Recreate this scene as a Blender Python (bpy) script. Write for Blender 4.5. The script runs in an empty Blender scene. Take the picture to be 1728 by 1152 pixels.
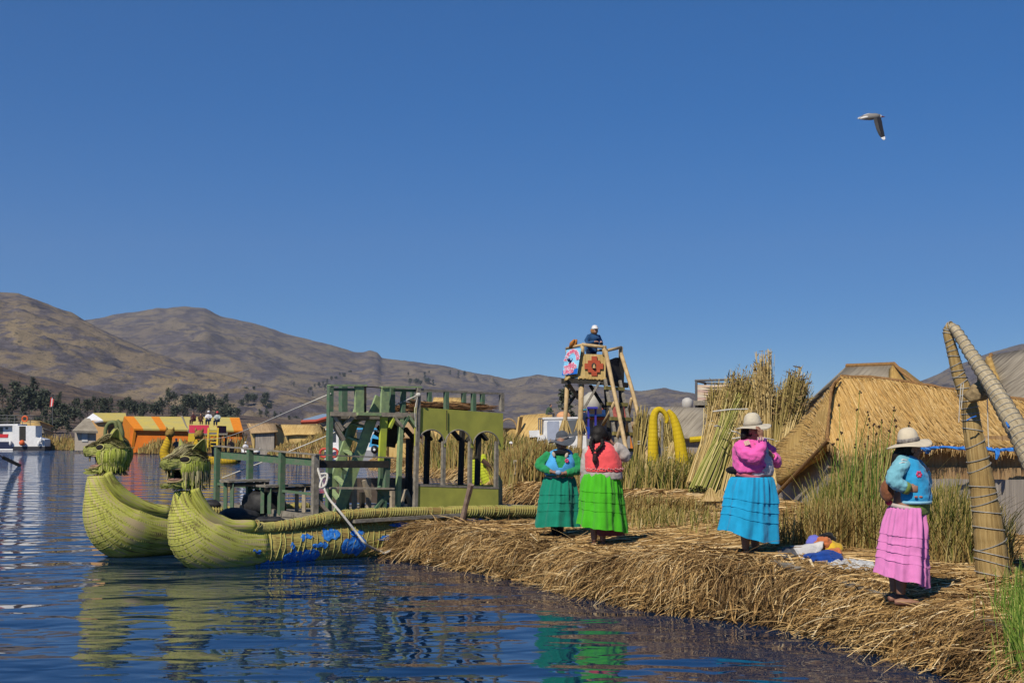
import bpy, math, random
import numpy as np
from mathutils import Vector, Matrix, noise as mnoise

random.seed(7); RNG = np.random.default_rng(7)
SC = bpy.context.scene
COL = SC.collection
V = Vector
PI = math.pi

# ------------------------------------------------------------------ camera
FPX, CX, CY = 2160.0, 864.0, 576.0          # focal length in photo pixels (45 mm lens)
CAMH = 2.0
PITCH = math.atan(160.0/2160.0)
cam_d = bpy.data.cameras.new('camera'); cam = bpy.data.objects.new('camera', cam_d); COL.objects.link(cam)
cam_d.sensor_width = 36.0; cam_d.lens = 45.0; cam_d.clip_start = 0.1; cam_d.clip_end = 20000
cam.location = (0, 0, CAMH); cam.rotation_euler = (PI/2 + PITCH, 0, 0)
SC.camera = cam
_f = V((0, math.cos(PITCH), math.sin(PITCH))); _u = V((0, -math.sin(PITCH), math.cos(PITCH)))

def ray(px, py):
    return V(((px-CX)/FPX, 0, 0)) + _u*((CY-py)/FPX) + _f
def P(px, py, Y):                            # point on the pixel's ray at depth Y
    r = ray(px, py); return V((0, 0, CAMH)) + r*(Y/r.y)
def G(px, py, z=0.0):                        # where the pixel's ray meets height z
    r = ray(px, py); return V((0, 0, CAMH)) + r*((z-CAMH)/r.z)
def plane(A, B):                             # vertical plane through ground points A,B -> pixel lookup
    A = V((A[0], A[1], 0)); B = V((B[0], B[1], 0)); n = V((-(B-A).y, (B-A).x, 0)).normalized()
    def f(px, py, off=0.0):
        r = ray(px, py); t = (A+n*off-V((0, 0, 0))).dot(n)/r.dot(n); return V((0, 0, CAMH)) + r*t
    return f
def proj(p):
    d = V(p)-V((0, 0, CAMH)); y = d.dot(_f); return CX+d.x/y*FPX, CY-d.dot(_u)/y*FPX

# ------------------------------------------------------------------ light
SUN_AZ, SUN_EL = math.radians(208), math.radians(44)
sd = V((math.sin(SUN_AZ)*math.cos(SUN_EL), math.cos(SUN_AZ)*math.cos(SUN_EL), math.sin(SUN_EL)))
sun_d = bpy.data.lights.new('sun', 'SUN'); sun_d.energy = 4.9; sun_d.angle = math.radians(0.5); sun_d.color = (1.0, 0.91, 0.77)
sun = bpy.data.objects.new('sun', sun_d); COL.objects.link(sun)
sun.rotation_euler = sd.to_track_quat('Z', 'Y').to_euler(); sun.location = (-20, -20, 40)
W = bpy.data.worlds.new('World'); SC.world = W; W.use_nodes = True
wn = W.node_tree.nodes; wl = W.node_tree.links
bg = wn.get('Background') or wn.new('ShaderNodeBackground')
sky = wn.new('ShaderNodeTexSky'); sky.sky_type = 'NISHITA'; sky.sun_disc = False
sky.sun_elevation = SUN_EL; sky.sun_rotation = SUN_AZ
sky.altitude = 3800; sky.air_density = 1.0; sky.dust_density = 0.1; sky.ozone_density = 6.0
hs = wn.new('ShaderNodeHueSaturation'); hs.inputs['Saturation'].default_value = 1.52; hs.inputs['Hue'].default_value = .508
gm = wn.new('ShaderNodeGamma'); gm.inputs[1].default_value = .74; wl.new(sky.outputs[0], gm.inputs[0]); wl.new(gm.outputs[0], hs.inputs['Color']); wl.new(hs.outputs[0], bg.inputs[0]); bg.inputs[1].default_value = 0.148
SC.view_settings.view_transform = 'Standard'; SC.view_settings.look = 'None'
SC.view_settings.exposure = 0.0; SC.view_settings.gamma = 1.0
SC.cycles.max_bounces = 6; SC.cycles.diffuse_bounces = 2; SC.cycles.glossy_bounces = 3; SC.cycles.transmission_bounces = 4
SC.cycles.use_denoising = True

# ------------------------------------------------------------------ mesh builder
class MB:
    def __init__(self): self.v = []; self.f = []; self.uv = []; self.mi = []; self.m = 0
    def add(self, vs, fs, uvs=None):
        o = len(self.v); self.v += [tuple(p) for p in vs]
        for k, f in enumerate(fs):
            self.f.append(tuple(i+o for i in f)); self.mi.append(self.m)
            self.uv.append(uvs[k] if uvs else None)
        return self
    def box(self, c, s, rz=0, M=None):
        c = V(c); h = V(s)*.5; R = M if M else Matrix.Rotation(rz, 3, 'Z')
        vs = [c + R @ V((x*h.x, y*h.y, z*h.z)) for x in (-1, 1) for y in (-1, 1) for z in (-1, 1)]
        fs = [(0, 1, 3, 2), (4, 6, 7, 5), (0, 4, 5, 1), (2, 3, 7, 6), (0, 2, 6, 4), (1, 5, 7, 3)]
        d = (s[1], s[2]), (s[1], s[2]), (s[0], s[2]), (s[0], s[2]), (s[0], s[1]), (s[0], s[1])
        return self.add(vs, fs, [[(0, 0), (0, b), (a, b), (a, 0)] if k in (0, 3, 4, 5) else [(0, 0), (a, 0), (a, b), (0, b)] for k, (a, b) in enumerate(d)])
    def beam(self, p0, p1, w, h, up=(0, 0, 1)):          # w across (perp. to up), h along up
        p0 = V(p0); p1 = V(p1); d = (p1-p0); L = d.length; d.normalize(); up = V(up)
        if abs(d.dot(up)) > .98: up = V((0, 1, 0)) if abs(d.y) < .9 else V((1, 0, 0))
        s = d.cross(up).normalized(); u = s.cross(d).normalized()
        vs = [p+s*(a*w/2)+u*(b*h/2) for p in (p0, p1) for a, b in ((-1, -1), (1, -1), (1, 1), (-1, 1))]
        fs = [(0, 1, 5, 4), (1, 2, 6, 5), (2, 3, 7, 6), (3, 0, 4, 7), (3, 2, 1, 0), (4, 5, 6, 7)]
        k = random.random()*5
        uv = [[(k, 0), (k+q, 0), (k+q, L), (k, L)] for q in (w, h, w, h)] + [[(0, 0), (w, 0), (w, h), (0, h)]]*2
        return self.add(vs, fs, uv)
    def tube(self, path, rad, n=8, cap=True, sq=None, wob=0, v0=0.0):
        path = [V(p) for p in path]; m = len(path)
        if not hasattr(rad, '__len__'): rad = [rad]*m
        T = [(path[min(i+1, m-1)]-path[max(i-1, 0)]).normalized() for i in range(m)]
        ref = V((0, 0, 1)) if abs(T[0].z) < .9 else V((0, 1, 0))
        s = T[0].cross(ref).normalized(); vs = []; L = v0; Ls = []
        for i in range(m):
            if i: L += (path[i]-path[i-1]).length
            Ls.append(L)
            s = (s - T[i]*s.dot(T[i])).normalized(); u = T[i].cross(s)
            for k in range(n):
                a = 2*PI*k/n; r = rad[i]*(1+wob*random.uniform(-1, 1)); q = sq if sq else (1, 1)
                vs.append(path[i]+s*(math.cos(a)*r*q[0])+u*(math.sin(a)*r*q[1]))
        fs = []; uv = []
        for i in range(m-1):
            for k in range(n):
                k2 = (k+1) % n; fs.append((i*n+k, i*n+k2, (i+1)*n+k2, (i+1)*n+k))
                c = 2*PI*max(rad[i], .001); uv.append([(k/n*c, Ls[i]), ((k+1)/n*c, Ls[i]), ((k+1)/n*c, Ls[i+1]), (k/n*c, Ls[i+1])])
        if cap:
            fs += [tuple(range(n-1, -1, -1)), tuple(range((m-1)*n, m*n))]
            uv += [[(math.cos(2*PI*k/n)*.1, math.sin(2*PI*k/n)*.1) for k in range(n)]]*2
        return self.add(vs, fs, uv)
    def panel(self, poly, th=.02, udir=None, side=None):   # flat polygon extruded by th along its normal; uv: v along udir
        poly = [V(p) for p in poly]; n = len(poly); c = sum(poly, V())/n
        nr = V()
        for i in range(n): nr += (poly[i]-c).cross(poly[(i+1) % n]-c)
        nr.normalize()
        if side is not None and nr.dot(V(side)) < 0: poly.reverse(); nr = -nr
        ud = V(udir) if udir is not None else (poly[1]-poly[0])
        ud = (ud-nr*ud.dot(nr)).normalized(); us = ud.cross(nr)
        q = lambda p: ((p-c).dot(us)+50, (p-c).dot(ud)+50)
        vs = poly+[p-nr*th for p in poly]
        fs = [tuple(range(n)), tuple(range(2*n-1, n-1, -1))]; uv = [[q(p) for p in poly], [q(p) for p in reversed(poly)]]
        for i in range(n):
            j = (i+1) % n; fs.append((j, i, i+n, j+n)); uv.append([q(poly[j]), q(poly[i]), q(poly[i]-us*th), q(poly[j]-us*th)])
        return self.add(vs, fs, uv)
    def grid(self, fn, nu, nv, wrap=False, uvs=(1, 1)):    # fn(u,v)->point, u,v in 0..1
        vs = [fn(i/(nu if wrap else nu-1), j/(nv-1)) for j in range(nv) for i in range(nu)]
        fs = []; uv = []
        for j in range(nv-1):
            for i in range(nu if wrap else nu-1):
                i2 = (i+1) % nu; fs.append((j*nu+i, j*nu+i2, (j+1)*nu+i2, (j+1)*nu+i))
                a, b = i/nu*uvs[0], (i+1)/nu*uvs[0]; c, d = j/nv*uvs[1], (j+1)/nv*uvs[1]
                uv.append([(a, c), (b, c), (b, d), (a, d)])
        return self.add(vs, fs, uv)
    def lathe(self, prof, n=24, c=(0, 0, 0), sx=1, sy=1, fn=None):   # prof: (r,z); fn(a,r,z)->(r,z)
        c = V(c); vs = []; m = len(prof)
        for r, z in prof:
            for k in range(n):
                a = 2*PI*k/n; rr, zz = fn(a, r, z) if fn else (r, z)
                vs.append(c+V((math.cos(a)*rr*sx, math.sin(a)*rr*sy, zz)))
        fs = []; uv = []
        for i in range(m-1):
            for k in range(n):
                k2 = (k+1) % n; fs.append((i*n+k, i*n+k2, (i+1)*n+k2, (i+1)*n+k))
                uv.append([(k/n, i/m), ((k+1)/n, i/m), ((k+1)/n, (i+1)/m), (k/n, (i+1)/m)])
        return self.add(vs, fs, uv)
    def ell(self, c, r, n=14, m=9, R=None, fn=None):
        c = V(c); vs = []
        for j in range(m+1):
            t = PI*j/m
            for k in range(n):
                a = 2*PI*k/n; q = V((math.sin(t)*math.cos(a)*r[0], math.sin(t)*math.sin(a)*r[1], -math.cos(t)*r[2]))
                if fn: q = fn(q)
                vs.append(c+(R @ q if R else q))
        fs = []; uv = []
        for j in range(m):
            for k in range(n):
                k2 = (k+1) % n; fs.append((j*n+k, j*n+k2, (j+1)*n+k2, (j+1)*n+k))
                uv.append([(k/n, j/m), ((k+1)/n, j/m), ((k+1)/n, (j+1)/m), (k/n, (j+1)/m)])
        return self.add(vs, fs, uv)
    def loft(self, secs, n=20, rot=0.0, skip=None):        # secs: (cx,cy,z,rx,ry); skip(a, z) drops faces
        vs = []; m = len(secs); cr = math.cos(rot); sr = math.sin(rot)
        for cx, cy, z, rx, ry in secs:
            for k in range(n):
                a = 2*PI*k/n; x, y = math.cos(a)*rx, math.sin(a)*ry
                vs.append((cx+x*cr-y*sr, cy+x*sr+y*cr, z))
        fs = []
        for i in range(m-1):
            for k in range(n):
                if skip and skip(2*PI*(k+.5)/n+rot, (secs[i][2]+secs[i+1][2])/2): continue
                k2 = (k+1) % n; fs.append((i*n+k, i*n+k2, (i+1)*n+k2, (i+1)*n+k))
        if not skip: fs += [tuple(range(n-1, -1, -1)), tuple(range((m-1)*n, m*n))]
        return self.add(vs, fs)
    def merge(self, o): return self.add(o.v, o.f, o.uv)
    def xf(self, fn): self.v = [tuple(fn(V(p))) for p in self.v]; return self
    def build(self, name, mats, parent=None, smooth=False, **kw):
        me = bpy.data.meshes.new(name)
        piv = V((0, 0, 0))
        if parent is not None: piv = parent.matrix_basis.translation.copy()
        if parent is not None and parent.parent is not None: piv = piv+parent.parent.matrix_basis.translation
        vs = self.v
        if kw.pop('local', False): piv = V((0, 0, 0))
        if piv.length > 0: vs = [(a-piv.x, b-piv.y, c-piv.z) for a, b, c in vs]
        me.from_pydata(vs, [], self.f); me.update()
        if not isinstance(mats, (list, tuple)): mats = [mats]
        for m in mats: me.materials.append(m)
        if len(mats) > 1: me.polygons.foreach_set('material_index', self.mi)
        if any(u is not None for u in self.uv):
            l = me.uv_layers.new(name='UVMap'); flat = []
            for f, u in zip(self.f, self.uv):
                for k in range(len(f)): flat += list(u[k]) if u else [0.0, 0.0]
            l.data.foreach_set('uv', flat)
        if smooth: me.polygons.foreach_set('use_smooth', [True]*len(me.polygons))
        return link(name, me, parent, **kw)

def link(name, me, parent=None, **kw):
    o = bpy.data.objects.new(name, me); COL.objects.link(o)
    if parent is not None: o.parent = parent
    for k, v in kw.items():
        if v is not None: o[k] = v
    return o
def empty(name, loc, label, cat, group=None, rz=0):
    o = bpy.data.objects.new(name, None); COL.objects.link(o); o.empty_display_size = .1
    o.location = loc; o.rotation_euler = (0, 0, rz); o['label'] = label; o['category'] = cat
    if group: o['group'] = group
    return o
def copy_tree(o, loc=None, rz=None, label=None, sc=None, parent=None):
    c = o.copy(); COL.objects.link(c)
    if parent is not None: c.parent = parent
    if loc is not None: c.location = loc
    if rz is not None: c.rotation_euler = (0, 0, rz)
    if sc is not None: c.scale = sc if hasattr(sc, '__len__') else (sc, sc, sc)
    if label: c['label'] = label
    for ch in list(o.children): copy_tree(ch, parent=c)
    return c
def remesh(mb, vox, smooth_it=3, disp=0.0, dsc=8.0):       # fuse the builder's closed shapes into one continuous skin
    me = bpy.data.meshes.new('tmp'); me.from_pydata(mb.v, [], mb.f); me.update()
    o = bpy.data.objects.new('tmp', me); COL.objects.link(o)
    md = o.modifiers.new('r', 'REMESH'); md.mode = 'VOXEL'; md.voxel_size = vox
    if smooth_it:
        s = o.modifiers.new('s', 'SMOOTH'); s.iterations = smooth_it; s.factor = .5
    dg = bpy.context.evaluated_depsgraph_get(); ev = o.evaluated_get(dg)
    me2 = bpy.data.meshes.new_from_object(ev)
    out = MB(); out.v = [tuple(v.co) for v in me2.vertices]; nr = [v.normal.copy() for v in me2.vertices]
    if disp:
        out.v = [tuple(V(p)+n*(disp*(mnoise.noise(V(p)*dsc)+.5*mnoise.noise(V(p)*dsc*2.3)))) for p, n in zip(out.v, nr)]
    out.f = [tuple(p.vertices) for p in me2.polygons]; out.uv = [None]*len(out.f); out.mi = [0]*len(out.f)
    bpy.data.objects.remove(o); bpy.data.meshes.remove(me); bpy.data.meshes.remove(me2)
    return out

# ------------------------------------------------------------------ materials
MATS = {}
def _new(name):
    m = bpy.data.materials.new(name); m.use_nodes = True; n = m.node_tree.nodes; l = m.node_tree.links
    b = n.get('Principled BSDF'); MATS[name] = m
    return m, n, l, b
def _ramp(n, l, src, stops):
    r = n.new('ShaderNodeValToRGB'); e = r.color_ramp.elements
    while len(e) < len(stops): e.new(.5)
    for k, (p, c) in enumerate(stops): e[k].position = p; e[k].color = (*c, 1)
    l.new(src, r.inputs[0]); return r
def _bump(n, l, b, src, s, d=.02):
    bp = n.new('ShaderNodeBump'); bp.inputs['Strength'].default_value = s; bp.inputs['Distance'].default_value = d
    l.new(src, bp.inputs['Height']); l.new(bp.outputs[0], b.inputs['Normal'])
def plain(name, c1, c2=None, scale=6.0, rough=.8, bump=.0, metal=0.0, det=5.0, bd=.02):
    m, n, l, b = _new(name); b.inputs['Roughness'].default_value = rough; b.inputs['Metallic'].default_value = metal
    b.inputs['Specular IOR Level'].default_value = .3
    c2 = c2 or tuple(x*.7 for x in c1)
    tc = n.new('ShaderNodeTexCoord'); nz = n.new('ShaderNodeTexNoise'); nz.inputs['Scale'].default_value = scale; nz.inputs['Detail'].default_value = det
    l.new(tc.outputs['Object'], nz.inputs['Vector'])
    r = _ramp(n, l, nz.outputs[0], [(.3, c2), (.68, c1)]); l.new(r.outputs[0], b.inputs['Base Color'])
    if bump: _bump(n, l, b, nz.outputs[0], bump, bd)
    return m
def cloth(name, c, var=.75, rough=.9, weave=260, fold=9, zs=1.0):
    m, n, l, b = _new(name); b.inputs['Roughness'].default_value = rough; b.inputs['Specular IOR Level'].default_value = .15
    b.inputs['Sheen Weight'].default_value = .15
    tc = n.new('ShaderNodeTexCoord'); nz = n.new('ShaderNodeTexNoise'); nz.inputs['Scale'].default_value = fold; nz.inputs['Detail'].default_value = 5
    mp = n.new('ShaderNodeMapping'); mp.inputs['Scale'].default_value = (1, 1, zs); l.new(tc.outputs['Object'], mp.inputs[0]); l.new(mp.outputs[0], nz.inputs['Vector'])
    r = _ramp(n, l, nz.outputs[0], [(.3, tuple(x*var for x in c)), (.65, c)]); l.new(r.outputs[0], b.inputs['Base Color'])
    n2 = n.new('ShaderNodeTexNoise'); n2.inputs['Scale'].default_value = weave; l.new(tc.outputs['Object'], n2.inputs['Vector'])
    mx = n.new('ShaderNodeMath'); mx.operation = 'MULTIPLY_ADD'; mx.inputs[1].default_value = .12; l.new(n2.outputs[0], mx.inputs[0]); l.new(nz.outputs[0], mx.inputs[2])
    _bump(n, l, b, mx.outputs[0], .5, .02)
    return m
def strand(name, stops, rough=.75, transl=0.0):            # one tone per blade
    m, n, l, b = _new(name); b.inputs['Roughness'].default_value = rough; b.inputs['Specular IOR Level'].default_value = .25
    g = n.new('ShaderNodeNewGeometry'); r = _ramp(n, l, g.outputs['Random Per Island'], stops); l.new(r.outputs[0], b.inputs['Base Color'])
    return m
def fibre(name, stops, sx=40.0, sy=1.2, ang=0.0, bands=0.0, bandc=None, bandw=.35, rough=.8, bump=.6, streak=.0, bd=.012, patch=1.3):
    # reed fibres running along uv.v; optional tied bands across
    m, n, l, b = _new(name); b.inputs['Roughness'].default_value = rough; b.inputs['Specular IOR Level'].default_value = .2
    tc = n.new('ShaderNodeTexCoord'); mp = n.new('ShaderNodeMapping'); l.new(tc.outputs['UV'], mp.inputs[0])
    mp.inputs['Rotation'].default_value = (0, 0, ang)
    m2 = n.new('ShaderNodeMapping'); m2.inputs['Scale'].default_value = (sx, sy, 1); l.new(mp.outputs[0], m2.inputs[0])
    nz = n.new('ShaderNodeTexNoise'); nz.inputs['Scale'].default_value = 1; nz.inputs['Detail'].default_value = 3; nz.inputs['Roughness'].default_value = .6
    l.new(m2.outputs[0], nz.inputs['Vector'])
    pn = n.new('ShaderNodeTexNoise'); pn.inputs['Scale'].default_value = patch; pn.inputs['Detail'].default_value = 4; l.new(tc.outputs['Object'], pn.inputs['Vector'])
    ad = n.new('ShaderNodeMath'); ad.operation = 'MULTIPLY_ADD'; ad.inputs[1].default_value = .55; l.new(pn.outputs[0], ad.inputs[0])
    sb = n.new('ShaderNodeMath'); sb.operation = 'SUBTRACT'; sb.inputs[1].default_value = .27; l.new(nz.outputs[0], sb.inputs[0]); l.new(sb.outputs[0], ad.inputs[2])
    r = _ramp(n, l, ad.outputs[0], stops); col = r.outputs[0]; h = nz.outputs[0]
    if bands:
        wv = n.new('ShaderNodeTexWave'); wv.bands_direction = 'Y'; wv.inputs['Scale'].default_value = bands; wv.inputs['Distortion'].default_value = .6
        wv.inputs['Detail'].default_value = 1; wv.inputs['Detail Scale'].default_value = .7
        l.new(tc.outputs['UV'], wv.inputs['Vector'])
        rr = _ramp(n, l, wv.outputs['Fac'], [(1-bandw-.12, (0, 0, 0)), (1-bandw+.12, (1, 1, 1))])
        mx = n.new('ShaderNodeMix'); mx.data_type = 'RGBA'; l.new(rr.outputs[0], mx.inputs[0]); l.new(col, mx.inputs[6]); mx.inputs[7].default_value = (*bandc, 1)
        if bandc[0] < 0:
            pass
        col = mx.outputs[2]
        a2 = n.new('ShaderNodeMath'); a2.operation = 'ADD'; l.new(rr.outputs[0], a2.inputs[0]); l.new(nz.outputs[0], a2.inputs[1]); h = a2.outputs[0]
    l.new(col, b.inputs['Base Color']); _bump(n, l, b, h, bump, bd)
    return m
# ------------------------------------------------------------------ noise helpers (numpy)
def vnoise(x, y, seed=0):
    xi = np.floor(x).astype(np.int64); yi = np.floor(y).astype(np.int64); xf = x-xi; yf = y-yi
    def h(a, b):
        q = (a*374761393 + b*668265263 + seed*974711) & 0x7fffffff
        q = ((q ^ (q >> 13))*1274126177) & 0x7fffffff
        return ((q ^ (q >> 16)) & 0xffff)/65535.0
    u = xf*xf*(3-2*xf); w = yf*yf*(3-2*yf)
    return (h(xi, yi)*(1-u)+h(xi+1, yi)*u)*(1-w)+(h(xi, yi+1)*(1-u)+h(xi+1, yi+1)*u)*w
def fbm(x, y, o=4, seed=0, rid=False):
    s = 0; a = 1; t = 0
    for k in range(o):
        q = vnoise(x*2**k+k*17.3, y*2**k+k*9.1, seed+k)
        if rid: q = 1-np.abs(2*q-1)
        s = s+a*q; t += a; a *= .5
    return s/t

def np_mesh(name, verts, faces, mat, smooth=False, **kw):
    me = bpy.data.meshes.new(name)
    nv, nf = len(verts), len(faces); k = faces.shape[1]
    me.vertices.add(nv); me.vertices.foreach_set('co', np.asarray(verts, dtype=np.float32).ravel())
    me.loops.add(nf*k); me.loops.foreach_set('vertex_index', faces.astype(np.int32).ravel())
    me.polygons.add(nf); me.polygons.foreach_set('loop_start', np.arange(0, nf*k, k, dtype=np.int32))
    me.polygons.foreach_set('loop_total', np.full(nf, k, dtype=np.int32))
    if smooth: me.polygons.foreach_set('use_smooth', np.ones(nf, dtype=bool))
    me.update(calc_edges=True); me.materials.append(mat)
    par = kw.pop('parent', None)
    return link(name, me, par, **kw)

# ------------------------------------------------------------------ water
def water_mat():
    m, n, l, b = _new('lake_water')
    b.inputs['Base Color'].default_value = (.004, .020, .058, 1); b.inputs['Roughness'].default_value = .02
    b.inputs['IOR'].default_value = 1.33; b.inputs['Specular IOR Level'].default_value = .5
    tc = n.new('ShaderNodeTexCoord')
    def nz(sx, sy, det, rot=0.0, dist=0.0):
        mp = n.new('ShaderNodeMapping'); mp.inputs['Scale'].default_value = (sx, sy, 1); mp.inputs['Rotation'].default_value = (0, 0, rot)
        l.new(tc.outputs['Object'], mp.inputs[0]); t = n.new('ShaderNodeTexNoise'); t.inputs['Scale'].default_value = 1
        t.inputs['Detail'].default_value = det; t.inputs['Roughness'].default_value = .45; t.inputs['Distortion'].default_value = dist
        l.new(mp.outputs[0], t.inputs['Vector']); return t.outputs[0]
    sp = n.new('ShaderNodeSeparateXYZ'); l.new(tc.outputs['Object'], sp.inputs[0])
    mr = n.new('ShaderNodeMapRange'); mr.inputs[1].default_value = 16; mr.inputs[2].default_value = 55; mr.inputs[3].default_value = .55; mr.inputs[4].default_value = 2.8; l.new(sp.outputs[1], mr.inputs[0])   # calm in the lee, wind ripples further out
    def bump(src, dist, prev=None):
        bp = n.new('ShaderNodeBump'); bp.inputs['Strength'].default_value = 1; mu = n.new('ShaderNodeMath'); mu.operation = 'MULTIPLY'; mu.inputs[1].default_value = dist; l.new(mr.outputs[0], mu.inputs[0]); l.new(mu.outputs[0], bp.inputs['Distance'])
        l.new(src, bp.inputs['Height'])
        if prev: l.new(prev, bp.inputs['Normal'])
        return bp.outputs[0]
    q = bump(nz(.45, .8, 1.5, .25, .4), .135)
    q = bump(nz(1.5, 2.4, 1.2, -.2, .5), .040, q)
    q = bump(nz(5, 8, 1, .3), .003, q)
    l.new(q, b.inputs['Normal'])
    return m
WATER = water_mat()
MB().add([(-900, -60, 0), (900, -60, 0), (900, 900, 0), (-900, 900, 0)], [(0, 1, 2, 3)]).build('lake_water', WATER, kind='structure')
bed = plain('lake_bed', (.02, .022, .02), scale=.4)
MB().add([(-900, -60, -3), (900, -60, -3), (900, 900, -3), (-900, 900, -3)], [(0, 1, 2, 3)]).build('lake_bed', bed, kind='structure')

# ------------------------------------------------------------------ islands
EDGE = [(3.95, 5), (3.8, 9.5), (3.62, 10.7), (3.38, 11.6), (3.08, 12.7), (2.70, 13.7), (2.15, 14.2), (1.6, 14.8), (1.0, 15.9), (.29, 17.4), (-.3, 18.6), (-1.0, 19.8), (-2.0, 21.1)]
ISL = EDGE + [(-2.15, 21.5), (-1.7, 21.9), (0, 22.7), (1.3, 23.9), (2.1, 25.2), (2.2, 27), (1.6, 31), (.9, 37.0), (-.25, 38.8), (-.9, 46), (-1.3, 54), (-3.6, 63), (-5.8, 70), (-8, 76), (-10, 90), (-4, 118), (10, 150), (90, 150), (90, 5)]
def sdist(x, y, poly):
    x = np.asarray(x, float); y = np.asarray(y, float); d = np.full(x.shape, 1e9); ins = np.zeros(x.shape, bool)
    n = len(poly)
    for i in range(n):
        (ax, ay), (bx, by) = poly[i], poly[(i+1) % n]
        ex, ey = bx-ax, by-ay; t = np.clip(((x-ax)*ex+(y-ay)*ey)/(ex*ex+ey*ey), 0, 1)
        d = np.minimum(d, (x-ax-t*ex)**2+(y-ay-t*ey)**2)
        c = ((ay > y) != (by > y)); xx = ax+(y-ay)/(ey if ey else 1e-9)*ex
        ins ^= c & (x < xx)
    return np.where(ins, 1, -1)*np.sqrt(d)
def gtop(x, y):
    z = .5+.12*np.exp(-((x-2.9)**2+(y-15.2)**2)/3.5)+.27*np.exp(-((x-5)**2+(y-28)**2)/30)+.1*np.exp(-((x-7)**2+(y-19)**2)/12)
    z = z-.10*np.clip((11.3-y)/2, 0, 1)
    for fx, fy, fz, q in [(.67, 19.0, .47, .55), (1.18, 17.5, .50, .55), (2.78, 14.95, .60, .6), (3.62, 11.9, .455, .55), (.67, 18.2, .43, .6), (1.3, 16.7, .44, .6)]:
        w = np.exp(-((x-fx)**2+(y-fy)**2)/(q*q)); z = z+(fz-z)*w
    return z
def ground_np(x, y):
    x = np.asarray(x, float); y = np.asarray(y, float)
    w = np.where(y < 26, .55, .7)
    d = sdist(x, y, ISL)+.10*(fbm(x*1.7, y*1.7, 3, 3)-.5)*2
    f = 1-(1-np.clip(d/w, 0, 1))**2.6
    top = gtop(x, y)+.07*(fbm(x*.9, y*.9, 3, 5)-.5)+.05*(fbm(x*4, y*4, 2, 8)-.5)
    return np.where(d > 0, -.12+(top+.12)*f, np.maximum(-.12+d*1.5, -2))
def gz(x, y): return float(ground_np(np.array([x]), np.array([y]))[0])

def straw_ground_mat():
    m, n, l, b = _new('straw_ground'); b.inputs['Roughness'].default_value = .95; b.inputs['Specular IOR Level'].default_value = .1
    tc = n.new('ShaderNodeTexCoord'); g = n.new('ShaderNodeNewGeometry')
    nz = n.new('ShaderNodeTexNoise'); nz.inputs['Scale'].default_value = 22; nz.inputs['Detail'].default_value = 6; l.new(tc.outputs['Object'], nz.inputs['Vector'])
    r = _ramp(n, l, nz.outputs[0], [(.28, (.07, .04, .016)), (.5, (.22, .13, .05)), (.72, (.40, .26, .11))])
    sp = n.new('ShaderNodeSeparateXYZ'); l.new(g.outputs['Position'], sp.inputs[0])
    wet = _ramp(n, l, sp.outputs[2], [(.05, (1, 1, 1)), (.24, (0, 0, 0))])      # soaked band at the waterline
    mx = n.new('ShaderNodeMix'); mx.data_type = 'RGBA'; l.new(wet.outputs[0], mx.inputs[0]); l.new(r.outputs[0], mx.inputs[6]); mx.inputs[7].default_value = (.018, .013, .009, 1)
    l.new(mx.outputs[2], b.inputs['Base Color']); _bump(n, l, b, nz.outputs[0], 1.0, .05)
    return m
SG = straw_ground_mat()
def ground_grid(x0, x1, y0, y1, st, dz=0.0):
    xs = np.arange(x0, x1+st/2, st); ys = np.arange(y0, y1+st/2, st); X, Y = np.meshgrid(xs, ys)
    Z = ground_np(X, Y)+dz; nx, ny = len(xs), len(ys)
    i = np.arange(nx*ny).reshape(ny, nx); f = np.stack([i[:-1, :-1], i[:-1, 1:], i[1:, 1:], i[1:, :-1]], -1).reshape(-1, 4)
    zz = Z.ravel(); keep = (zz[f] > -.3).any(1)
    return np.stack([X.ravel(), Y.ravel(), zz], -1), f[keep]
va, fa = ground_grid(-3.2, 11, 7, 27, .06)
vb, fb = ground_grid(-12, 74, 27, 152, .55)
vc, fc = ground_grid(11, 20, 7, 27, .5)
vv = np.concatenate([va, vb, vc]); ff = np.concatenate([fa, fb+len(va), fc+len(va)+len(vb)])
np_mesh('island_ground', vv, ff, SG, smooth=True, kind='structure')

BANK = [(-95, 189), (-68, 188), (-60, 181), (-50, 160), (-41, 145), (-30.6, 148), (-25, 134), (-21.3, 120), (-16, 108), (-14.5, 112), (-17, 130), (-12, 140), (-5, 152), (60, 160), (60, 235), (-95, 235)]
def bank_np(x, y):
    d = sdist(x, y, BANK); return np.where(d > 0, np.minimum(.45, d*.6), -.4)+.15*(fbm(x*.3, y*.3, 2, 4)-.5)
xs = np.arange(-96, 62, 1.5); ys = np.arange(104, 236, 1.5); X, Y = np.meshgrid(xs, ys); Z = bank_np(X, Y)
i = np.arange(X.size).reshape(X.shape); f = np.stack([i[:-1, :-1], i[:-1, 1:], i[1:, 1:], i[1:, :-1]], -1).reshape(-1, 4)
zz = Z.ravel(); f = f[(zz[f] > -.3).any(1)]
np_mesh('far_bank_ground', np.stack([X.ravel(), Y.ravel(), zz], -1), f, SG, smooth=True, kind='structure')

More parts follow.
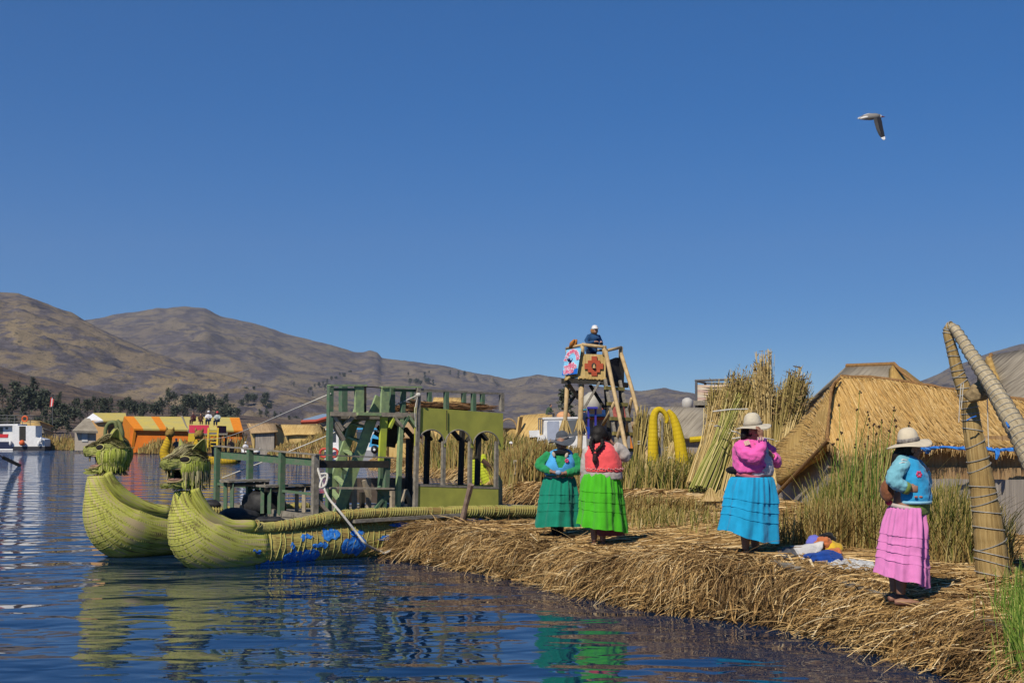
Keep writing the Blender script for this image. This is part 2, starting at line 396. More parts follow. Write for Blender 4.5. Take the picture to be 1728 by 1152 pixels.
# ------------------------------------------------------------------ ribbons: straw and blades
def ribbons(name, pts, wid, mat, wdir=None, **kw):
    # pts: (N,K,3) centre lines; wid: (N,) or (N,K)
    N, K, _ = pts.shape
    if wid.ndim == 1: wid = wid[:, None]*np.linspace(1, .35, K)[None, :]
    T = pts[:, -1]-pts[:, 0]
    if wdir is None:
        r = RNG.normal(size=(N, 3)); wdir = np.cross(T, r)
    wdir = wdir/(np.linalg.norm(wdir, axis=1, keepdims=True)+1e-9)
    a = pts-wdir[:, None, :]*wid[..., None]/2; b = pts+wdir[:, None, :]*wid[..., None]/2
    v = np.stack([a, b], 2).reshape(-1, 3)                       # N,K,2
    base = (np.arange(N)*K*2)[:, None]+(np.arange(K-1)*2)[None, :]
    f = np.stack([base, base+1, base+3, base+2], -1).reshape(-1, 4)
    return np_mesh(name, v, f, mat, **kw)

STRAW = strand('dry_straw', [(0, (.11, .06, .022)), (.25, (.29, .17, .06)), (.6, (.47, .30, .115)), (.88, (.62, .44, .20)), (1, (.72, .58, .35))])
STRAWB = strand('brown_straw', [(0, (.05, .028, .012)), (.35, (.15, .085, .032)), (.75, (.29, .18, .07)), (1, (.44, .31, .14))])
GREENS = strand('totora_green', [(0, (.05, .075, .013)), (.25, (.12, .135, .024)), (.45, (.22, .20, .045)), (.65, (.34, .26, .075)), (.85, (.42, .31, .11)), (1, (.50, .40, .19))])
DRYGR = strand('dry_grass', [(0, (.16, .10, .03)), (.35, (.29, .19, .06)), (.65, (.36, .25, .08)), (.85, (.22, .22, .06)), (1, (.50, .37, .16))])
FRESH = strand('fresh_grass', [(0, (.05, .11, .012)), (.5, (.12, .21, .025)), (.85, (.25, .31, .06)), (1, (.45, .40, .14))])

def outward(x, y, poly=ISL, e=.05):
    gx = sdist(x+e, y, poly)-sdist(x-e, y, poly); gy = sdist(x, y+e, poly)-sdist(x, y-e, poly)
    n = np.sqrt(gx*gx+gy*gy)+1e-9; return -gx/n, -gy/n
def straw_lip():
    # strands that lie on the lip and hang over the water edge
    E = np.array(EDGE[1:]+[(-2.15, 21.5), (-1.7, 21.9), (0, 22.7)], float); seg = np.diff(E, axis=0); L = np.linalg.norm(seg, axis=1)
    wgt = L.copy(); wgt[-2:] *= .5
    N = 40000; k = RNG.choice(len(L), N, p=wgt/wgt.sum()); t = RNG.random(N)
    px = E[k, 0]+seg[k, 0]*t; py = E[k, 1]+seg[k, 1]*t
    ox, oy = outward(px, py); ox, oy = ox, oy
    d = RNG.random(N)**1.2*1.05-.0
    px = px-ox*d; py = py-oy*d
    ang = RNG.normal(0, .70, N)+.25+1.0*(fbm(px*1.1, py*1.1, 2, 21)-.5)*2
    dx = ox*np.cos(ang)-oy*np.sin(ang); dy = ox*np.sin(ang)+oy*np.cos(ang)
    patch = fbm(px*1.6, py*1.6, 3, 51); rag = fbm(px*2.6, py*2.6, 2, 57)
    ln = RNG.uniform(.10, .42, N)*(.6+.8*rag); K = 5; z0 = ground_np(px, py)+RNG.uniform(.004, .055, N)*(.4+1.2*patch)
    lift = RNG.normal(.03, .22, N); stiff = RNG.random(N) < .12; ln = np.where(stiff, ln*1.35, ln)
    zmin = np.where(stiff, -.03, -.02+.40*np.clip(fbm(px*1.3, py*1.3, 3, 61)*1.7-.32, 0, 1)+.12*RNG.random(N)); zmin = np.minimum(zmin, z0-.02)
    def run(ln):
        pts = np.zeros((N, K, 3))
        for j in range(K):
            s = ln*j/(K-1); x = px+dx*s; y = py+dy*s; z = z0.copy()
            if j:
                g = ground_np(x, y); fall = np.where(stiff, .35, 1.5)
                z = np.maximum(np.maximum(z0+lift*s-fall*s*s*1.6, g+.006), -.03)
                over = np.clip((z0-z)/.3, 0, 1)*np.where(stiff, .2, .45); x = x-dx*s*over*.6; y = y-dy*s*over*.6
            pts[:, j] = np.stack([x, y, z], -1)
        return pts
    p = run(ln); drop = np.maximum(z0-p[:, -1, 2], 1e-3); ln = ln*np.clip(np.maximum(z0-zmin, .01)/drop, .25, 1)**.6; pts = run(ln)
    w = RNG.uniform(.006, .0155, N); br = (patch+RNG.normal(0, .09, N)) < .50
    ribbons('straw_edge', pts[~br], w[~br], STRAW, kind='stuff', label='dry reed straw hanging over the island edge above the water', category='straw')
    ribbons('straw_edge', pts[br], w[br], STRAWB, kind='stuff', label='darker damp straw in patches along the island edge', category='straw')
straw_lip()
def stalks():
    # thicker broken stalks lying loose on the edge
    N = 900; py = 9+RNG.random(N)**1.2*13; E = np.array(EDGE, float); ex = np.interp(py, E[::1, 1], E[::1, 0]); px = ex+RNG.uniform(.0, 1.3, N); d = sdist(px, py, ISL); ok = d > .02; px, py = px[ok], py[ok]; N = len(px)
    a = RNG.uniform(0, 2*PI, N); ln = RNG.uniform(.2, .75, N); pts = np.zeros((N, 4, 3)); b = RNG.normal(0, .12, N)
    for j in range(4):
        s = j/3-.5; x = px+np.cos(a)*ln*s-np.sin(a)*b*ln*(s*s); y = py+np.sin(a)*ln*s+np.cos(a)*b*ln*(s*s); pts[:, j] = np.stack([x, y, np.maximum(ground_np(x, y), -.02)+.045+.03*RNG.random(N)], -1)
    wd = np.stack([-np.sin(a), np.cos(a), RNG.normal(0, .5, N)], -1); ribbons('reed_stalks', pts, RNG.uniform(.014, .026, N), STRAW, wdir=wd, kind='stuff', label='thick broken reed stalks lying loose along the island edge', category='straw')
stalks()
def straw_top():
    N = 66000; q = RNG.random((N, 2)); u = RNG.random(N)
    py = 8.2+q[:, 1]**1.3*24; px = -2.3+q[:, 0]*(py*.42+5.6)
    d = sdist(px, py, ISL); ok = d > .25; px, py, d = px[ok], py[ok], d[ok]; N = len(px)
    # combed in patches, mostly sideways, like laid layers of reed
    ang = RNG.normal(0, .45, N)+2.6*(fbm(px*.6, py*.6, 2, 31)-.5)+np.where(RNG.random(N) < .2, RNG.uniform(0, PI, N), 0)-.25
    ln = RNG.uniform(.15, .6, N)*(1+.02*(py-12)); dx, dy = np.cos(ang)*ln, np.sin(ang)*ln
    K = 3; pts = np.zeros((N, K, 3)); tilt = np.abs(RNG.normal(0, .05, N))
    for j in range(K):
        s = j/(K-1)-.5; x = px+dx*s; y = py+dy*s
        pts[:, j] = np.stack([x, y, ground_np(x, y)+.012+tilt*(j/(K-1))*ln+RNG.random(N)*.02], -1)
    ribbons('straw_litter', pts, RNG.uniform(.008, .02, N)*(1+.03*(py-12)), STRAW, kind='stuff', label='loose dry reeds strewn over the island floor', category='straw')
straw_top()

def blades(px, py, z, h, w, lean=.25, K=4, wind=(.1, 0)):
    N = len(px); a = RNG.uniform(0, 2*PI, N); le = np.abs(RNG.normal(0, lean, N))
    dx = np.cos(a)*le+wind[0]; dy = np.sin(a)*le+wind[1]; pts = np.zeros((N, K, 3))
    for j in range(K):
        t = j/(K-1); b = t+t*t*.9
        pts[:, j] = np.stack([px+dx*h*b*.5, py+dy*h*b*.5, z+h*(t-.18*le*t*t)], -1)
    wd = np.stack([np.cos(a+1.57)+.8, np.sin(a+1.57)*.4, np.zeros(N)], -1)
    return pts, np.asarray(w), wd
def grass_patch(name, n, cx, cy, rx, ry, h, w, mat, label, lean=.25, cat='grass', gfn=ground_np, hv=.45, wind=(.1, 0), clump=0, poly=None):
    if clump:
        c = RNG.normal(size=(clump, 2))*.55; k = RNG.integers(0, clump, n); q = c[k]+RNG.normal(size=(n, 2))*(.55/math.sqrt(clump)+.05)
    else: q = RNG.normal(size=(n, 2))*.5
    px, py = cx+q[:, 0]*rx, cy+q[:, 1]*ry; z = gfn(px, py)-.02; ok = z > .02 if poly is None else sdist(px, py, poly) > .05
    ok &= ((px-3.75)/1.0)**2+((py-15.1)/.85)**2 > 1
    px, py, z = px[ok], py[ok], z[ok]; n = len(px)
    hh = h*(1-hv*RNG.random(n)) * np.clip(1.15-.35*np.hypot((px-cx)/rx, (py-cy)/ry), .35, 1.1)
    pts, ww, wd = blades(px, py, z, hh, w*RNG.uniform(.6, 1.3, n), lean, wind=wind)
    return ribbons(name, pts, ww, mat, wdir=wd, kind='stuff', label=label, category=cat)

# clump in front of the big hut
grass_patch('tall_reeds', 3300, 4.7, 17.0, .72, 1.1, 1.1, .015, GREENS, 'tall green and yellow totora reeds growing in front of the big hut', lean=.30, clump=22)
grass_patch('tall_reeds', 500, 4.65, 17.0, .55, .9, 1.6, .013, GREENS, 'tallest thin totora blades rising above the clump by the hut', lean=.22, clump=9)
grass_patch('tall_reeds', 1900, 5.15, 15.2, .42, .6, 1.0, .015, GREENS, 'rough green totora clump beside the bound reed arch', lean=.42, clump=14)
grass_patch('dry_reed_clump', 1500, 4.95, 15.1, .7, .7, .62, .016, DRYGR, 'dry straw-coloured reeds leaning behind the pink skirt', lean=.6, clump=12)
grass_patch('dry_reed_clump', 2200, 4.3, 16.2, 1.0, 1.0, .7, .016, DRYGR, 'dry reeds at the foot of the tall green totora clump', lean=.55, clump=12)
# bottom right corner, close by the camera
grass_patch('fresh_grass', 2300, 3.98, 9.75, .36, .5, .64, .012, FRESH, 'fresh green grass at the water edge in the near corner', lean=.22, clump=12)
grass_patch('fresh_grass', 500, 4.35, 10.6, .35, .5, .6, .010, FRESH, 'sparse green blades growing through the near straw', lean=.3)
# middle ground behind the women
grass_patch('field_grass', 1500, 2.3, 23.2, 1.4, 1.1, .38, .022, DRYGR, 'short dry grass behind the two women in green skirts', lean=.6, clump=25)
grass_patch('field_grass', 700, 2.6, 21.0, 1.2, 1.6, .34, .018, GREENS, 'sparse green shoots in the straw beside the lime skirt', lean=.45, clump=20)
grass_patch('field_grass', 1700, 3.4, 30.5, 1.9, 1.2, .95, .03, GREENS, 'green marsh grass in front of the yellow reed arch', lean=.35, clump=26)
grass_patch('field_grass', 3200, 2.2, 33, 2.2, 2.5, .7, .035, DRYGR, 'brown marsh grass below the lookout tower', lean=.4, clump=30)
grass_patch('field_grass', 5200, .9, 42.5, 1.7, 3.8, 1.35, .045, DRYGR, 'brown reed thicket between the boat cabin and the motor boat', lean=.32, clump=40)
grass_patch('field_grass', 2200, 7.5, 40, 3, 4, 1.3, .05, DRYGR, 'brown grass between the yellow arch and the standing bundles', lean=.35, clump=30)
grass_patch('field_grass', 5200, -2.2, 66, 3.6, 6.5, 1.9, .07, DRYGR, 'tall brown reeds on the bank seen through the boat cabin', lean=.3, clump=50)
grass_patch('field_grass', 1600, -1.2, 62, 3.0, 6, 1.7, .07, GREENS, 'green reeds among the brown ones seen through the boat cabin', lean=.3, clump=30)
for gx, gy in [(9.5, 15), (11, 20), (8.5, 12), (13, 25)]: grass_patch('field_grass', 1200, gx, gy, 1.3, 1.3, .8, .02, DRYGR, 'dry grass growing on the island right of the bound arch', lean=.4, clump=14)
# straw rim of the bank beyond the boat
def bank_lip():
    E = np.array([(2.2, 27), (1.6, 31), (.9, 37.0), (-.25, 38.8), (-.9, 46), (-1.3, 54), (-3.6, 63), (-5.8, 70), (-8, 76), (-10, 90)], float)
    seg = np.diff(E, axis=0); L = np.linalg.norm(seg, axis=1); N = 9000; k = RNG.choice(len(L), N, p=L/L.sum()); t = RNG.random(N)
    px = E[k, 0]+seg[k, 0]*t; py = E[k, 1]+seg[k, 1]*t; ox, oy = outward(px, py); d = RNG.random(N)*1.3
    px = px-ox*d; py = py-oy*d; ang = RNG.normal(0, .7, N); dx = ox*np.cos(ang)-oy*np.sin(ang); dy = ox*np.sin(ang)+oy*np.cos(ang)
    ln = RNG.uniform(.25, .7, N); K = 4; pts = np.zeros((N, K, 3)); z0 = ground_np(px, py)+RNG.uniform(.02, .12, N)
    for j in range(K):
        s = ln*j/(K-1); x = px+dx*s; y = py+dy*s; z = np.maximum(np.maximum(z0+.1*s-1.3*s*s, ground_np(x, y)+.01), -.02) if j else z0
        pts[:, j] = np.stack([x, y, z], -1)
    ribbons('straw_bank', pts, RNG.uniform(.02, .045, N), STRAW, kind='stuff', label='matted straw edge of the bank beyond the reed boat', category='straw')
bank_lip()
# far bank on the left: reeds along the shoreline
def far_reeds():
    E = np.array(BANK[:9], float); seg = np.diff(E, axis=0); L = np.linalg.norm(seg, axis=1); N = 17000
    k = RNG.choice(len(L), N, p=L/L.sum()); t = RNG.random(N); px = E[k, 0]+seg[k, 0]*t; py = E[k, 1]+seg[k, 1]*t
    ox, oy = outward(px, py, BANK); d = RNG.random(N)**1.5*9+.1; px = px-ox*d; py = py-oy*d
    hb = .6+2.3*np.clip(fbm(px*.13, py*.13, 3, 41)*1.7-.45, 0, 1)
    hb *= np.clip(.35+d/3, 0, 1)
    h = hb*RNG.uniform(.55, 1.1, N)
    pts, w, wd = blades(px, py, bank_np(px, py)-.05, h, RNG.uniform(.09, .2, N), .22, K=3)
    ribbons('far_reeds', pts, w, DRYGR, wdir=wd, kind='stuff', label='brown reed belt along the far shore', category='reeds')
    N = 2600; q = RNG.random(N); px = -19.5+RNG.normal(0, 2.4, N); py = 116+RNG.normal(0, 3.5, N); ok = sdist(px, py, BANK) > 0; px, py = px[ok], py[ok]; N = len(px)
    pts, w, wd = blades(px, py, bank_np(px, py)-.05, RNG.uniform(.4, 1.0, N), RNG.uniform(.08, .16, N), .5, K=3)
    ribbons('far_straw_mat', pts, w, STRAW, wdir=wd, kind='stuff', label='low floating mat of dry straw beyond the green railing', category='straw')
far_reeds()

# seed-headed stems standing above the clump
def seed_stems():
    st = MB(); hd = MB()
    for (bx, by), (tx, ty), Y in [((1440, 840), (1451, 660), 16.5), ((1412, 840), (1417, 683), 16.5), ((1450, 830), (1445, 691), 16.4), ((1470, 850), (1510, 689), 16.2), ((1462, 850), (1467, 706), 16.2),
                                  ((1480, 850), (1511, 706), 16), ((1430, 850), (1465, 697), 16.6), ((1490, 850), (1487, 710), 16.1), ((1440, 860), (1420, 729), 16.4), ((1450, 860), (1466, 718), 16.3),
                                  ((1400, 860), (1413, 739), 16.6), ((1480, 860), (1484, 720), 16), ((1470, 860), (1474, 717), 16), ((1494, 860), (1510, 721), 16), ((1500, 850), (1533, 716), 15.9), ((1440, 850), (1441, 751), 16.2),
                                  ((1455, 850), (1466, 737), 16.2), ((1475, 850), (1478, 731), 16.1), ((1425, 850), (1406, 748), 16.3), ((1459, 850), (1460, 749), 16.3), ((1486, 850), (1500, 728), 16.2)]:
        a = P(bx, by, Y); b = P(tx, ty, Y); m = (a+b)/2+V((random.uniform(-.03, .03), 0, 0)); st.tube([a, m, b], [.006, .005, .003], 4)
        for k in range(3):
            hd.ell(b+V((random.uniform(-.018, .018), random.uniform(-.02, .02), random.uniform(-.03, .02))), (.012, .012, .014), 6, 4)
    o = st.build('seed_stems', FRESH, kind='stuff', label='thin green stems with dark seed heads rising before the hut roof', category='reeds')
    hd.build('seed_head', plain('seed_brown', (.06, .03, .015)), o)
seed_stems()

# ------------------------------------------------------------------ hills
def hill_mat(name, grass, soil, rock, sc, rth=.5):
    m, n, l, b = _new(name); b.inputs['Roughness'].default_value = 1; b.inputs['Specular IOR Level'].default_value = 0
    tc = n.new('ShaderNodeTexCoord')
    def nz(s, det, rough=.6, zs=1.0):
        mp = n.new('ShaderNodeMapping'); mp.inputs['Scale'].default_value = (s, s*.6, s*zs); l.new(tc.outputs['Object'], mp.inputs[0])
        t = n.new('ShaderNodeTexNoise'); t.inputs['Scale'].default_value = 1; t.inputs['Detail'].default_value = det; t.inputs['Roughness'].default_value = rough; l.new(mp.outputs[0], t.inputs['Vector']); return t.outputs[0]
    a = nz(sc, 7); r = _ramp(n, l, a, [(.35, soil), (.6, grass)])
    k = nz(sc*3.2, 9, .68, 2.0); rr = _ramp(n, l, k, [(rth, (0, 0, 0)), (rth+.09, (1, 1, 1))])
    q = nz(sc*11, 5, .7, 3); rc = _ramp(n, l, q, [(.3, tuple(c*.45 for c in rock)), (.65, rock)])
    mx = n.new('ShaderNodeMix'); mx.data_type = 'RGBA'; l.new(rr.outputs[0], mx.inputs[0]); l.new(r.outputs[0], mx.inputs[6]); l.new(rc.outputs[0], mx.inputs[7])
    s = nz(sc*26, 4, .7, 2); sr = _ramp(n, l, s, [(.575, (0, 0, 0)), (.66, (1, 1, 1))])      # scattered scrub
    m2 = n.new('ShaderNodeMix'); m2.data_type = 'RGBA'; l.new(sr.outputs[0], m2.inputs[0]); l.new(mx.outputs[2], m2.inputs[6]); m2.inputs[7].default_value = (.062, .06, .05, 1)
    l.new(m2.outputs[2], b.inputs['Base Color']); _bump(n, l, b, q, .45, 6.0)
    return m
RID = {}
def ridge(name, sky_pts, D, run, base, amp, mat, seed, x0=-420, x1=2150, dx=3.5, rows=150, prof=1.0, back=.5):
    pxs = np.arange(x0, x1, dx); sp = np.array(sky_pts, float); sy = np.interp(pxs, sp[:, 0], sp[:, 1])
    sy = sy+1.6*(fbm(pxs/14.0, pxs*0+seed, 3, seed)-.5)
    zc = np.array([P(864, y, D).z for y in sy]); t = np.concatenate([np.linspace(0, 1, rows), [1.15, 1.4]])
    T, PX = np.meshgrid(t, pxs, indexing='ij'); YY = D-run*(1-T); XX = (PX-CX)/FPX*YY*math.cos(PITCH)*1.0
    XX = XX/(math.cos(PITCH)**2)*1.0
    s = np.clip(T, 0, 1); pf = s**prof
    nX, nY = XX/run*3.2, YY/run*3.2
    rel = (fbm(nX, nY, 6, seed, True)-.55)*amp*np.sin(PI*np.clip(s, 0, 1))**.7
    rel += (fbm(nX*5, nY*5, 4, seed+3, True)-.5)*amp*.28*np.sin(PI*np.clip(s*.96, 0, 1))**.5
    rk = np.maximum(fbm(nX*8, nY*8, 5, seed+9, True)-.60, 0)*np.clip(fbm(nX*1.6, nY*1.6, 3, seed+5)*3-1.2, 0, 1); rel += rk*amp*1.5*np.sin(PI*np.clip(s*1.04, 0, 1))**.8*np.clip((.95-s)*6, 0, 1)
    ZZ = base+(zc[None, :]-base)*pf+rel*np.clip((zc[None, :]-base)/60, 0, 1)
    lim = CAMH+(zc[None, :]-CAMH)*YY/D*(1-.03*np.clip(1-s, 0, 1)); ZZ = np.where(T < 1, np.minimum(ZZ, np.maximum(lim, base)), ZZ)
    ZZ = np.where(T > 1, zc[None, :]-(T-1)*run*back, ZZ)
    i = np.arange(T.size).reshape(T.shape); f = np.stack([i[:-1, :-1], i[:-1, 1:], i[1:, 1:], i[1:, :-1]], -1).reshape(-1, 4)
    np_mesh(name, np.stack([XX.ravel(), YY.ravel(), ZZ.ravel()], -1), f, mat, smooth=True, kind='structure')
    RID[name] = (pxs, YY[:rows], ZZ[:rows], XX[:rows])
    return RID[name]
def on_ridge(nm, px, py):
    pxs, YY, ZZ, XX = RID[nm]; k = int(np.argmin(np.abs(pxs-px)))
    pyc = np.array([proj((XX[j, k], YY[j, k], ZZ[j, k]))[1] for j in range(len(YY))])
    j = int(np.argmin(np.abs(pyc-py)+np.arange(len(pyc))*.01)); return V((XX[j, k], YY[j, k], ZZ[j, k]))
HM1 = hill_mat('hill_near', (.245, .190, .115), (.185, .148, .110), (.140, .125, .135), .010, .455)
HM2 = hill_mat('hill_far', (.205, .168, .118), (.165, .138, .112), (.135, .121, .130), .0065, .46)
HM0 = hill_mat('hill_foot', (.195, .142, .098), (.155, .112, .088), (.13, .108, .105), .028, .45)
ridge('far_hills', [(-420, 560), (-100, 560), (60, 545), (150, 538), (200, 529), (250, 522), (310, 517), (345, 520), (372, 533), (430, 546), (480, 562), (560, 582), (600, 595), (612, 594), (625, 591), (638, 595), (645, 604), (700, 610), (760, 620),
       (800, 630), (860, 640), (905, 633), (940, 638), (1000, 650), (1080, 660), (1120, 654), (1165, 664), (1250, 688), (1400, 690), (1500, 665), (1550, 645), (1600, 622), (1680, 592), (1728, 580), (1800, 560), (2150, 540)],
      3200, 1900, 2, 80, HM2, 11, prof=1.15)
ridge('left_hill', [(-420, 470), (-150, 475), (-60, 485), (0, 493), (28, 495), (60, 505), (95, 520), (120, 530), (150, 545), (200, 570), (250, 592), (330, 617), (420, 642), (520, 668), (600, 690), (700, 715), (760, 728), (850, 738), (2150, 745)],
      1900, 1250, 2, 62, HM1, 23, x1=900, prof=1.05)
ridge('foot_hill', [(-420, 600), (-100, 606), (0, 618), (60, 636), (140, 655), (220, 672), (300, 684), (400, 700), (470, 706), (560, 714), (640, 722), (760, 729), (900, 731), (1200, 731), (2150, 728)], 640, 380, .3, 7, HM0, 37, rows=60, prof=.9)

# ------------------------------------------------------------------ trees
LEAFD = strand('tree_leaf_dark', [(0, (.03, .042, .028)), (.5, (.055, .07, .045)), (1, (.09, .10, .065))], rough=.9)
BARK = plain('tree_bark', (.09, .07, .05), scale=3)
def tree_proto(k, h, w, n=700):
    rt = random.Random(k); crown = []; wd = []
    t = MB(); t.tube([(0, 0, -.5), (.1, 0, h*.35), (.05, .1, h*.8)], [h*.022, h*.016, h*.005], 6)
    for q in range(5):
        a = rt.uniform(0, 6.28); z = h*rt.uniform(.3, .6); t.tube([(0, 0, z), (math.cos(a)*w*.3, math.sin(a)*w*.3, z+h*.18)], [h*.009, h*.003], 4)
    cl = []
    for q in range(13):
        z = h*(.22+.74*rt.random()**.9); rr = w*.5*(1-((z/h-.45)/.62)**2)**.5 if abs(z/h-.45) < .6 else w*.12
        a = rt.uniform(0, 6.28); d = rr*rt.uniform(.1, .8); cl.append((math.cos(a)*d, math.sin(a)*d, z, w*rt.uniform(.13, .26)))
    vs = []; fs = []
    for q in range(n):
        cx, cy, cz, r = cl[rt.randrange(13)]; p = V((cx+rt.gauss(0, r*.55), cy+rt.gauss(0, r*.55), cz+rt.gauss(0, r*.6)))
        s = w*rt.uniform(.03, .07); a = V((rt.uniform(-1, 1), rt.uniform(-1, 1), rt.uniform(-.6, .6))).normalized(); b = a.cross(V((rt.uniform(-1, 1), rt.uniform(-1, 1), rt.uniform(-1, 1)))).normalized()
        o = len(vs); vs += [p-a*s-b*s*.6, p+a*s-b*s*.6, p+a*s+b*s*.6, p-a*s+b*s*.6]; fs.append((o, o+1, o+2, o+3))
    e = empty('tree', (0, 0, 0), 'dark green tree', 'tree', None)
    t.build('trunk', BARK, e, local=True); c = MB(); c.add(vs, fs); c.build('crown', LEAFD, e, local=True)
    return e
PROT = [tree_proto(0, 10, 6.5), tree_proto(1, 11, 5), tree_proto(2, 8, 7.5), tree_proto(3, 10, 4)]
_used = set()
def put_tree(loc, s, label, group):
    k = random.randrange(4); rz = random.uniform(0, 6.28)
    if k not in _used:
        _used.add(k); o = PROT[k]; o.location = loc; o.rotation_euler = (0, 0, rz); o.scale = (s, s, s); o['label'] = label
    else: o = copy_tree(PROT[k], loc, rz, label, s)
    o['group'] = group
LOWL = 'dark eucalyptus tree in the wooded strip at the foot of the left hill'
for px, py, h in [(8, 690, 44), (25, 700, 52), (38, 680, 40), (52, 702, 50), (18, 722, 42), (60, 672, 38), (75, 700, 46), (95, 716, 44), (110, 722, 40), (45, 726, 38), (82, 728, 34), (70, 688, 42), (100, 690, 30), (125, 700, 24),
                  (150, 704, 32), (162, 700, 30), (176, 702, 34), (190, 703, 32), (205, 702, 28), (218, 704, 34), (231, 703, 36), (246, 704, 28), (262, 704, 36), (276, 702, 32), (286, 699, 44), (300, 705, 30), (318, 703, 38), (328, 700, 44), (340, 706, 30), (356, 700, 36),
                  (370, 706, 30), (385, 707, 34), (140, 716, 26), (118, 735, 26), (60, 738, 26), (30, 738, 30), (5, 735, 34), (330, 690, 26), (296, 688, 28), (402, 706, 20), (134, 690, 20)]:
    p = on_ridge('foot_hill', px, py); p.z -= .6; put_tree(p, h*p.y/FPX/9.5, LOWL, 'trees in the wooded strip below the left hill')
MIDL = 'small dark tree in the groves on the slope behind the green boat railing'
for px, py, h in [(420, 684, 22), (432, 680, 22), (443, 685, 18), (410, 688, 18), (455, 690, 16), (447, 676, 20), (418, 672, 20), (430, 668, 16), (440, 704, 18), (452, 708, 20), (466, 710, 18), (476, 712, 16), (490, 714, 14), (500, 712, 16),
                  (520, 662, 9), (526, 659, 9), (533, 656, 9), (540, 653, 9), (547, 650, 9), (554, 647, 9), (561, 643, 8), (568, 640, 8), (575, 636, 8), (582, 640, 12), (590, 637, 12), (548, 660, 14), (556, 658, 12), (497, 652, 8), (528, 668, 8),
                  (694, 650, 12), (702, 648, 14), (712, 650, 12), (722, 648, 14), (732, 650, 10), (716, 640, 12), (725, 636, 10), (690, 636, 9), (760, 634, 9), (772, 636, 10), (784, 636, 10), (796, 640, 8)]:
    nm = 'left_hill' if py > np.interp(px, [400, 420, 520, 600, 700], [640, 650, 678, 700, 722]) else 'far_hills'
    p = on_ridge(nm, px, py); p.z -= 1; put_tree(p, h*p.y/FPX/9.5, MIDL, 'trees in the groves on the far slope')

rt_ = random.Random(5)
for k in range(28):
    px = rt_.uniform(-20, 400); py = np.interp(px, [-20, 60, 130, 400], [722, 728, 712, 710])+rt_.uniform(-16, 14)
    p = on_ridge('foot_hill', px, py); p.z -= .6; put_tree(p, rt_.uniform(22, 40)*p.y/FPX/9.5, LOWL, 'trees in the wooded strip below the left hill')
def haze():
    m = bpy.data.materials.new('haze_air'); m.use_nodes = True; n = m.node_tree.nodes; l = m.node_tree.links; n.remove(n['Principled BSDF'])
    v = n.new('ShaderNodeVolumePrincipled'); v.inputs['Color'].default_value = (.72, .80, .95, 1); v.inputs['Density'].default_value = HAZE; v.inputs['Anisotropy'].default_value = .2
    l.new(v.outputs[0], n['Material Output'].inputs['Volume'])
    MB().box((0, 2600, 398), (8400, 5400, 804)).build('haze', m, kind='stuff', label='thin bluish air over the lake', category='haze')
HAZE = 1.0e-4
haze()
# ------------------------------------------------------------------ the twin-hulled reed boat
def cr(pts, m=6):                                            # Catmull-Rom through tuples
    p = [np.array(q, float) for q in pts]; p = [2*p[0]-p[1]]+p+[2*p[-1]-p[-2]]; out = []
    for i in range(1, len(p)-2):
        for k in range(m):
            t = k/m; out.append(.5*((2*p[i])+(p[i+1]-p[i-1])*t+(2*p[i-1]-5*p[i]+4*p[i+1]-p[i+2])*t*t+(3*p[i]-p[i-1]-3*p[i+1]+p[i+2])*t**3))
    out.append(p[-2]); return out
OB = V((-4.36, 20.29, 0)); AX = V((.770, .638, 0)); NX = V((-.638, .770, 0))
def BL(l, s, z=0): return OB+AX*l+NX*s+V((0, 0, z))
_bp = plane(OB, OB+AX)
def bp(px, py, s): return _bp(px, py, s)
_fr = plane(BL(1.45, .1), BL(.95, 2.5))
def fr(px, py, off=0.0): return _fr(px, py, off)

REEDG = fibre('green_reed', [(.33, (.15, .12, .045)), (.42, (.29, .29, .055)), (.49, (.42, .44, .07)), (.56, (.41, .38, .12)), (.66, (.42, .33, .18))], sx=26, sy=1.6, bump=.55, bd=.010, patch=2.6)
REEDB = fibre('brown_reed', [(.2, (.12, .07, .025)), (.42, (.29, .20, .065)), (.56, (.38, .32, .09)), (.72, (.44, .40, .11))], sx=36, sy=1.6, bump=.9, bd=.02, patch=2.5)
BIND = plain('reed_binding', (.42, .42, .12), (.32, .27, .11), scale=4)
GPAINT = plain('green_paint', (.060, .145, .075), (.125, .15, .105), scale=13, rough=.75, bump=.25)
GPAINT2 = plain('light_green_paint', (.30, .40, .17), (.19, .25, .15), scale=12, rough=.75, bump=.25)
YPAINT = plain('yellow_green_paint', (.44, .50, .05), (.30, .36, .06), scale=5, rough=.75, bump=.2)
OLIVE = plain('olive_panel', (.40, .40, .075), (.29, .30, .062), scale=3.4, rough=.8, bump=.15)
GREYW = plain('weathered_wood', (.27, .245, .20), (.14, .125, .10), scale=14, rough=.9, bump=.3)
PALEW = plain('pale_wood', (.40, .34, .25), (.25, .21, .16), scale=12, rough=.9, bump=.3)
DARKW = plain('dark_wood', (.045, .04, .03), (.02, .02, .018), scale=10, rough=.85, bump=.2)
BLUET = plain('blue_tarp', (.05, .26, .72), (.015, .11, .44), scale=17, rough=.5, bump=.8, bd=.03)
BLACKC = plain('black_sheet', (.012, .012, .014), (.03, .03, .03), scale=10, rough=.6, bump=.4)
WROPE = plain('white_rope', (.60, .58, .52), (.42, .40, .35), scale=40, rough=.9)
DRYTOP = strand('dry_head_reed', [(0, (.13, .10, .06)), (.4, (.26, .22, .12)), (.7, (.32, .31, .11)), (1, (.44, .38, .22))])
MUZST = strand('muzzle_reed', [(0, (.16, .15, .05)), (.4, (.30, .32, .07)), (.75, (.40, .42, .09)), (1, (.42, .36, .18))])
LIMEST = strand('lime_head_reed', [(0, (.14, .15, .03)), (.3, (.27, .31, .04)), (.7, (.42, .47, .07)), (1, (.48, .42, .19))])
MOUTH = plain('mouth_dark', (.022, .008, .008), (.008, .004, .004), scale=6)
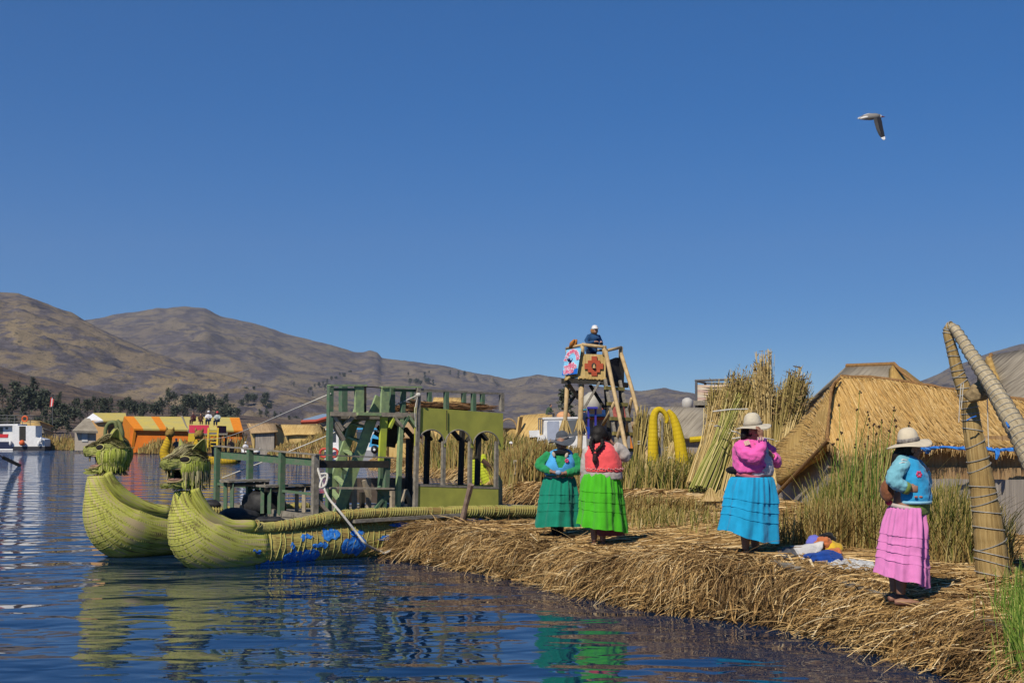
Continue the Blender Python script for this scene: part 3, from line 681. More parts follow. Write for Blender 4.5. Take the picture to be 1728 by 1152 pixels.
LIPS = plain('mouth_lip', (.34, .25, .13), scale=20)
EYED = plain('eye_dark', (.012, .01, .01), rough=.9)

boat = empty('reed_boat', BL(2.2, 1.1, 0), 'yellow-green twin-hulled reed boat with two cat heads, green railings and an arched olive cabin', 'reed boat')

def hull(pix, s, name, rings_from, dense, ch=None):
    path = cr([(*bp(x, y, s), r/FPX*bp(x, y, s).y) for x, y, r in pix], 6)
    pts = [V(q[:3]) for q in path]; rad = [float(q[3]) for q in path]
    k0 = next(i for i, p in enumerate(pts) if (p-OB).dot(AX) > rings_from)
    a = MB(); a.tube(pts[:k0+1], rad[:k0+1], 40)
    h = a.build('prow', REEDG, boat, smooth=True)
    b = MB(); b.tube(pts[k0:], rad[k0:], 24, wob=.025)
    h2 = b.build(name, REEDB, boat, smooth=True)
    # tied cords
    c = MB(); L = 0; nxt = 0
    for i in range(1, len(pts)):
        sg = (pts[i]-pts[i-1]).length; L += sg
        while nxt < L:
            t = 1-(L-nxt)/sg; p = pts[i-1].lerp(pts[i], t); r = rad[i-1]+(rad[i]-rad[i-1])*t; T = (pts[i]-pts[i-1]).normalized()
            sd_ = T.cross(V((0, 0, 1))); sd_ = sd_.normalized() if sd_.length > .1 else NX.copy(); up = sd_.cross(T)
            sl = random.uniform(.02, .14) if i > k0 else .02
            ring = [p+(sd_*math.cos(q)+up*math.sin(q))*(r*(1.008 if i > k0 else 1.001)+(.004 if i > k0 else .0))+T*(sl*math.sin(q)+(.012 if i > k0 else .004)*random.uniform(-1, 1)) for q in [2*PI*k/20 for k in range(21)]]
            c.tube(ring, .0085 if i > k0 else .0032, 4, cap=False); nxt += random.uniform(.09, .15) if i > k0 else dense
    c.build('binding_cord', BIND, h2, smooth=True)
    return pts, rad, h, h2
NEARPIX = [(312, 828, 17.5), (313, 850, 24), (319, 876, 37), (336, 905, 50), (374, 924, 50), (425, 924, 42), (500, 918, 38), (580, 911, 36), (660, 905, 34), (740, 900, 33), (820, 896, 32), (900, 893, 30), (970, 889, 25), (1015, 884, 15)]
FARPIX = [(166, 802, 17.5), (169, 830, 26), (181, 862, 42), (206, 889, 52), (252, 897, 46), (305, 897, 38), (380, 893, 33), (470, 886, 30), (560, 880, 28), (650, 876, 24)]
npts, nrad, nprow, nhull = hull(NEARPIX, 0, 'hull', .40, .036)
fpts, frad, fprow, fhull = hull(FARPIX, 2.4, 'hull', .6, .036)
def roll(pix, s, k, th):
    path = cr([(*bp(x, y, s), r/FPX*bp(x, y, s).y*th) for x, y, r in pix], 5); pts = [V(q[:3]) for q in path]; rad = [float(q[3]) for q in path]
    a = MB(); a.tube(pts[:k*5+1], rad[:k*5+1], 14, wob=.02); a.build('gunwale_roll', REEDG, boat, smooth=True)
    b = MB(); b.tube(pts[k*5:], [r*random.uniform(.85, 1.05) for r in rad[k*5:]], 12, wob=.07); o = b.build('gunwale_roll', REEDB, boat, smooth=True)
    c = MB()
    for i in range(k*5, len(pts)-1):
        for t in (0, .25, .5, .75):
            p = pts[i].lerp(pts[i+1], t); T = (pts[i+1]-pts[i]).normalized(); sd_ = T.cross(V((0, 0, 1))).normalized(); up = sd_.cross(T); r = rad[i]*1.04+.004
            if random.random() < .75: c.tube([p+(sd_*math.cos(q)+up*math.sin(q))*r+T*.03*math.sin(q) for q in [2*PI*j/12 for j in range(13)]], .006, 4, cap=False)
    c.build('binding_cord', BIND, o)
roll([(329, 824, 8), (337, 846, 10.5), (355, 873, 12.5), (385, 888, 12.5), (428, 888, 11), (436, 891, 8), (480, 887, 9), (520, 880, 9), (560, 872, 9), (620, 866, 8), (700, 864, 8), (780, 863, 9), (860, 862, 9), (940, 862, 8)], -.26, 4, 1.0)
roll([(181, 798, 8), (192, 818, 10), (214, 840, 11.5), (247, 857, 11.5), (285, 863, 10), (340, 865, 9), (430, 860, 8), (520, 856, 8)], 2.08, 4, 1.0)

def tarp(px0, px1, lo, hi, jag=.25):
    # irregular sheet of blue plastic on the near side of the hull, angles from horizontal
    N = int((px1-px0)/3)+3; rows = 7; vs = []
    cx = [proj(p)[0] for p in npts]; a = random.random()*9
    for j in range(rows):
        for i in range(N):
            x = px0+(px1-px0)*i/(N-1); u = i/(N-1)
            c = V([np.interp(x, cx, [p[k] for p in npts]) for k in range(3)]); r = float(np.interp(x, cx, nrad))
            e = jag*(mnoise.noise(V((x*.11+a, 3, j*.1)))); env = (1-abs(2*u-1)**3)**.5 if 0 < u < 1 else 0
            m = (lo+hi)/2; l0 = m+(lo+e-m)*env; h0 = m+(hi+jag*mnoise.noise(V((x*.15+a, 9, 0)))-m)*env
            f = l0+(h0-l0)*j/(rows-1); rr = r*1.018+.004+.012*mnoise.noise(V((x*.2+j*.5, j*.9, a)))
            vs.append(c-NX*math.cos(f)*rr+V((0, 0, math.sin(f)*rr)))
    fs = [(j*N+i, j*N+i+1, (j+1)*N+i+1, (j+1)*N+i) for j in range(rows-1) for i in range(N-1)]
    m = MB(); m.add(vs, fs); return m
for args in [(412, 470, -.95, -.5), (458, 522, -.75, -.15), (488, 510, .28, .48), (524, 556, .15, .7), (556, 600, -.6, .2), (572, 596, .25, .5), (506, 534, -.1, .08), (617, 655, -.05, .15), (640, 704, .55, .78), (765, 806, .35, .8), (905, 940, -.1, .25), (900, 1000, -.75, -.35), (470, 480, .0, .1), (404, 420, -.1, .02)]:
    tarp(*args).build('tarp_patch', BLUET, boat, smooth=True, label='torn blue plastic tarp showing through the reed bindings')
# ---- cat heads
def cat_head(cpx, cpy, s, fwd, R, label, fringe):
    c = bp(cpx, cpy, s); F = V((fwd[0], fwd[1], 0)).normalized(); S = V((-F.y, F.x, 0)); U = V((0, 0, 1))
    # local -> world; x forward, y to the head's left, z up
    def w(x, y, z): return c+F*(x*R)+S*(y*R)+U*(z*R)
    Rm = Matrix((F, S, U)).transposed()
    sk = MB(); sk.ell(c, (.98*R, .92*R, .92*R), 18, 12, Rm)
    sk.ell(w(.05, 0, -.45), (.85*R, .88*R, .62*R), 16, 10, Rm)
    sk.tube([w(.3, 0, .16), w(.8, 0, .12), w(1.22, 0, .08), w(1.42, 0, .02)], [.72*R, .54*R, .40*R, .27*R], 14, sq=(1.05, .74))       # upper muzzle
    sk.tube([w(.2, 0, -.66), w(.65, 0, -.86), w(.95, 0, -.84), w(1.12, 0, -.76)], [.50*R, .32*R, .22*R, .12*R], 14, sq=(1.15, .6))  # lower jaw
    for y in (-.2, .2): sk.ell(w(1.34, y, .16), (.16*R, .15*R, .13*R), 8, 6, Rm)
    g = remesh(sk, .03, 2, .012, 14)
    mc, mr = V((.74, 0, -.40)), V((.52, .50, .33)); inv = Rm.transposed(); inside = []
    for i, p in enumerate(g.v):                          # open the mouth: push the skin behind it inwards
        q = inv @ (V(p)-c)/R; d = V(((q.x-mc.x)/mr.x, (q.y-mc.y)/mr.y, (q.z-mc.z)/mr.z)); k = d.y*d.y+d.z*d.z
        if k < 1 and q.x > mc.x-mr.x*math.sqrt(1-k) and d.x < 1:
            inside.append(True); g.v[i] = tuple(w(mc.x-mr.x*math.sqrt(1-k), q.y, q.z))
        else: inside.append(False)
    mo = MB(); mo.v = list(g.v); dark = [all(inside[j] for j in f) for f in g.f]; mo.f = [f for f, d_ in zip(g.f, dark) if d_]; mo.uv = [None]*len(mo.f); mo.mi = [0]*len(mo.f)
    g.f = [f for f, d_ in zip(g.f, dark) if not d_]; g.uv = [None]*len(g.f); g.mi = [0]*len(g.f)
    h = g.build('cat_head', plain('head_reed_core_'+('a' if fringe > 1 else 'b'), (.25, .27, .06), (.13, .13, .04), scale=26, bump=.8, bd=.03), boat, smooth=True, label=label)
    # mouth
    mo.build('mouth', MOUTH, h, smooth=True)
    lp = MB()
    pl = [w(1.34, 0, -.06), w(1.15, .30, -.10), w(.75, .53, -.13), w(.46, .66, -.24), w(.60, .60, -.52), w(.88, .38, -.70), w(1.13, .0, -.72), w(.88, -.38, -.70), w(.60, -.60, -.52), w(.46, -.66, -.24), w(.75, -.53, -.13), w(1.15, -.30, -.10), w(1.34, 0, -.06)]
    lp.tube([V(q) for q in cr(pl, 3)], .045*R, 6, cap=False); lp.build('lip', LIPS, h, smooth=True)
    tg = MB(); tg.tube([w(.5, 0, -.62), w(.85, .02, -.62), w(1.08, .02, -.62)], [.30*R, .24*R, .08*R], 8, sq=(1.3, .35)); tg.build('tongue', plain('tongue', (.30, .17, .13)), h, smooth=True)
    tt = MB()
    for y in (-.22, .22): tt.tube([w(1.10, y, -.06), w(1.12, y, -.40)], [.05*R, .03*R], 5)
    tt.build('tooth', LIPS, h)
    # eyes
    for y in (1, -1):
        d = V((.62, y*.60, .30)).normalized(); ec = w(d.x*.99, d.y*.95, d.z*.97); N = (F*d.x+S*d.y+U*d.z).normalized(); tu = (S*(-d.y*0)+F*(-d.y*y*1.0)+S*(d.x*y)).normalized(); tu = (tu-N*tu.dot(N)).normalized(); tv = N.cross(tu)
        e = MB(); e.ell(ec+N*.015*R, (.25*R, .15*R, .07*R), 12, 6, Matrix((tu, tv, N)).transposed()); eo = e.build('eye', EYED, h, smooth=True)
        q = MB(); q.tube([ec+tu*(math.cos(t)*.26*R)+tv*(math.sin(t)*.16*R) for t in [2*PI*k/16 for k in range(17)]], .036*R, 6, cap=False); q.build('eyelid', BIND, h, smooth=True)
    # ears: cupped triangular shells
    for y in (1, -1):
        b = w(-.10, y*.60, .66); out = (S*y*.55+U*.95+F*(-.05)).normalized(); acr = (F*.75-S*y*.35).normalized(); nr = out.cross(acr).normalized()
        if nr.dot(F) < 0: nr = -nr
        def earp(u, v, d=0.0):
            wd = .40*R*(1-v)**.75; x = (2*u-1)
            return b+out*(v*.72*R)+acr*(x*wd)+nr*(-.14*R*(1-x*x)*(1-v)+d)
        ea = MB(); ea.grid(lambda u, v: earp(u, v), 9, 8, uvs=(.3, .3)); ea.grid(lambda u, v: earp(1-u, v, -.03*R), 9, 8, uvs=(.3, .3))
        eo = ea.build('ear', REEDG, h, smooth=True)
        rm = MB(); rm.tube([earp(0, v/8) for v in range(9)]+[earp(1, v/8) for v in range(8, -1, -1)], .03*R, 5); rm.build('ear_rim', BIND, h)
    # reed coat: crown reeds run back from the muzzle, cheek reeds hang down
    def surf(d):
        k = 1/math.sqrt((d.x/.98)**2+(d.y/.92)**2+(d.z/.92)**2); return d*k
    from mathutils.bvhtree import BVHTree
    bv = BVHTree.FromPolygons(g.v, g.f)
    def snap(x, y, lift):
        h_ = bv.ray_cast(w(x, y, 3), -U); return (h_[0] if h_[0] is not None else w(x, y, .2))+U*lift
    N = 900; pts = np.zeros((N, 6, 3))
    for i in range(N):
        y0 = random.uniform(-1, 1); t0 = random.uniform(0, .8); t1 = t0+random.uniform(.15, .32); lf = random.uniform(.006, .03)
        for j in range(6):
            t = t0+(t1-t0)*j/5; x = 1.36-2.2*t; hw = .20+.68*min(1, max(0, t*1.5))**.8
            if t > .85: hw *= max(.3, 1-(t-.85)*1.6)
            pts[i, j] = snap(x, y0*hw, lf*(1+.8*j/5))
    ribbons('crown_reeds', pts-np.array(h.parent.location), RNG.uniform(.011, .022, N), DRYTOP, wdir=np.array([tuple(S)]*N)+RNG.normal(size=(N, 3))*.25, parent=h, kind='stuff')
    N = 420; pts = np.zeros((N, 4, 3))                    # reeds wrapping the sides of the muzzle and jaw
    for i in range(N):
        sd_ = random.choice((-1, 1)); up_ = random.random() < .62; x0 = random.uniform(.35, 1.25); z0 = random.uniform(-.10, .38) if up_ else random.uniform(-1.02, -.78); l = random.uniform(.18, .4)
        for j in range(4):
            x = x0-l*(j/3-.5); zz = z0+.10*l*(j/3-.5); h_ = bv.ray_cast(w(x, sd_*3, zz), -S*sd_); p = h_[0] if h_[0] is not None else w(x, sd_*.3, zz)
            pts[i, j] = p+S*(sd_*.012)
    ribbons('muzzle_reeds', pts-np.array(h.parent.location), RNG.uniform(.012, .022, N), MUZST, wdir=np.array([tuple(U)]*N)+RNG.normal(size=(N, 3))*.2, parent=h, kind='stuff')
    N = 560; pts = np.zeros((N, 5, 3))
    for i in range(N):
        a = random.choice((-1, 1))*random.uniform(.62, 2.95); z = random.uniform(-.25, .30); d = V((math.cos(a), math.sin(a), z)).normalized(); ln = random.uniform(.35, .75)*(1+.15*fringe)
        for j in range(5):
            t = j/4; zz = d.z-ln*t; rr = math.sqrt(max(.2, 1-(max(min(zz, .9), -.55))**2))
            k = .98*(1.04+.03*t)*max(rr, .72); pts[i, j] = w(math.cos(a)*k, math.sin(a)*k*.94, zz)+V((random.uniform(-.004, .004),)*3)
        
    ribbons('cheek_reeds', pts-np.array(h.parent.location), RNG.uniform(.014, .028, N), LIMEST, wdir=np.cross(pts[:, 0]-np.array(c), [0, 0, 1.0])+RNG.normal(size=(N, 3))*.04, parent=h, kind='stuff')
    if fringe > 1:
        N = 130; pts = np.zeros((N, 4, 3))
        for i in range(N):
            a = -random.uniform(.75, 2.4) if F.x*S.y > -9 else 0; a = random.choice((1, 1, -1))*random.uniform(.7, 2.5); z0 = random.uniform(-.45, .0); ln = random.uniform(.35, .75)
            for j in range(4):
                t = j/3; pts[i, j] = w(math.cos(a)*(.98+.05*t), math.sin(a)*(.93+.07*t), z0-ln*t)
        ribbons('beard_reeds', pts-np.array(h.parent.location), RNG.uniform(.016, .03, N), DRYTOP, wdir=np.cross(pts[:, 0]-np.array(c), [0, 0, 1.0])+RNG.normal(size=(N, 3))*.2, parent=h, kind='stuff')
    N = 130; pts = np.zeros((N, 3, 3))                            # ruff where the head is tied on
    for i in range(N):
        a = random.uniform(0, 2*PI); r0 = random.uniform(.3, .6)
        for j in range(3): pts[i, j] = w(math.cos(a)*(r0+.12*j)-.02, math.sin(a)*(r0+.12*j), -.86-.13*j)
    ribbons('ruff_reeds', pts-np.array(h.parent.location), RNG.uniform(.014, .026, N), DRYTOP, parent=h, kind='stuff')
cat_head(319, 786, .0, (-.66, -.75), .325, 'cat head with a shaggy dry beard, on the nearer prow', 1.6)
cat_head(190, 765, 2.4, (-.93, -.37), .325, 'smooth-cheeked cat head in profile, on the farther prow', .6)

# ---- deck, railing, ladder, cabin
def bm_(p0, p1, w, h, mat, name, par=None, up=(0, 0, 1)):
    m = MB(); m.beam(p0, p1, w, h, up); return m.build(name, mat, par or boat)
d = MB()
for k in range(9):
    s0 = -.12+k*.30; d.panel([BL(1.42-.2*s0, s0, .70+random.uniform(0, .012)), BL(6.2, s0, .70), BL(6.2, s0+.28, .70), BL(1.42-.2*(s0+.28), s0+.28, .70+random.uniform(0, .012))], .05, udir=AX, side=(0, 0, 1))
d.beam(fr(362, 853), fr(552, 880), .06, .16); d.build('deck', GREYW, boat)
for x, y0, y1, wd, mt in [(367, 752, 852, .085, GPAINT), (422, 757, 861, .095, GPAINT), (476, 761, 868, .095, GPAINT), (532.5, 766, 877, .10, GREYW)]:
    bm_(fr(x, y0), fr(x-2, y1), wd, .085, mt, 'railing_post', up=NX)
bm_(fr(364, 752), fr(537, 767), .11, .022, GREYW, 'rail'); bm_(fr(368, 767, -.055), fr(533, 780, -.055), .03, .125, GPAINT, 'rail'); bm_(fr(367, 816), fr(533, 834), .04, .04, GPAINT, 'rail')
bm_(bp(534, 767, .08), bp(662, 772, .08), .10, .022, GREYW, 'rail'); bm_(bp(536, 783, .06), bp(656, 783, .06), .03, .12, DARKW, 'rail')
bm_(bp(654, 772, .1), bp(650, 838, .1), .09, .08, GPAINT, 'railing_post', up=NX); bm_(bp(553, 823, .05), bp(662, 824, .05), .14, .03, PALEW, 'rail')
bm_(bp(638, 822, .1), bp(655, 840, .1), .08, .08, GPAINT, 'railing_post'); bm_(bp(648, 838, .1), bp(646, 868, .1), .08, .08, GPAINT, 'railing_post', up=NX)
bm_(bp(540, 832, .1), bp(540, 872, .1), .07, .07, GPAINT, 'railing_post', up=NX); bm_(bp(533, 842, .05), bp(560, 872, .05), .08, .06, PALEW, 'brace'); bm_(bp(626, 868, .08), bp(645, 842, .08), .07, .05, GPAINT, 'brace')
# benches on the fore deck
for (x0, y0), (x1, y1), s in [((378, 808), (447, 817), 1.5), ((440, 817), (516, 824), 1.0)]:
    b = MB(); p0 = bp(x0, y0, s); p1 = bp(x1, y1, s); z = (p0.z+p1.z)/2+.02; p0.z = p1.z = z
    b.beam(p0, p1, .34, .035); o = b.build('bench', GREYW, boat)
    for t in (.12, .88):
        q = p0.lerp(p1, t)
        for e in (-.12, .12):
            lg = MB(); lg.beam(q+NX*e, (q+NX*e).xy.to_3d()+V((0, 0, .70)), .06, .06); lg.build('leg', PALEW if (t+e) > .5 else GPAINT, o)
    ap = MB(); ap.beam(p0-V((0, 0, .06))-NX*.14, p1-V((0, 0, .06))-NX*.14, .02, .07); ap.build('apron', DARKW, o)
# frame posts, near plane s=.3 and far plane s=2.1
def post(x0, y0, x1, y1, s, w, mat, h=None): return bm_(bp(x0, y0, s), bp(x1, y1, s), h or w, w, mat, 'frame_post', up=AX)
post(557.5, 650, 554, 866, .3, .085, GPAINT); post(579, 652, 579, 862, 2.0, .12, GPAINT)
post(606, 651, 606, 700, .3, .17, GPAINT2, .05); post(615, 650, 615, 698, .5, .05, DARKW)
post(650, 653, 648, 704, .3, .16, GPAINT2, .05); post(648, 700, 644, 780, .3, .13, YPAINT, .05); post(645, 775, 642, 864, .32, .11, GPAINT, .07); post(661, 654, 661, 698, .45, .09, GPAINT)
post(681, 656, 679, 700, .4, .075, GPAINT); post(696, 660, 695, 700, 1.9, .06, GPAINT); post(706, 654, 700, 868, .26, .07, GREYW)
post(676.5, 706, 671, 864, .3, .075, GPAINT2); post(691, 740, 689, 850, 1.9, .10, DARKW)
for x, s, m in [(753, .3, GPAINT), (799, .3, GPAINT), (846.5, .3, GREYW)]: post(x, 659+(x-709)*.05, x, 694, s, .075, m)
for x, s in [(724.5, 2.0), (782.5, 2.0), (814, 2.0)]: post(x, 661, x, 692, s, .075, GPAINT)
bm_(bp(555, 650, .3), bp(617, 650, .3), .10, .03, GPAINT2, 'rail'); bm_(bp(643, 653, .3), bp(710, 653, .3), .10, .03, GPAINT2, 'rail'); bm_(bp(708, 657, .3), bp(849, 664, .3), .06, .03, GREYW, 'rail')
bm_(bp(709, 660, 2.0), bp(830, 664, 2.0), .06, .03, GREYW, 'rail'); bm_(bp(560, 657, .32), bp(600, 657, .32), .03, .05, GPAINT, 'rail'); bm_(bp(665, 658, .36), bp(704, 659, .36), .03, .05, GPAINT, 'rail')
bm_(bp(617, 652, .3), bp(645, 654, .3), .02, .02, DARKW, 'rail')
# upper deck
ud = MB()
za = bp(600, 699, .3).z
uc = bp(566, 699, 2.05); uc.z = za
ud.panel([BL(1.95, .34, za), BL(5.6, .34, za-.04), BL(5.6, 2.05, za-.04), uc], .07, udir=NX, side=(0, 0, 1)); ud.build('upper_deck', GREYW, boat)
bm_(bp(557, 698, .27), bp(700, 700, .27), .05, .07, PALEW, 'deck_beam'); bm_(bp(603, 698, .22), bp(642, 699, .22), .06, .05, GPAINT2, 'deck_beam')
# V braces
for a, b in [((561, 701), (577, 726)), ((594, 703), (580, 720)), ((562, 714), (579, 742))]: bm_(bp(*a, .32), bp(*b, .34), .06, .09, PALEW, 'brace', up=NX)
# zig-zag arch boards between the posts
for a, b, mt in [((656, 722), (664, 704), YPAINT), ((662, 702), (677, 720), PALEW), ((677, 722), (688, 702), GPAINT), ((688, 702), (702, 722), GPAINT2)]: bm_(bp(*a, .29), bp(*b, .29), .05, .10, mt, 'brace', up=NX)
ab = MB()
for k in range(7):
    t0, t1 = k/7, (k+1)/7; q = lambda t: (647+29*math.sin(t*PI/2)-2, 745-24*(1-math.cos(t*PI/2))*1.0-(0)) 
    ab.beam(bp(647+27*t0**1.6, 752-36*t0**.7, .8), bp(647+27*t1**1.6, 752-36*t1**.7, .8), .5, .03, up=NX)
ab.build('arch_board', DARKW, boat)
for x0 in (676, 703, 752, 797):
    m = MB(); m.beam(bp(x0-9, 745, 1.9), bp(x0+7, 722, 1.9), .05, .12, up=NX); m.beam(bp(x0+7, 722, 1.9), bp(x0+24, 742, 1.9), .05, .12, up=NX); m.build('arch_board', DARKW, boat)
for x in (722, 780, 808): post(x, 726, x-3, 818, 1.95, .085, DARKW)
# ladder
ld = MB(); S2t, S2b = bp(641, 670, .5), bp(570, 866, .5); S1t, S1b = bp(612, 670, .95), bp(553, 842, .95)
ld.beam(S2t, S2b, .045, .19, up=NX.cross(S2t-S2b)); ld.beam(S1t, S1b, .045, .17, up=NX.cross(S1t-S1b)); lo = ld.build('ladder', GPAINT2, boat)
for k in range(7):
    t = .14+k*.128; r_ = MB(); r_.beam(S1t.lerp(S1b, t), S2t.lerp(S2b, t), .10, .035); r_.build('rung', GPAINT2, lo)
# olive cabin wall with arches (one board cut through), lower board
def arch_wall():
    m = MB(); bot = lambda x: 752+(x-701)*.036
    arcs = [(727.5, 22.5, 748, 725), (773.5, 21.5, 747, 725), (820.5, 21.5, 749, 728)]
    cols = sorted(set([700.5, 849]+[c+r*math.cos(PI*k/14) for c, r, _, _ in arcs for k in range(15)]))
    def low(x):
        for c, r, sp, pk in arcs:
            if abs(x-c) <= r+1e-6: return pk+(sp-pk)*(1-math.sqrt(max(0, 1-((x-c)/r)**2)))
        return bot(x)
    def low2(x, side):      # at jumps use both values
        e = .001*side; return low(x+e)
    top = lambda x: 687+(x-708)*.071
    for a, b in zip(cols[:-1], cols[1:]):
        q = [bp(a, top(a), .26), bp(b, top(b), .26), bp(b, low2(b, -1), .26), bp(a, low2(a, 1), .26)]
        m.panel(q, .03, udir=(0, 0, 1), side=-NX)
    return m
arch_wall().build('cabin_wall', OLIVE, boat)
lw = MB(); lw.panel([bp(702, 818, .25), bp(770, 820, .25), bp(841, 823, .25), bp(841, 855, .25), bp(697, 868, .25)], .03, udir=(0, 0, 1), side=-NX); lw.build('cabin_wall', OLIVE, boat)
bm_(bp(754, 692, .235), bp(754, 726, .235), .012, .012, DARKW, 'panel_seam', up=AX)
for x, y1 in [(748.5, 819), (793.5, 822), (838, 822)]: post(x, 744, x-1, y1, .3, .07, GREYW, .06)
for c, r, sp, pk in [(727.5, 22.5, 748, 725), (773.5, 21.5, 747, 725), (820.5, 21.5, 749, 728)]:
    m = MB(); m.tube([bp(c+r*math.cos(PI*k/14), pk+(sp-pk)*(1-math.sin(PI*k/14)), .25) for k in range(15)], .014, 5); m.build('arch_trim', GREYW, boat)
bm_(bp(702, 818, .27), bp(841, 823, .27), .05, .04, GREYW, 'sill')
ew = MB(); ew.panel([bp(842, 800, .27), bp(848, 812, .9), bp(848, 850, .9), bp(842, 854, .27)], .03, side=AX); ew.build('cabin_wall', GPAINT, boat)
fw = MB(); fw.panel([bp(556, 806, 2.05), bp(706, 806, 2.05), bp(706, 848, 2.05), bp(556, 848, 2.05)], .03, udir=AX, side=-NX); fw.build('far_wall', plain('brown_board', (.20, .16, .13), (.13, .10, .08), scale=5), boat)
fw = MB(); fw.panel([bp(706, 816, 2.05), bp(842, 818, 2.05), bp(842, 850, 2.05), bp(706, 850, 2.05)], .03, udir=AX, side=-NX); fw.build('far_wall', OLIVE, boat)
# clutter posts on the deck
for x, y0, y1, s, mt in [(598, 806, 866, .6, PALEW), (622, 806, 864, .9, PALEW), (611, 830, 866, .5, DARKW), (662, 828, 864, .7, PALEW), (585, 800, 860, 1.2, GPAINT), (683, 850, 866, .35, PALEW)]: post(x, y0, x, y1, s, .07, mt)
for a, b in [((613, 810), (623, 838)), ((676, 848), (684, 826)), ((684, 826), (694, 852))]: bm_(bp(*a, .5), bp(*b, .5), .05, .11, PALEW, 'brace', up=NX)
# bundles of dry reeds on the cabin roof
def heap(name, c, L, r, ax, n, mat, label, cat, group=None, w=.02):
    pts = np.zeros((n, 3, 3)); c = np.array(c)
    ax = np.array(ax, float); ax /= np.linalg.norm(ax)
    for i in range(n):
        a = random.uniform(0, 2*PI); q = r*math.sqrt(random.random()); o = np.array([-ax[1], ax[0], 0])*math.cos(a)*q*1.8+np.array([0, 0, abs(math.sin(a))*q])
        s = random.uniform(-.25, .25)*L; l = L*random.uniform(.3, .5); e = np.array([random.gauss(0, .06), random.gauss(0, .06), random.gauss(0, .03)])
        for j in range(3): pts[i, j] = c+o+ax*(s+l*(j-1))+e*(j-1)
    return ribbons(name, pts, RNG.uniform(w*.7, w*1.4, n), mat, label=label, category=cat, group=group)
ROOFST = strand('old_straw', [(0, (.07, .035, .015)), (.5, (.20, .10, .04)), (1, (.36, .22, .10))])
for x, y, s, L in [(728, 685, .9, .9), (790, 688, 1.0, 1.1), (690, 690, .8, .45)]:
    p = bp(x, y, s); p.z = max(p.z-.03, za+.01); heap('reed_heap', p, L, .10, AX, 150, ROOFST, {728: 'brown reed heap on the cabin roof beside the tied corner post', 790: 'long brown reed heap at the right of the cabin roof', 690: 'small brown reed heap at the left edge of the cabin roof'}[x], 'reed heap', 'heaps of dry reeds on the cabin roof')
# black sheets
for k, (x, y, s, sx, sy, sz, lab) in enumerate([(402, 873, .45, .32, .3, .16, 'crumpled black sheet lying at the front corner of the boat deck'), (450, 877, .12, .3, .12, .06, 'flat black sheet on the roll beside the front railing'), (445, 851, 1.4, .40, .3, .26, 'black covered bundle under the bench on the boat deck'), (358, 851, 2.2, .16, .14, .09, 'small black bundle by the far railing post')]):
    p = bp(x, y, s); m = MB(); m.ell(p, (sx, sy, sz), 18, 10, fn=lambda q: q*(1+.28*mnoise.noise(q*7+V((k, 0, 0))))); m.build('black_sheet', BLACKC, smooth=True, label=lab, category='sheet')

# ---- ropes, stake, plank
def rope(pts, r, label, mat=WROPE, m=6, name='rope'):
    o = MB(); o.tube([V(q) for q in cr(pts, m)], r, 6); return o.build(name, mat, smooth=True, label=label, category='rope')
p0, p1 = bp(706, 666, .2), fr(375, 806, -.05); rope([p0, p0.lerp(p1, .5)-V((0, 0, .04)), p1], .011, 'white rope slanting from the cabin corner post down to the front railing')
kn = MB(); kn.ell(bp(706, 666, .2), (.05, .05, .04), 8, 6); kn.tube([bp(705, 668, .2), bp(700, 690, .2), bp(701, 720, .2)], .008, 5); kn.build('rope_knot', WROPE, label='rope knot tied around the cabin corner post', category='rope knot')
p0, p1 = bp(558, 664, .25), P(346, 741, 97); rope([p0, p0.lerp(p1, .5)-V((0, 0, .25)), p1], .012, 'long thin rope from the upper frame post to the distant red and yellow boat')
tip = G(651, 930, .02)
rope([bp(536, 790, .0), bp(541, 806, -.1), bp(548, 826, -.2), bp(556, 842, -.3), bp(576, 866, -.5), bp(600, 896, -.6), bp(618, 918, -.7), tip.lerp(bp(630, 928, -.8), .5), V((-2.05, 21.3, .10)), V((-1.8, 21.6, .3))], .021, 'thick pale mooring rope hanging from the railing to the island tip', m=8)
rope([bp(538, 800, -.05), bp(552, 800, -.14), bp(549, 818, -.18), bp(540, 822, -.18), bp(545, 806, -.12), bp(556, 806, -.1)], .02, 'loop of pale rope knotted on the front railing corner', m=6)
sb = V((-.87, 21.95, 0)); sb = P(777, 892, 21.75)
m = MB(); m.tube([sb-V((0, 0, .3)), sb, P(786, 852, 21.6), P(795, 817, 21.45)], [.05, .05, .045, .05], 8, wob=.04); m.build('stake', plain('stake_wood', (.30, .22, .17), (.18, .12, .09), scale=9, bump=.4), label='weathered brown stake driven into the island edge before the cabin', category='stake')
m = MB(); m.beam(bp(596, 879, -.33), bp(776, 868, -.33), .13, .055, up=(0, 0, 1)); m.build('plank', GREYW, label='long grey plank lying along the near hull', category='plank')
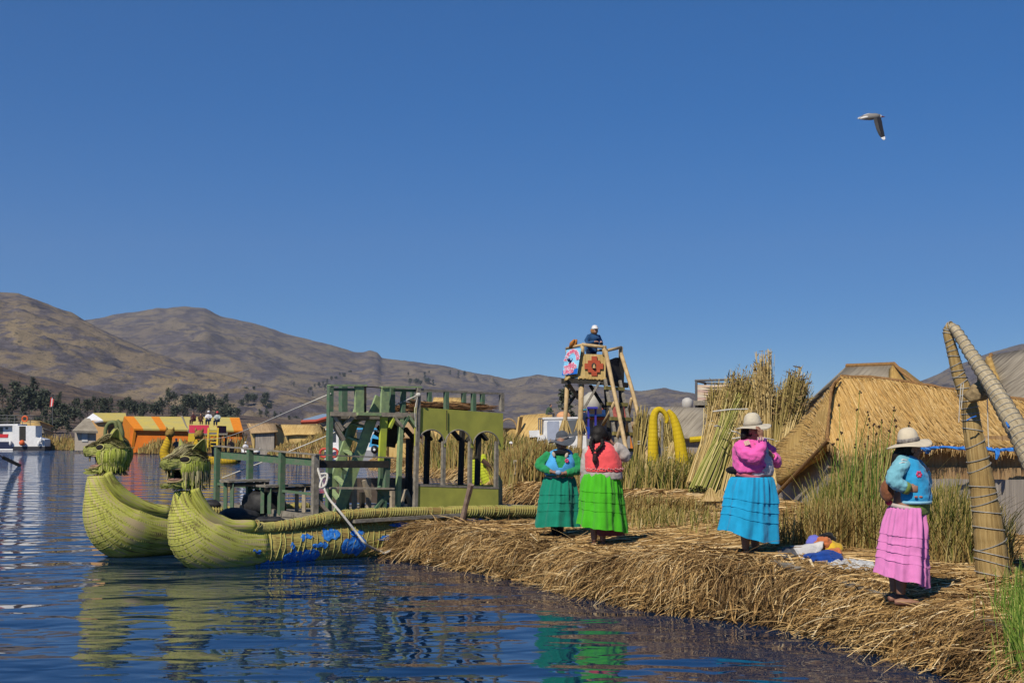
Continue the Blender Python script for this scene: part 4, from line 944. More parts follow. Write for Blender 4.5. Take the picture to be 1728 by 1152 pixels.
# ------------------------------------------------------------------ people
SKIN = plain('skin', (.29, .155, .10), (.24, .12, .075), scale=12, rough=.55)
SKINL = plain('skin_light', (.42, .24, .17), (.36, .19, .13), scale=12, rough=.55)
HAIR = fibre('black_hair', [(.3, (.004, .0035, .003)), (.7, (.022, .018, .016))], sx=90, sy=3, rough=.62, bump=.6, bd=.006)
EYEW = plain('eye_white', (.5, .47, .44)); IRIS = plain('iris', (.012, .008, .006), rough=.3)
class Fig:
    def __init__(s, px, py, D): s.px, s.py, s.D = px, py, D; s.o = P(px, py, D); s.k = FPX/D
    def J(s, px, py, d=0.0): return P(px, py, s.D-d)
def hand(mb, w, d, n, side, size=.165, curl=.5, spread=.12):
    # w wrist, d pointing direction, n palm normal, side = thumb direction
    d = V(d).normalized(); n = V(n); n = (n-d*n.dot(d)).normalized(); s = d.cross(n)
    if s.dot(V(side)) < 0: s = -s
    L = size; pc = w+d*L*.27
    mb.tube([w, w+d*L*.12, pc, w+d*L*.5], [L*.16, L*.19, L*.25, L*.22], 10, sq=(1.0, .55)) if abs(d.cross(V((0, 0, 1))).normalized().dot(s)) > .7 else mb.tube([w, w+d*L*.12, pc, w+d*L*.5], [L*.16, L*.19, L*.25, L*.22], 10, sq=(.55, 1.0))
    for k, (o, l) in enumerate([(.17, .43), (.06, .49), (-.06, .46), (-.17, .36)]):
        b = w+d*L*.44+s*o*L; q = d+s*(o*spread*3); q.normalize(); pts = [b]; c = curl*(.9+.12*k)
        for j, f in enumerate((.46, .32, .24)):
            a = c*(j+.6); pts.append(pts[-1]+(q*math.cos(a)+n*math.sin(a))*l*L*f)
        mb.tube(pts, [L*.062, L*.058, L*.052, L*.042], 6)
    b = w+d*L*.14+s*L*.17; q = (d*.62+s*.62+n*.35).normalized()
    mb.tube([b, b+q*L*.2, b+q*L*.2+(d*.8+n*.35+s*.1).normalized()*L*.17, b+q*L*.2+(d*.85+n*.5-s*.05).normalized()*L*.29], [L*.085, L*.072, L*.06, L*.045], 6)
def head_shapes(mb, c, f, S=1.0):
    f = V(f).normalized(); u = V((0, 0, 1)); u = (u-f*u.dot(f)).normalized(); s = u.cross(f); R = Matrix((f, s, u)).transposed()
    w = lambda x, y, z: c+f*(x*S)+s*(y*S)+u*(z*S)
    mb.ell(w(-.008, 0, .022), (.098*S, .078*S, .098*S), 16, 10, R); mb.ell(w(.026, 0, -.055), (.064*S, .060*S, .070*S), 14, 8, R)
    mb.ell(w(.062, 0, -.094), (.026*S, .026*S, .022*S), 8, 6, R)                      # chin
    mb.tube([w(.086, 0, .022), w(.104, 0, -.012), w(.108, 0, -.026)], [.009*S, .013*S, .015*S], 8); mb.ell(w(.094, .012, -.030), (.014*S, .011*S, .010*S), 6, 5, R); mb.ell(w(.094, -.012, -.030), (.014*S, .011*S, .010*S), 6, 5, R)
    mb.tube([w(.078, -.034, .032), w(.090, -.014, .036), w(.090, .014, .036), w(.078, .034, .032)], [.010*S]*4, 6)   # brow
    mb.tube([w(.080, -.022, -.054), w(.093, 0, -.052), w(.080, .022, -.054)], [.006*S, .010*S, .006*S], 6); mb.tube([w(.078, -.018, -.065), w(.090, 0, -.067), w(.078, .018, -.065)], [.006*S, .010*S, .006*S], 6)
    for y in (-1, 1):
        mb.ell(w(.060, y*.040, -.020), (.030*S, .026*S, .026*S), 8, 6, R)             # cheek
        mb.ell(w(-.008, y*.078, -.008), (.022*S, .012*S, .034*S), 8, 6, R)            # ear
    return w, R, f, s, u
def eyes(w, R, par, S=1.0):
    for y in (-1, 1):
        m = MB(); m.ell(w(.079, y*.030, .012), (.010*S, .014*S, .008*S), 8, 6, R); e = m.build('eye', EYEW, par, smooth=True)
        m = MB(); m.ell(w(.086, y*.030, .012), (.005*S, .007*S, .007*S), 8, 6, R); m.build('iris', IRIS, e, smooth=True)
    m = MB(); m.tube([w(.086, -.024, -.0595), w(.098, 0, -.0595), w(.086, .024, -.0595)], .0035*S, 5); m.build('mouth', plain('lip_line', (.08, .03, .025)) if 'lip_line' not in MATS else MATS['lip_line'], par, smooth=True)
def foot(mb, ankle, toe, r=.036):
    a, t = V(ankle), V(toe); d = (t-a); d.z = 0; d.normalize(); b = a.copy(); b.z = t.z
    mb.tube([b-d*.055+V((0, 0, .012)), b+V((0, 0, .02)), b.lerp(t, .45)+V((0, 0, .018)), b.lerp(t, .8)+V((0, 0, .006)), t], [.030, .042, .040, .036, .020], 10, sq=(1.05, .75))
def skirt(F, c0, r0, c1, r1, mat, tucks, par, seed, tilt=(0, 0), pl=1.0, name='skirt', ease=.62, n=144):
    # c0/c1 waist and hem centres (world), r (rx, ry); tilt drops the hem to the right / towards the camera
    rt = random.Random(seed); K = [(k, rt.uniform(0, 6.28), rt.uniform(.6, 1)) for k in (4, 7, 10, 15, 24)]
    def pleat(a, t):
        x = 0
        for k, ph, am in K:
            s_ = math.sin(k*a+ph+.5*math.sin(2*a+ph)+.35*math.sin(t*4+k)); x += am*(.5+.5*s_)**1.4*(1.0 if k < 14 else max(0, 1-1.5*t)+.12)
        return x/1.6-.6
    rows = []; ts = [0]+tucks+[1]
    for a, b in zip(ts[:-1], ts[1:]):
        m = max(3, int((b-a)*34))
        for k in range(m+1): rows.append((a+(b-a)*k/m, .008*(k/m)**2 if b < 1 else .004*k/m, k/m))
    vs = []; fs = []
    for i, (t, ex, q) in enumerate(rows):
        e = t**ease; c = c0.lerp(c1, t); rx, ry = r0[0]+(r1[0]-r0[0])*e, r0[1]+(r1[1]-r0[1])*e; edge = 0 < t < 1
        for k in range(n):
            a = 2*PI*k/n; amp = (.016+.050*t**.8)*pl; x, y = math.cos(a), math.sin(a)
            fold = mnoise.noise(V((x*2.6+seed, y*2.6, t*5)))*.010+mnoise.noise(V((x*6+seed, y*6, t*11)))*.005
            r = 1+(amp*pleat(a, t)+fold)/max(rx, .1)
            exk = ex*(.45+1.1*mnoise.noise(V((x*3.1+seed, y*3.1, i*.01+5)))+.5) if edge else ex
            dz = -(tilt[0]*x-tilt[1]*y)*t-.012*math.sin(3*a+seed)*t+.014*mnoise.noise(V((x*3, y*3, seed)))*t+(.010*mnoise.noise(V((x*7, y*7, t*30)))*t if edge else 0)
            vs.append((c.x+x*(rx*r+max(exk, 0)), c.y+y*(ry*r+max(exk, 0)), c.z+dz))
        if i and not (q == 0): fs += [((i-1)*n+k, (i-1)*n+(k+1) % n, i*n+(k+1) % n, i*n+k) for k in range(n)]
    m = len(rows); ins = vs[-n:]; c = c1; o = len(vs)
    vs += ins+[(c.x+(p[0]-c.x)*.97, c.y+(p[1]-c.y)*.97, p[2]+.04) for p in ins]
    fs += [(o+k, o+(k+1) % n, o+n+(k+1) % n, o+n+k) for k in range(n)]
    for i, (t, ex, q) in enumerate(rows):                     # undersides of the tucks
        if i and q == 0:
            o = len(vs); vs += vs[(i-1)*n:i*n]+vs[i*n:(i+1)*n]; fs += [(o+k, o+(k+1) % n, o+n+(k+1) % n, o+n+k) for k in range(n)]
    b = MB(); b.add(vs, fs); return b.build(name, mat, par, smooth=True)
def hat(c, R, crown_r, crown_h, brim, mat, par, tilt=(0, 0), warp=.02, band=None, droop=.02, seed=0):
    M = Matrix.Rotation(tilt[0], 3, 'Y') @ Matrix.Rotation(tilt[1], 3, 'X')
    prof = [(.001, crown_h)]+[(crown_r*math.sin(q)**.72, crown_h*(.22+.78*math.cos(q)**.9)) for q in [.15, .35, .6, .85, 1.1, 1.35, 1.5]]+[(crown_r*1.02, .02), (crown_r*1.06, .006)]
    def fn(a, r, z):
        q = max(0, (r-crown_r*1.05)/max(brim-crown_r, .01)); return r, z-droop*q**1.5+warp*q*math.sin(2*a+seed)+warp*.4*q*math.sin(3*a+2*seed)
    pr = prof+[(crown_r*1.06+(brim-crown_r*1.06)*k/6, .004) for k in range(1, 7)]
    pr += [(brim, -.003)]+[(crown_r*1.0+(brim-crown_r)*k/5, -.004) for k in range(4, -1, -1)]
    m = MB(); m.lathe(pr, 48, (0, 0, 0), fn=fn); m.xf(lambda p: c+M @ p); h = m.build('hat', mat, par, smooth=True)
    if band:
        b = MB(); b.lathe([(crown_r*1.005+.001, .045), (crown_r*1.03+.005, .04), (crown_r*1.05+.005, .012), (crown_r*1.03, .008)], 40); b.xf(lambda p: c+M @ p); b.build('hat_band', band, h, smooth=True)
    return h
def torso(F, secs, n=24): m = MB(); m.loft([(*s,) for s in secs], n); return m
def sec(F, px, py, d, rx, ry): p = F.J(px, py, d); return (p.x, p.y, p.z, rx, ry)
FELT = cloth('hat_cream', (.56, .50, .38), .8, fold=14); FELTG = cloth('hat_grey', (.075, .085, .10), .7, fold=14)
BLK = cloth('black_wool', (.008, .008, .010)); DBAND = plain('hat_cord', (.10, .09, .085), (.3, .27, .24), scale=60)
def flower(c, nrm, r, par, mat, mid):
    nrm = V(nrm).normalized(); s = nrm.cross(V((0, 0, 1))).normalized(); u = s.cross(nrm); R = Matrix((s, u, nrm)).transposed(); m = MB()
    for k in range(6):
        a = k*PI/3; m.ell(c+s*math.cos(a)*r*.6+u*math.sin(a)*r*.6, (r*.42, r*.42, .006), 8, 4, R)
    o = m.build('embroidery', mat, par, smooth=True); q = MB(); q.ell(c+nrm*.003, (r*.3, r*.3, .008), 8, 4, R); q.build('flower_centre', mid, o)

# ---- woman in the teal skirt, hands together, facing the camera
def woman_teal():
    D = 19.0; F = Fig(940, 909, D); J = F.J; base = J(940, 909); base.z = gz(base.x, base.y)+.01
    e = empty('person', base, 'woman in teal skirt, green sleeves and light blue vest under a grey wide-brimmed hat', 'person')
    b = MB(); hc = J(947.5, 748, .03); w, R, f, s, u = head_shapes(b, hc, (-.12, -1, -.16))
    b.tube([J(948, 752), J(948, 765), J(947, 778)], [.055, .06, .09], 10); b.tube([J(946, 770), J(943, 800), J(940, 820)], [.14, .16, .17], 12)
    for x0, x1, tx, d in [(934, 936, 929, .03), (947, 945, 947, .06)]:
        b.tube([J(x0, 830), J((x0+x1)/2, 868), J(x1, 884, d*.3), J(x1, 905)], [.085, .058, .055, .036], 10); foot(b, J(x1, 903), J(tx, 911, .16))
    for el, wr, sx in [((909, 784, .06), (931, 796, .25), 1), ((977, 792, .06), (953, 798, .25), -1)]:
        E, W_ = J(*el), J(*wr); b.tube([E, E.lerp(W_, .5), W_], [.046, .042, .032], 8); d = V((sx*.9, -.25, -.15)); hand(b, W_+d*.0, d, (0, .6, -.75), (0, -.3, 1), .17, .75)
    bo = remesh(b, .009, 3).build('body', SKIN, e, smooth=True); eyes(w, R, bo)
    # blouse
    t = MB(); t.loft([sec(F, 945, 806, 0, .205, .17), sec(F, 945, 795, .01, .215, .18), sec(F, 946, 778, .02, .205, .17), sec(F, 946, 768, 0, .185, .13), sec(F, 947, 761, 0, .15, .10), sec(F, 948, 757, 0, .085, .08)])
    for sh, el, wr in [((929, 768, 0), (909.5, 785, .07), (930, 796, .24)), ((966, 769, 0), (977, 792, .06), (955, 797.5, .24))]:
        t.tube([V(q) for q in cr([J(*sh), J((sh[0]*.45+el[0]*.55)-(1 if el[0] < 940 else -2), (sh[1]+el[1])/2, .03), J(*el), J((el[0]+wr[0])/2, (el[1]+wr[1])/2+1, .17), J(*wr)], 3)], [.088, .086, .084, .082, .078, .075, .072, .066, .062, .058, .054, .048, .042][:13], 10)
    remesh(t, .014, 3, .013, 19).build('blouse', cloth('green_knit', (.022, .26, .085), .7), e, smooth=True)
    v = MB()
    fa = -PI/2
    def sk(a, z):
        q = (a-fa+PI) % (2*PI)-PI; z0 = J(945, 789).z; z1 = J(945, 757).z; t_ = (z-z0)/(z1-z0); return t_ > 0 and abs(q) < .12+.62*t_
    v.loft([tuple(q) for q in cr([sec(F, 945, 801, .0, .225, .195), sec(F, 945, 794, .01, .232, .20), sec(F, 945, 786, .02, .232, .20), sec(F, 946, 778, .02, .222, .19), sec(F, 946, 771, .01, .20, .165), sec(F, 946, 766, 0, .185, .145), sec(F, 947, 761, 0, .155, .12), sec(F, 948, 757.5, 0, .10, .09)], 6)], 110, skip=sk)
    vo = v.build('vest', cloth('blue_vest', (.075, .36, .70), .8), e, smooth=True); so = vo.modifiers.new('t', 'SOLIDIFY'); so.thickness = .012
    flower(J(956.5, 777, .215), (.3, -1, .1), .034, vo, plain('flower_pink', (.62, .06, .16)), plain('flower_dark', (.03, .01, .03)))
    for x, y in [(934.5, 766.5), (956, 768)]:
        m = MB(); m.ell(J(x, y, .165), (.024, .014, .042), 10, 6, Matrix.Rotation(-.35 if x < 940 else .35, 3, 'Y')); m.build('collar_patch', plain('cream_patch', (.5, .42, .33)) if 'cream_patch' not in MATS else MATS['cream_patch'], vo, smooth=True)
    sh = MB(); sh.loft([sec(F, 947, 766, .03, .155, .15), sec(F, 947, 760, .03, .13, .125), sec(F, 948, 757.5, -.01, .075, .07), sec(F, 948, 754, -.05, .06, .05)], 20); remesh(sh, .016, 3, .01, 12).build('shawl', BLK, e, smooth=True)
    hr = MB(); hr.ell(J(947.5, 746, -.03), (.092, .09, .115), 14, 10); hr.build('hair', HAIR, e, smooth=True)
    skirt(F, J(944, 804), (.20, .17), J(939.5, 887), (.305, .29), cloth('teal_skirt', (.008, .215, .135), .8, fold=11, zs=.22), [.36, .52, .68], e, 3)
    wb = MB(); wb.loft([sec(F, 944, 807, 0, .215, .185), sec(F, 944, 803, 0, .212, .182)], 24); wb.build('waist_sash', cloth('sash', (.5, .25, .25)), e, smooth=True)
    hat(J(949, 741.5, .0), None, .092, .135, .205, FELTG, e, tilt=(-.16, .12), warp=.035, band=DBAND, droop=.03, seed=1.0)
    for x, tx, d in [(936, 929, .03), (945, 947, .06)]:
        m = MB(); m.tube([J(x, 870), J(x, 888, d*.3), J(x, 904)], [.062, .059, .04], 10); m.build('sock', BLK, e, smooth=True)
        m = MB(); foot(m, J(x, 903), J(tx, 910.5, .17)); m.xf(lambda p: V((p.x, p.y, p.z+.004))); q = MB(); q.v = [(p[0], p[1], p[2]) for p in m.v]; q.f = m.f; q.uv = m.uv; q.mi = m.mi
        sh_ = q.build('shoe', plain('sneaker', (.12, .14, .12), (.3, .3, .28), scale=20) if 'sneaker' not in MATS else MATS['sneaker'], e, smooth=True)
        sh_.scale = (1, 1, 1)
    # the knotted piece of cloth in her hands
    m = MB(); m.ell(J(942.5, 797, .30), (.045, .03, .035), 10, 8, fn=lambda q: q*(1+.25*mnoise.noise(q*40))); m.build('knitting', cloth('blue_yarn', (.25, .38, .55)), smooth=True, label='small ball of pale blue knitting held by the woman in the grey hat', category='knitting')
woman_teal()

# ---- woman in the lime skirt, back to the camera
def woman_lime():
    D = 17.5; F = Fig(1010, 918, D); J = F.J; base = J(1010, 918); base.z = gz(base.x, base.y)+.01
    e = empty('person', base, 'bareheaded woman in lime green skirt and coral vest, seen from behind with joined black braids', 'person')
    b = MB(); hc = J(1013, 732, -.03); w, R, f, s, u = head_shapes(b, hc, (.62, .78, -.1), 1.02)
    b.tube([J(1011, 736), J(1012, 748), J(1013, 760)], [.058, .062, .10], 10); b.tube([J(1014, 756), J(1014, 790), J(1014, 810)], [.15, .17, .18], 12)
    for x0, x1, toe in [(1006, 1002.5, (1004, 921, .02)), (1019, 1017, (1034, 922, .08))]:
        b.tube([J(x0, 830), J(x0, 870), J(x1, 890, -.02), J(x1, 913)], [.085, .062, .060, .036], 10); foot(b, J(x1, 912), J(*toe))
    E, W_ = J(1055, 771, -.02), J(1036, 751, -.25); b.tube([E, E.lerp(W_, .5), W_], [.048, .042, .032], 8); hand(b, W_, (-.55, .1, .8), (-.5, -.3, -.2), (-1, 0, 0), .17, .6)
    E, W_ = J(984, 800, -.03), J(983, 822, -.14); b.tube([J(987, 780), E, W_], [.05, .046, .032], 8); hand(b, W_, (.15, .25, -.95), (.9, .1, 0), (0, 1, 0), .17, .45)
    bo = remesh(b, .009, 3).build('body', SKIN, e, smooth=True); eyes(w, R, bo, 1.02)
    t = MB(); t.loft([sec(F, 1015, 806, 0, .23, .19), sec(F, 1016, 795, 0, .25, .20), sec(F, 1015, 780, 0, .24, .19), sec(F, 1014, 765, 0, .235, .17), sec(F, 1014, 755, 0, .21, .13), sec(F, 1013, 748, 0, .12, .09)])
    for q in [[J(1037, 755, 0), J(1048, 760, -.02), J(1056, 771, -.02), J(1051, 763, -.16), J(1037, 752, -.25)], [J(994, 758, 0), J(991, 775, 0), J(988, 795, -.02), J(986, 812, -.1), J(985, 820, -.13)]]:
        t.tube([V(x) for x in cr(q, 3)], [.09, .09, .088, .086, .084, .08, .076, .072, .066, .06, .056, .05, .045], 10)
    remesh(t, .014, 3, .007, 15).build('blouse', cloth('cream_blouse', (.46, .41, .37), .8), e, smooth=True)
    v = MB(); v.loft([sec(F, 1019, 796, 0, .262, .222), sec(F, 1018, 793, 0, .264, .225), sec(F, 1017, 783, 0, .262, .22), sec(F, 1015, 770, 0, .252, .20), sec(F, 1014, 760, 0, .225, .175), sec(F, 1013.5, 753, 0, .19, .145), sec(F, 1013, 748, 0, .135, .11), sec(F, 1012.5, 745, 0, .085, .08)], 40)
    v.xf(lambda p: p); vo = remesh(v, .016, 2, .010, 10).build('vest', cloth('coral_vest', (.80, .095, .10), .85), e, smooth=True)
    bd = MB()
    for k in range(24):
        a = -PI*.02-PI*.96*k/23; p = F.J(1018.5, 790.5, 0); bd.ell((p.x+math.cos(a)*.268, p.y+math.sin(a)*.230, p.z+.008*math.sin(k*2.1)), (.014, .010, .007), 6, 4)
    bd.build('embroidered_hem', plain('hem_thread', (.75, .45, .40), (.2, .06, .1), scale=70), vo)
    cs = MB(); cs.loft([sec(F, 1024, 808, 0, .21, .20), sec(F, 1021, 801, 0, .235, .215), sec(F, 1019, 795, 0, .25, .215)], 24); remesh(cs, .016, 2, .012, 12).build('blouse_hem', MATS['cream_blouse'], e, smooth=True)
    skirt(F, J(1014, 798), (.205, .185), J(1014.5, 891), (.30, .29), cloth('lime_skirt', (.068, .44, .016), .82, fold=11, zs=.22), [.34, .52, .68], e, 8, tilt=(.05, .0), pl=1.25)
    sl = MB(); sl.loft([sec(F, 1030, 902, -.06, .20, .22), sec(F, 1026, 880, -.05, .20, .22)], 30); sl.build('petticoat', cloth('plum_petticoat', (.14, .035, .05)), e, smooth=True)
    # hair: cap, two braids meeting, tassel
    h = MB(); h.ell(J(1011, 731.5, .0), (.118, .108, .122), 18, 12); h.ell(J(1007, 741, .04), (.085, .08, .08), 14, 8); h.ell(J(1026, 736, -.05), (.05, .05, .07), 10, 8)
    ho = remesh(h, .012, 3, .004, 20).build('hair', HAIR, e, smooth=True)
    def braid(q, r, nm='braid'):
        m = MB(); pts = [V(x) for x in cr(q, 7)]
        m.tube(pts, [r*(1+.22*math.sin(i*1.7)) for i in range(len(pts))], 10); return m.build(nm, HAIR, ho, smooth=True)
    braid([J(1000, 740, .10), J(997, 750, .19), J(999, 757, .215), J(1003.5, 763, .225)], .026); braid([J(1016, 742, .10), J(1016, 750, .18), J(1010, 757, .21), J(1004.5, 763, .225)], .026)
    m = MB(); m.tube([J(1004, 762, .23), J(1004, 764.5, .235)], .02, 8); m.build('hair_tie', MATS['coral_vest'], ho)
    m = MB(); m.tube([J(1004, 764, .235), J(1004, 770, .245), J(1003.6, 777, .25), J(1003.8, 783.5, .25)], [.016, .032, .036, .012], 10, wob=.12); m.build('tassel', plain('tassel_yarn', (.035, .012, .012), scale=60), ho)
    for x1, toe in [(1002.5, (1004, 921, .03)), (1017, (1035, 922, .09))]:
        m = MB(); foot(m, J(x1, 911.5), J(*toe)); m.xf(lambda p: V((p.x, p.y, p.z-.004))); so = m.build('shoe', plain('brown_shoe', (.13, .085, .07)) if 'brown_shoe' not in MATS else MATS['brown_shoe'], e, smooth=True)
        a, tt = J(x1, 918), J(toe[0], toe[1]+.8, toe[2]); d = (tt-a); d.z = 0; d.normalize(); q = MB(); q.tube([a-d*.07+V((0, 0, -.02)), V((tt.x, tt.y, tt.z-.012))+d*.02], .04, 10, sq=(1.1, .28)); q.build('sole', plain('white_sole', (.5, .46, .42)) if 'white_sole' not in MATS else MATS['white_sole'], so, smooth=True)
woman_lime()

# ---- woman in the blue skirt and pink cardigan, hand to her face
def woman_blue():
    D = 15.0; F = Fig(1268, 936, D); J = F.J; base = J(1268, 932); base.z = gz(base.x, base.y)+.01
    e = empty('person', base, 'woman in blue tiered skirt and pink cardigan, cream hat, holding one hand to her face', 'person')
    b = MB(); hc = J(1272, 727, .02); w, R, f, s, u = head_shapes(b, hc, (.80, -.58, -.12), 1.0)
    b.tube([J(1267, 731), J(1265, 742), J(1263, 752)], [.056, .062, .10], 10); b.tube([J(1266, 748), J(1267, 785), J(1267, 805)], [.15, .17, .18], 12)
    for x0, x1, toe, d in [(1260, 1258, (1283, 937, .12), .06), (1278, 1274, (1292, 937, 0), -.12)]:
        b.tube([J(x0, 830, d), J(x0, 880, d), J(x1, 905, d), J(x1, 927, d)], [.085, .062, .060, .037], 10); foot(b, J(x1, 927, d), J(*toe))
    E, W_ = J(1276, 768, .24), J(1285, 737, .22); b.tube([E, E.lerp(W_, .5), W_], [.048, .042, .032], 8); hand(b, W_, (-.22, -.02, 1), (-.75, .5, 0), (-.3, .9, 0), .16, .45)
    E, W_ = J(1308, 780, -.12), J(1303, 768, .02); b.tube([J(1300, 760, -.12), E, W_], [.05, .046, .032], 8); hand(b, W_, (-.6, -.5, .15), (-.3, .6, 0), (0, 0, 1), .16, .9)
    bo = remesh(b, .008, 3).build('body', SKIN, e, smooth=True); eyes(w, R, bo)
    # white shirt under the cardigan
    t = MB(); t.loft([sec(F, 1273, 803, 0, .20, .19), sec(F, 1277, 795, 0, .20, .19), sec(F, 1276, 775, 0, .19, .18), sec(F, 1272, 755, 0, .16, .15), sec(F, 1268, 744, 0, .10, .09)])
    remesh(t, .016, 3, .01, 12).build('shirt', cloth('white_shirt', (.50, .47, .52), .85), e, smooth=True)
    c = MB(); c.loft([sec(F, 1267, 797, 0, .20, .215), sec(F, 1267.5, 790, 0, .21, .225), sec(F, 1267, 775, 0, .21, .22), sec(F, 1264.5, 760, 0, .20, .20), sec(F, 1262, 750, 0, .165, .165), sec(F, 1264, 742, 0, .10, .10)], 28)
    c.tube([V(x) for x in cr([J(1251, 752, .10), J(1259, 764, .20), J(1274, 770, .26), J(1283, 757, .25), J(1286, 741, .22)], 4)], [.10, .10, .10, .098, .096, .096, .095, .092, .09, .085, .08, .074, .07, .066, .062, .058, .056], 12)
    c.tube([V(x) for x in cr([J(1284, 752, -.14), J(1299, 764, -.16), J(1309, 779, -.12), J(1304, 770, .0)], 4)], [.09]*5+[.08]*4+[.062, .06, .055, .05], 10)
    co = remesh(c, .013, 3, .014, 18).build('cardigan', cloth('pink_knit', (.76, .115, .40), .85), e, smooth=True)
    cu = MB(); cu.tube([J(1285.5, 746, .22), J(1286.5, 738.5, .22)], [.062, .060], 12); cu.build('cuff', cloth('purple_cuff', (.13, .045, .22)), co, smooth=True)
    st = MB()
    for x, y, d in [(1256, 744.5, .235), (1259, 743.5, .25), (1262, 742.5, .26)]: st.beam(J(x, y, d), J(x+3, y+7, d+.02), .02, .012, up=(0, -1, 0))
    for x in (1279, 1283, 1287): st.beam(J(x, 737, .30), J(x+.8, 742, .30), .016, .010, up=(0, -1, 0))
    st.build('sleeve_motif', plain('motif_pale', (.66, .44, .36)), co)
    bt = MB(); bt.ell(J(1290, 788, .20), (.012, .012, .012), 8, 6); bt.build('button', plain('button_pink', (.45, .05, .18)), co)
    hr = MB(); hr.ell(J(1267, 726, -.01), (.095, .095, .11), 14, 10); hr.tube([J(1258, 725, .03), J(1255, 736, .05), J(1253, 745, .02)], [.05, .04, .02], 8); hr.build('hair', HAIR, e, smooth=True)
    wb = MB(); wb.loft([sec(F, 1270, 808, 0, .215, .205), sec(F, 1271, 802, 0, .212, .20)], 24); wb.xf(lambda p: V((p.x, p.y, p.z-.22*(p.x-J(1270, 800).x)))); wb.build('waistband', cloth('rose_band', (.45, .12, .16)), e, smooth=True)
    skirt(F, J(1268.5, 804), (.215, .205), J(1260.5, 905), (.318, .30), cloth('blue_skirt', (.013, .31, .56), .82, fold=11, zs=.22), [.40, .55, .70], e, 12, tilt=(.085, .0), pl=1.15)
    hat(J(1270.5, 718, .0), None, .100, .155, .21, FELT, e, tilt=(-.10, .05), warp=.016, band=cloth('cream_band', (.40, .35, .27)), droop=.025, seed=.6)
    bg_ = MB(); bg_.ell(J(1236, 793, .03), (.075, .06, .045), 12, 8, fn=lambda q: q*(1+.3*mnoise.noise(q*18))); bg_.build('waist_bag', BLK, e, smooth=True)
    for (a, t2, d) in [((1258, 926), (1284, 938, .13), .06), ((1274, 926), (1293, 938, 0), -.12)]:
        m = MB(); foot(m, J(*a, d), J(*t2)); m.build('shoe', plain('tan_shoe', (.20, .11, .08)) if 'tan_shoe' not in MATS else MATS['tan_shoe'], e, smooth=True)
woman_blue()

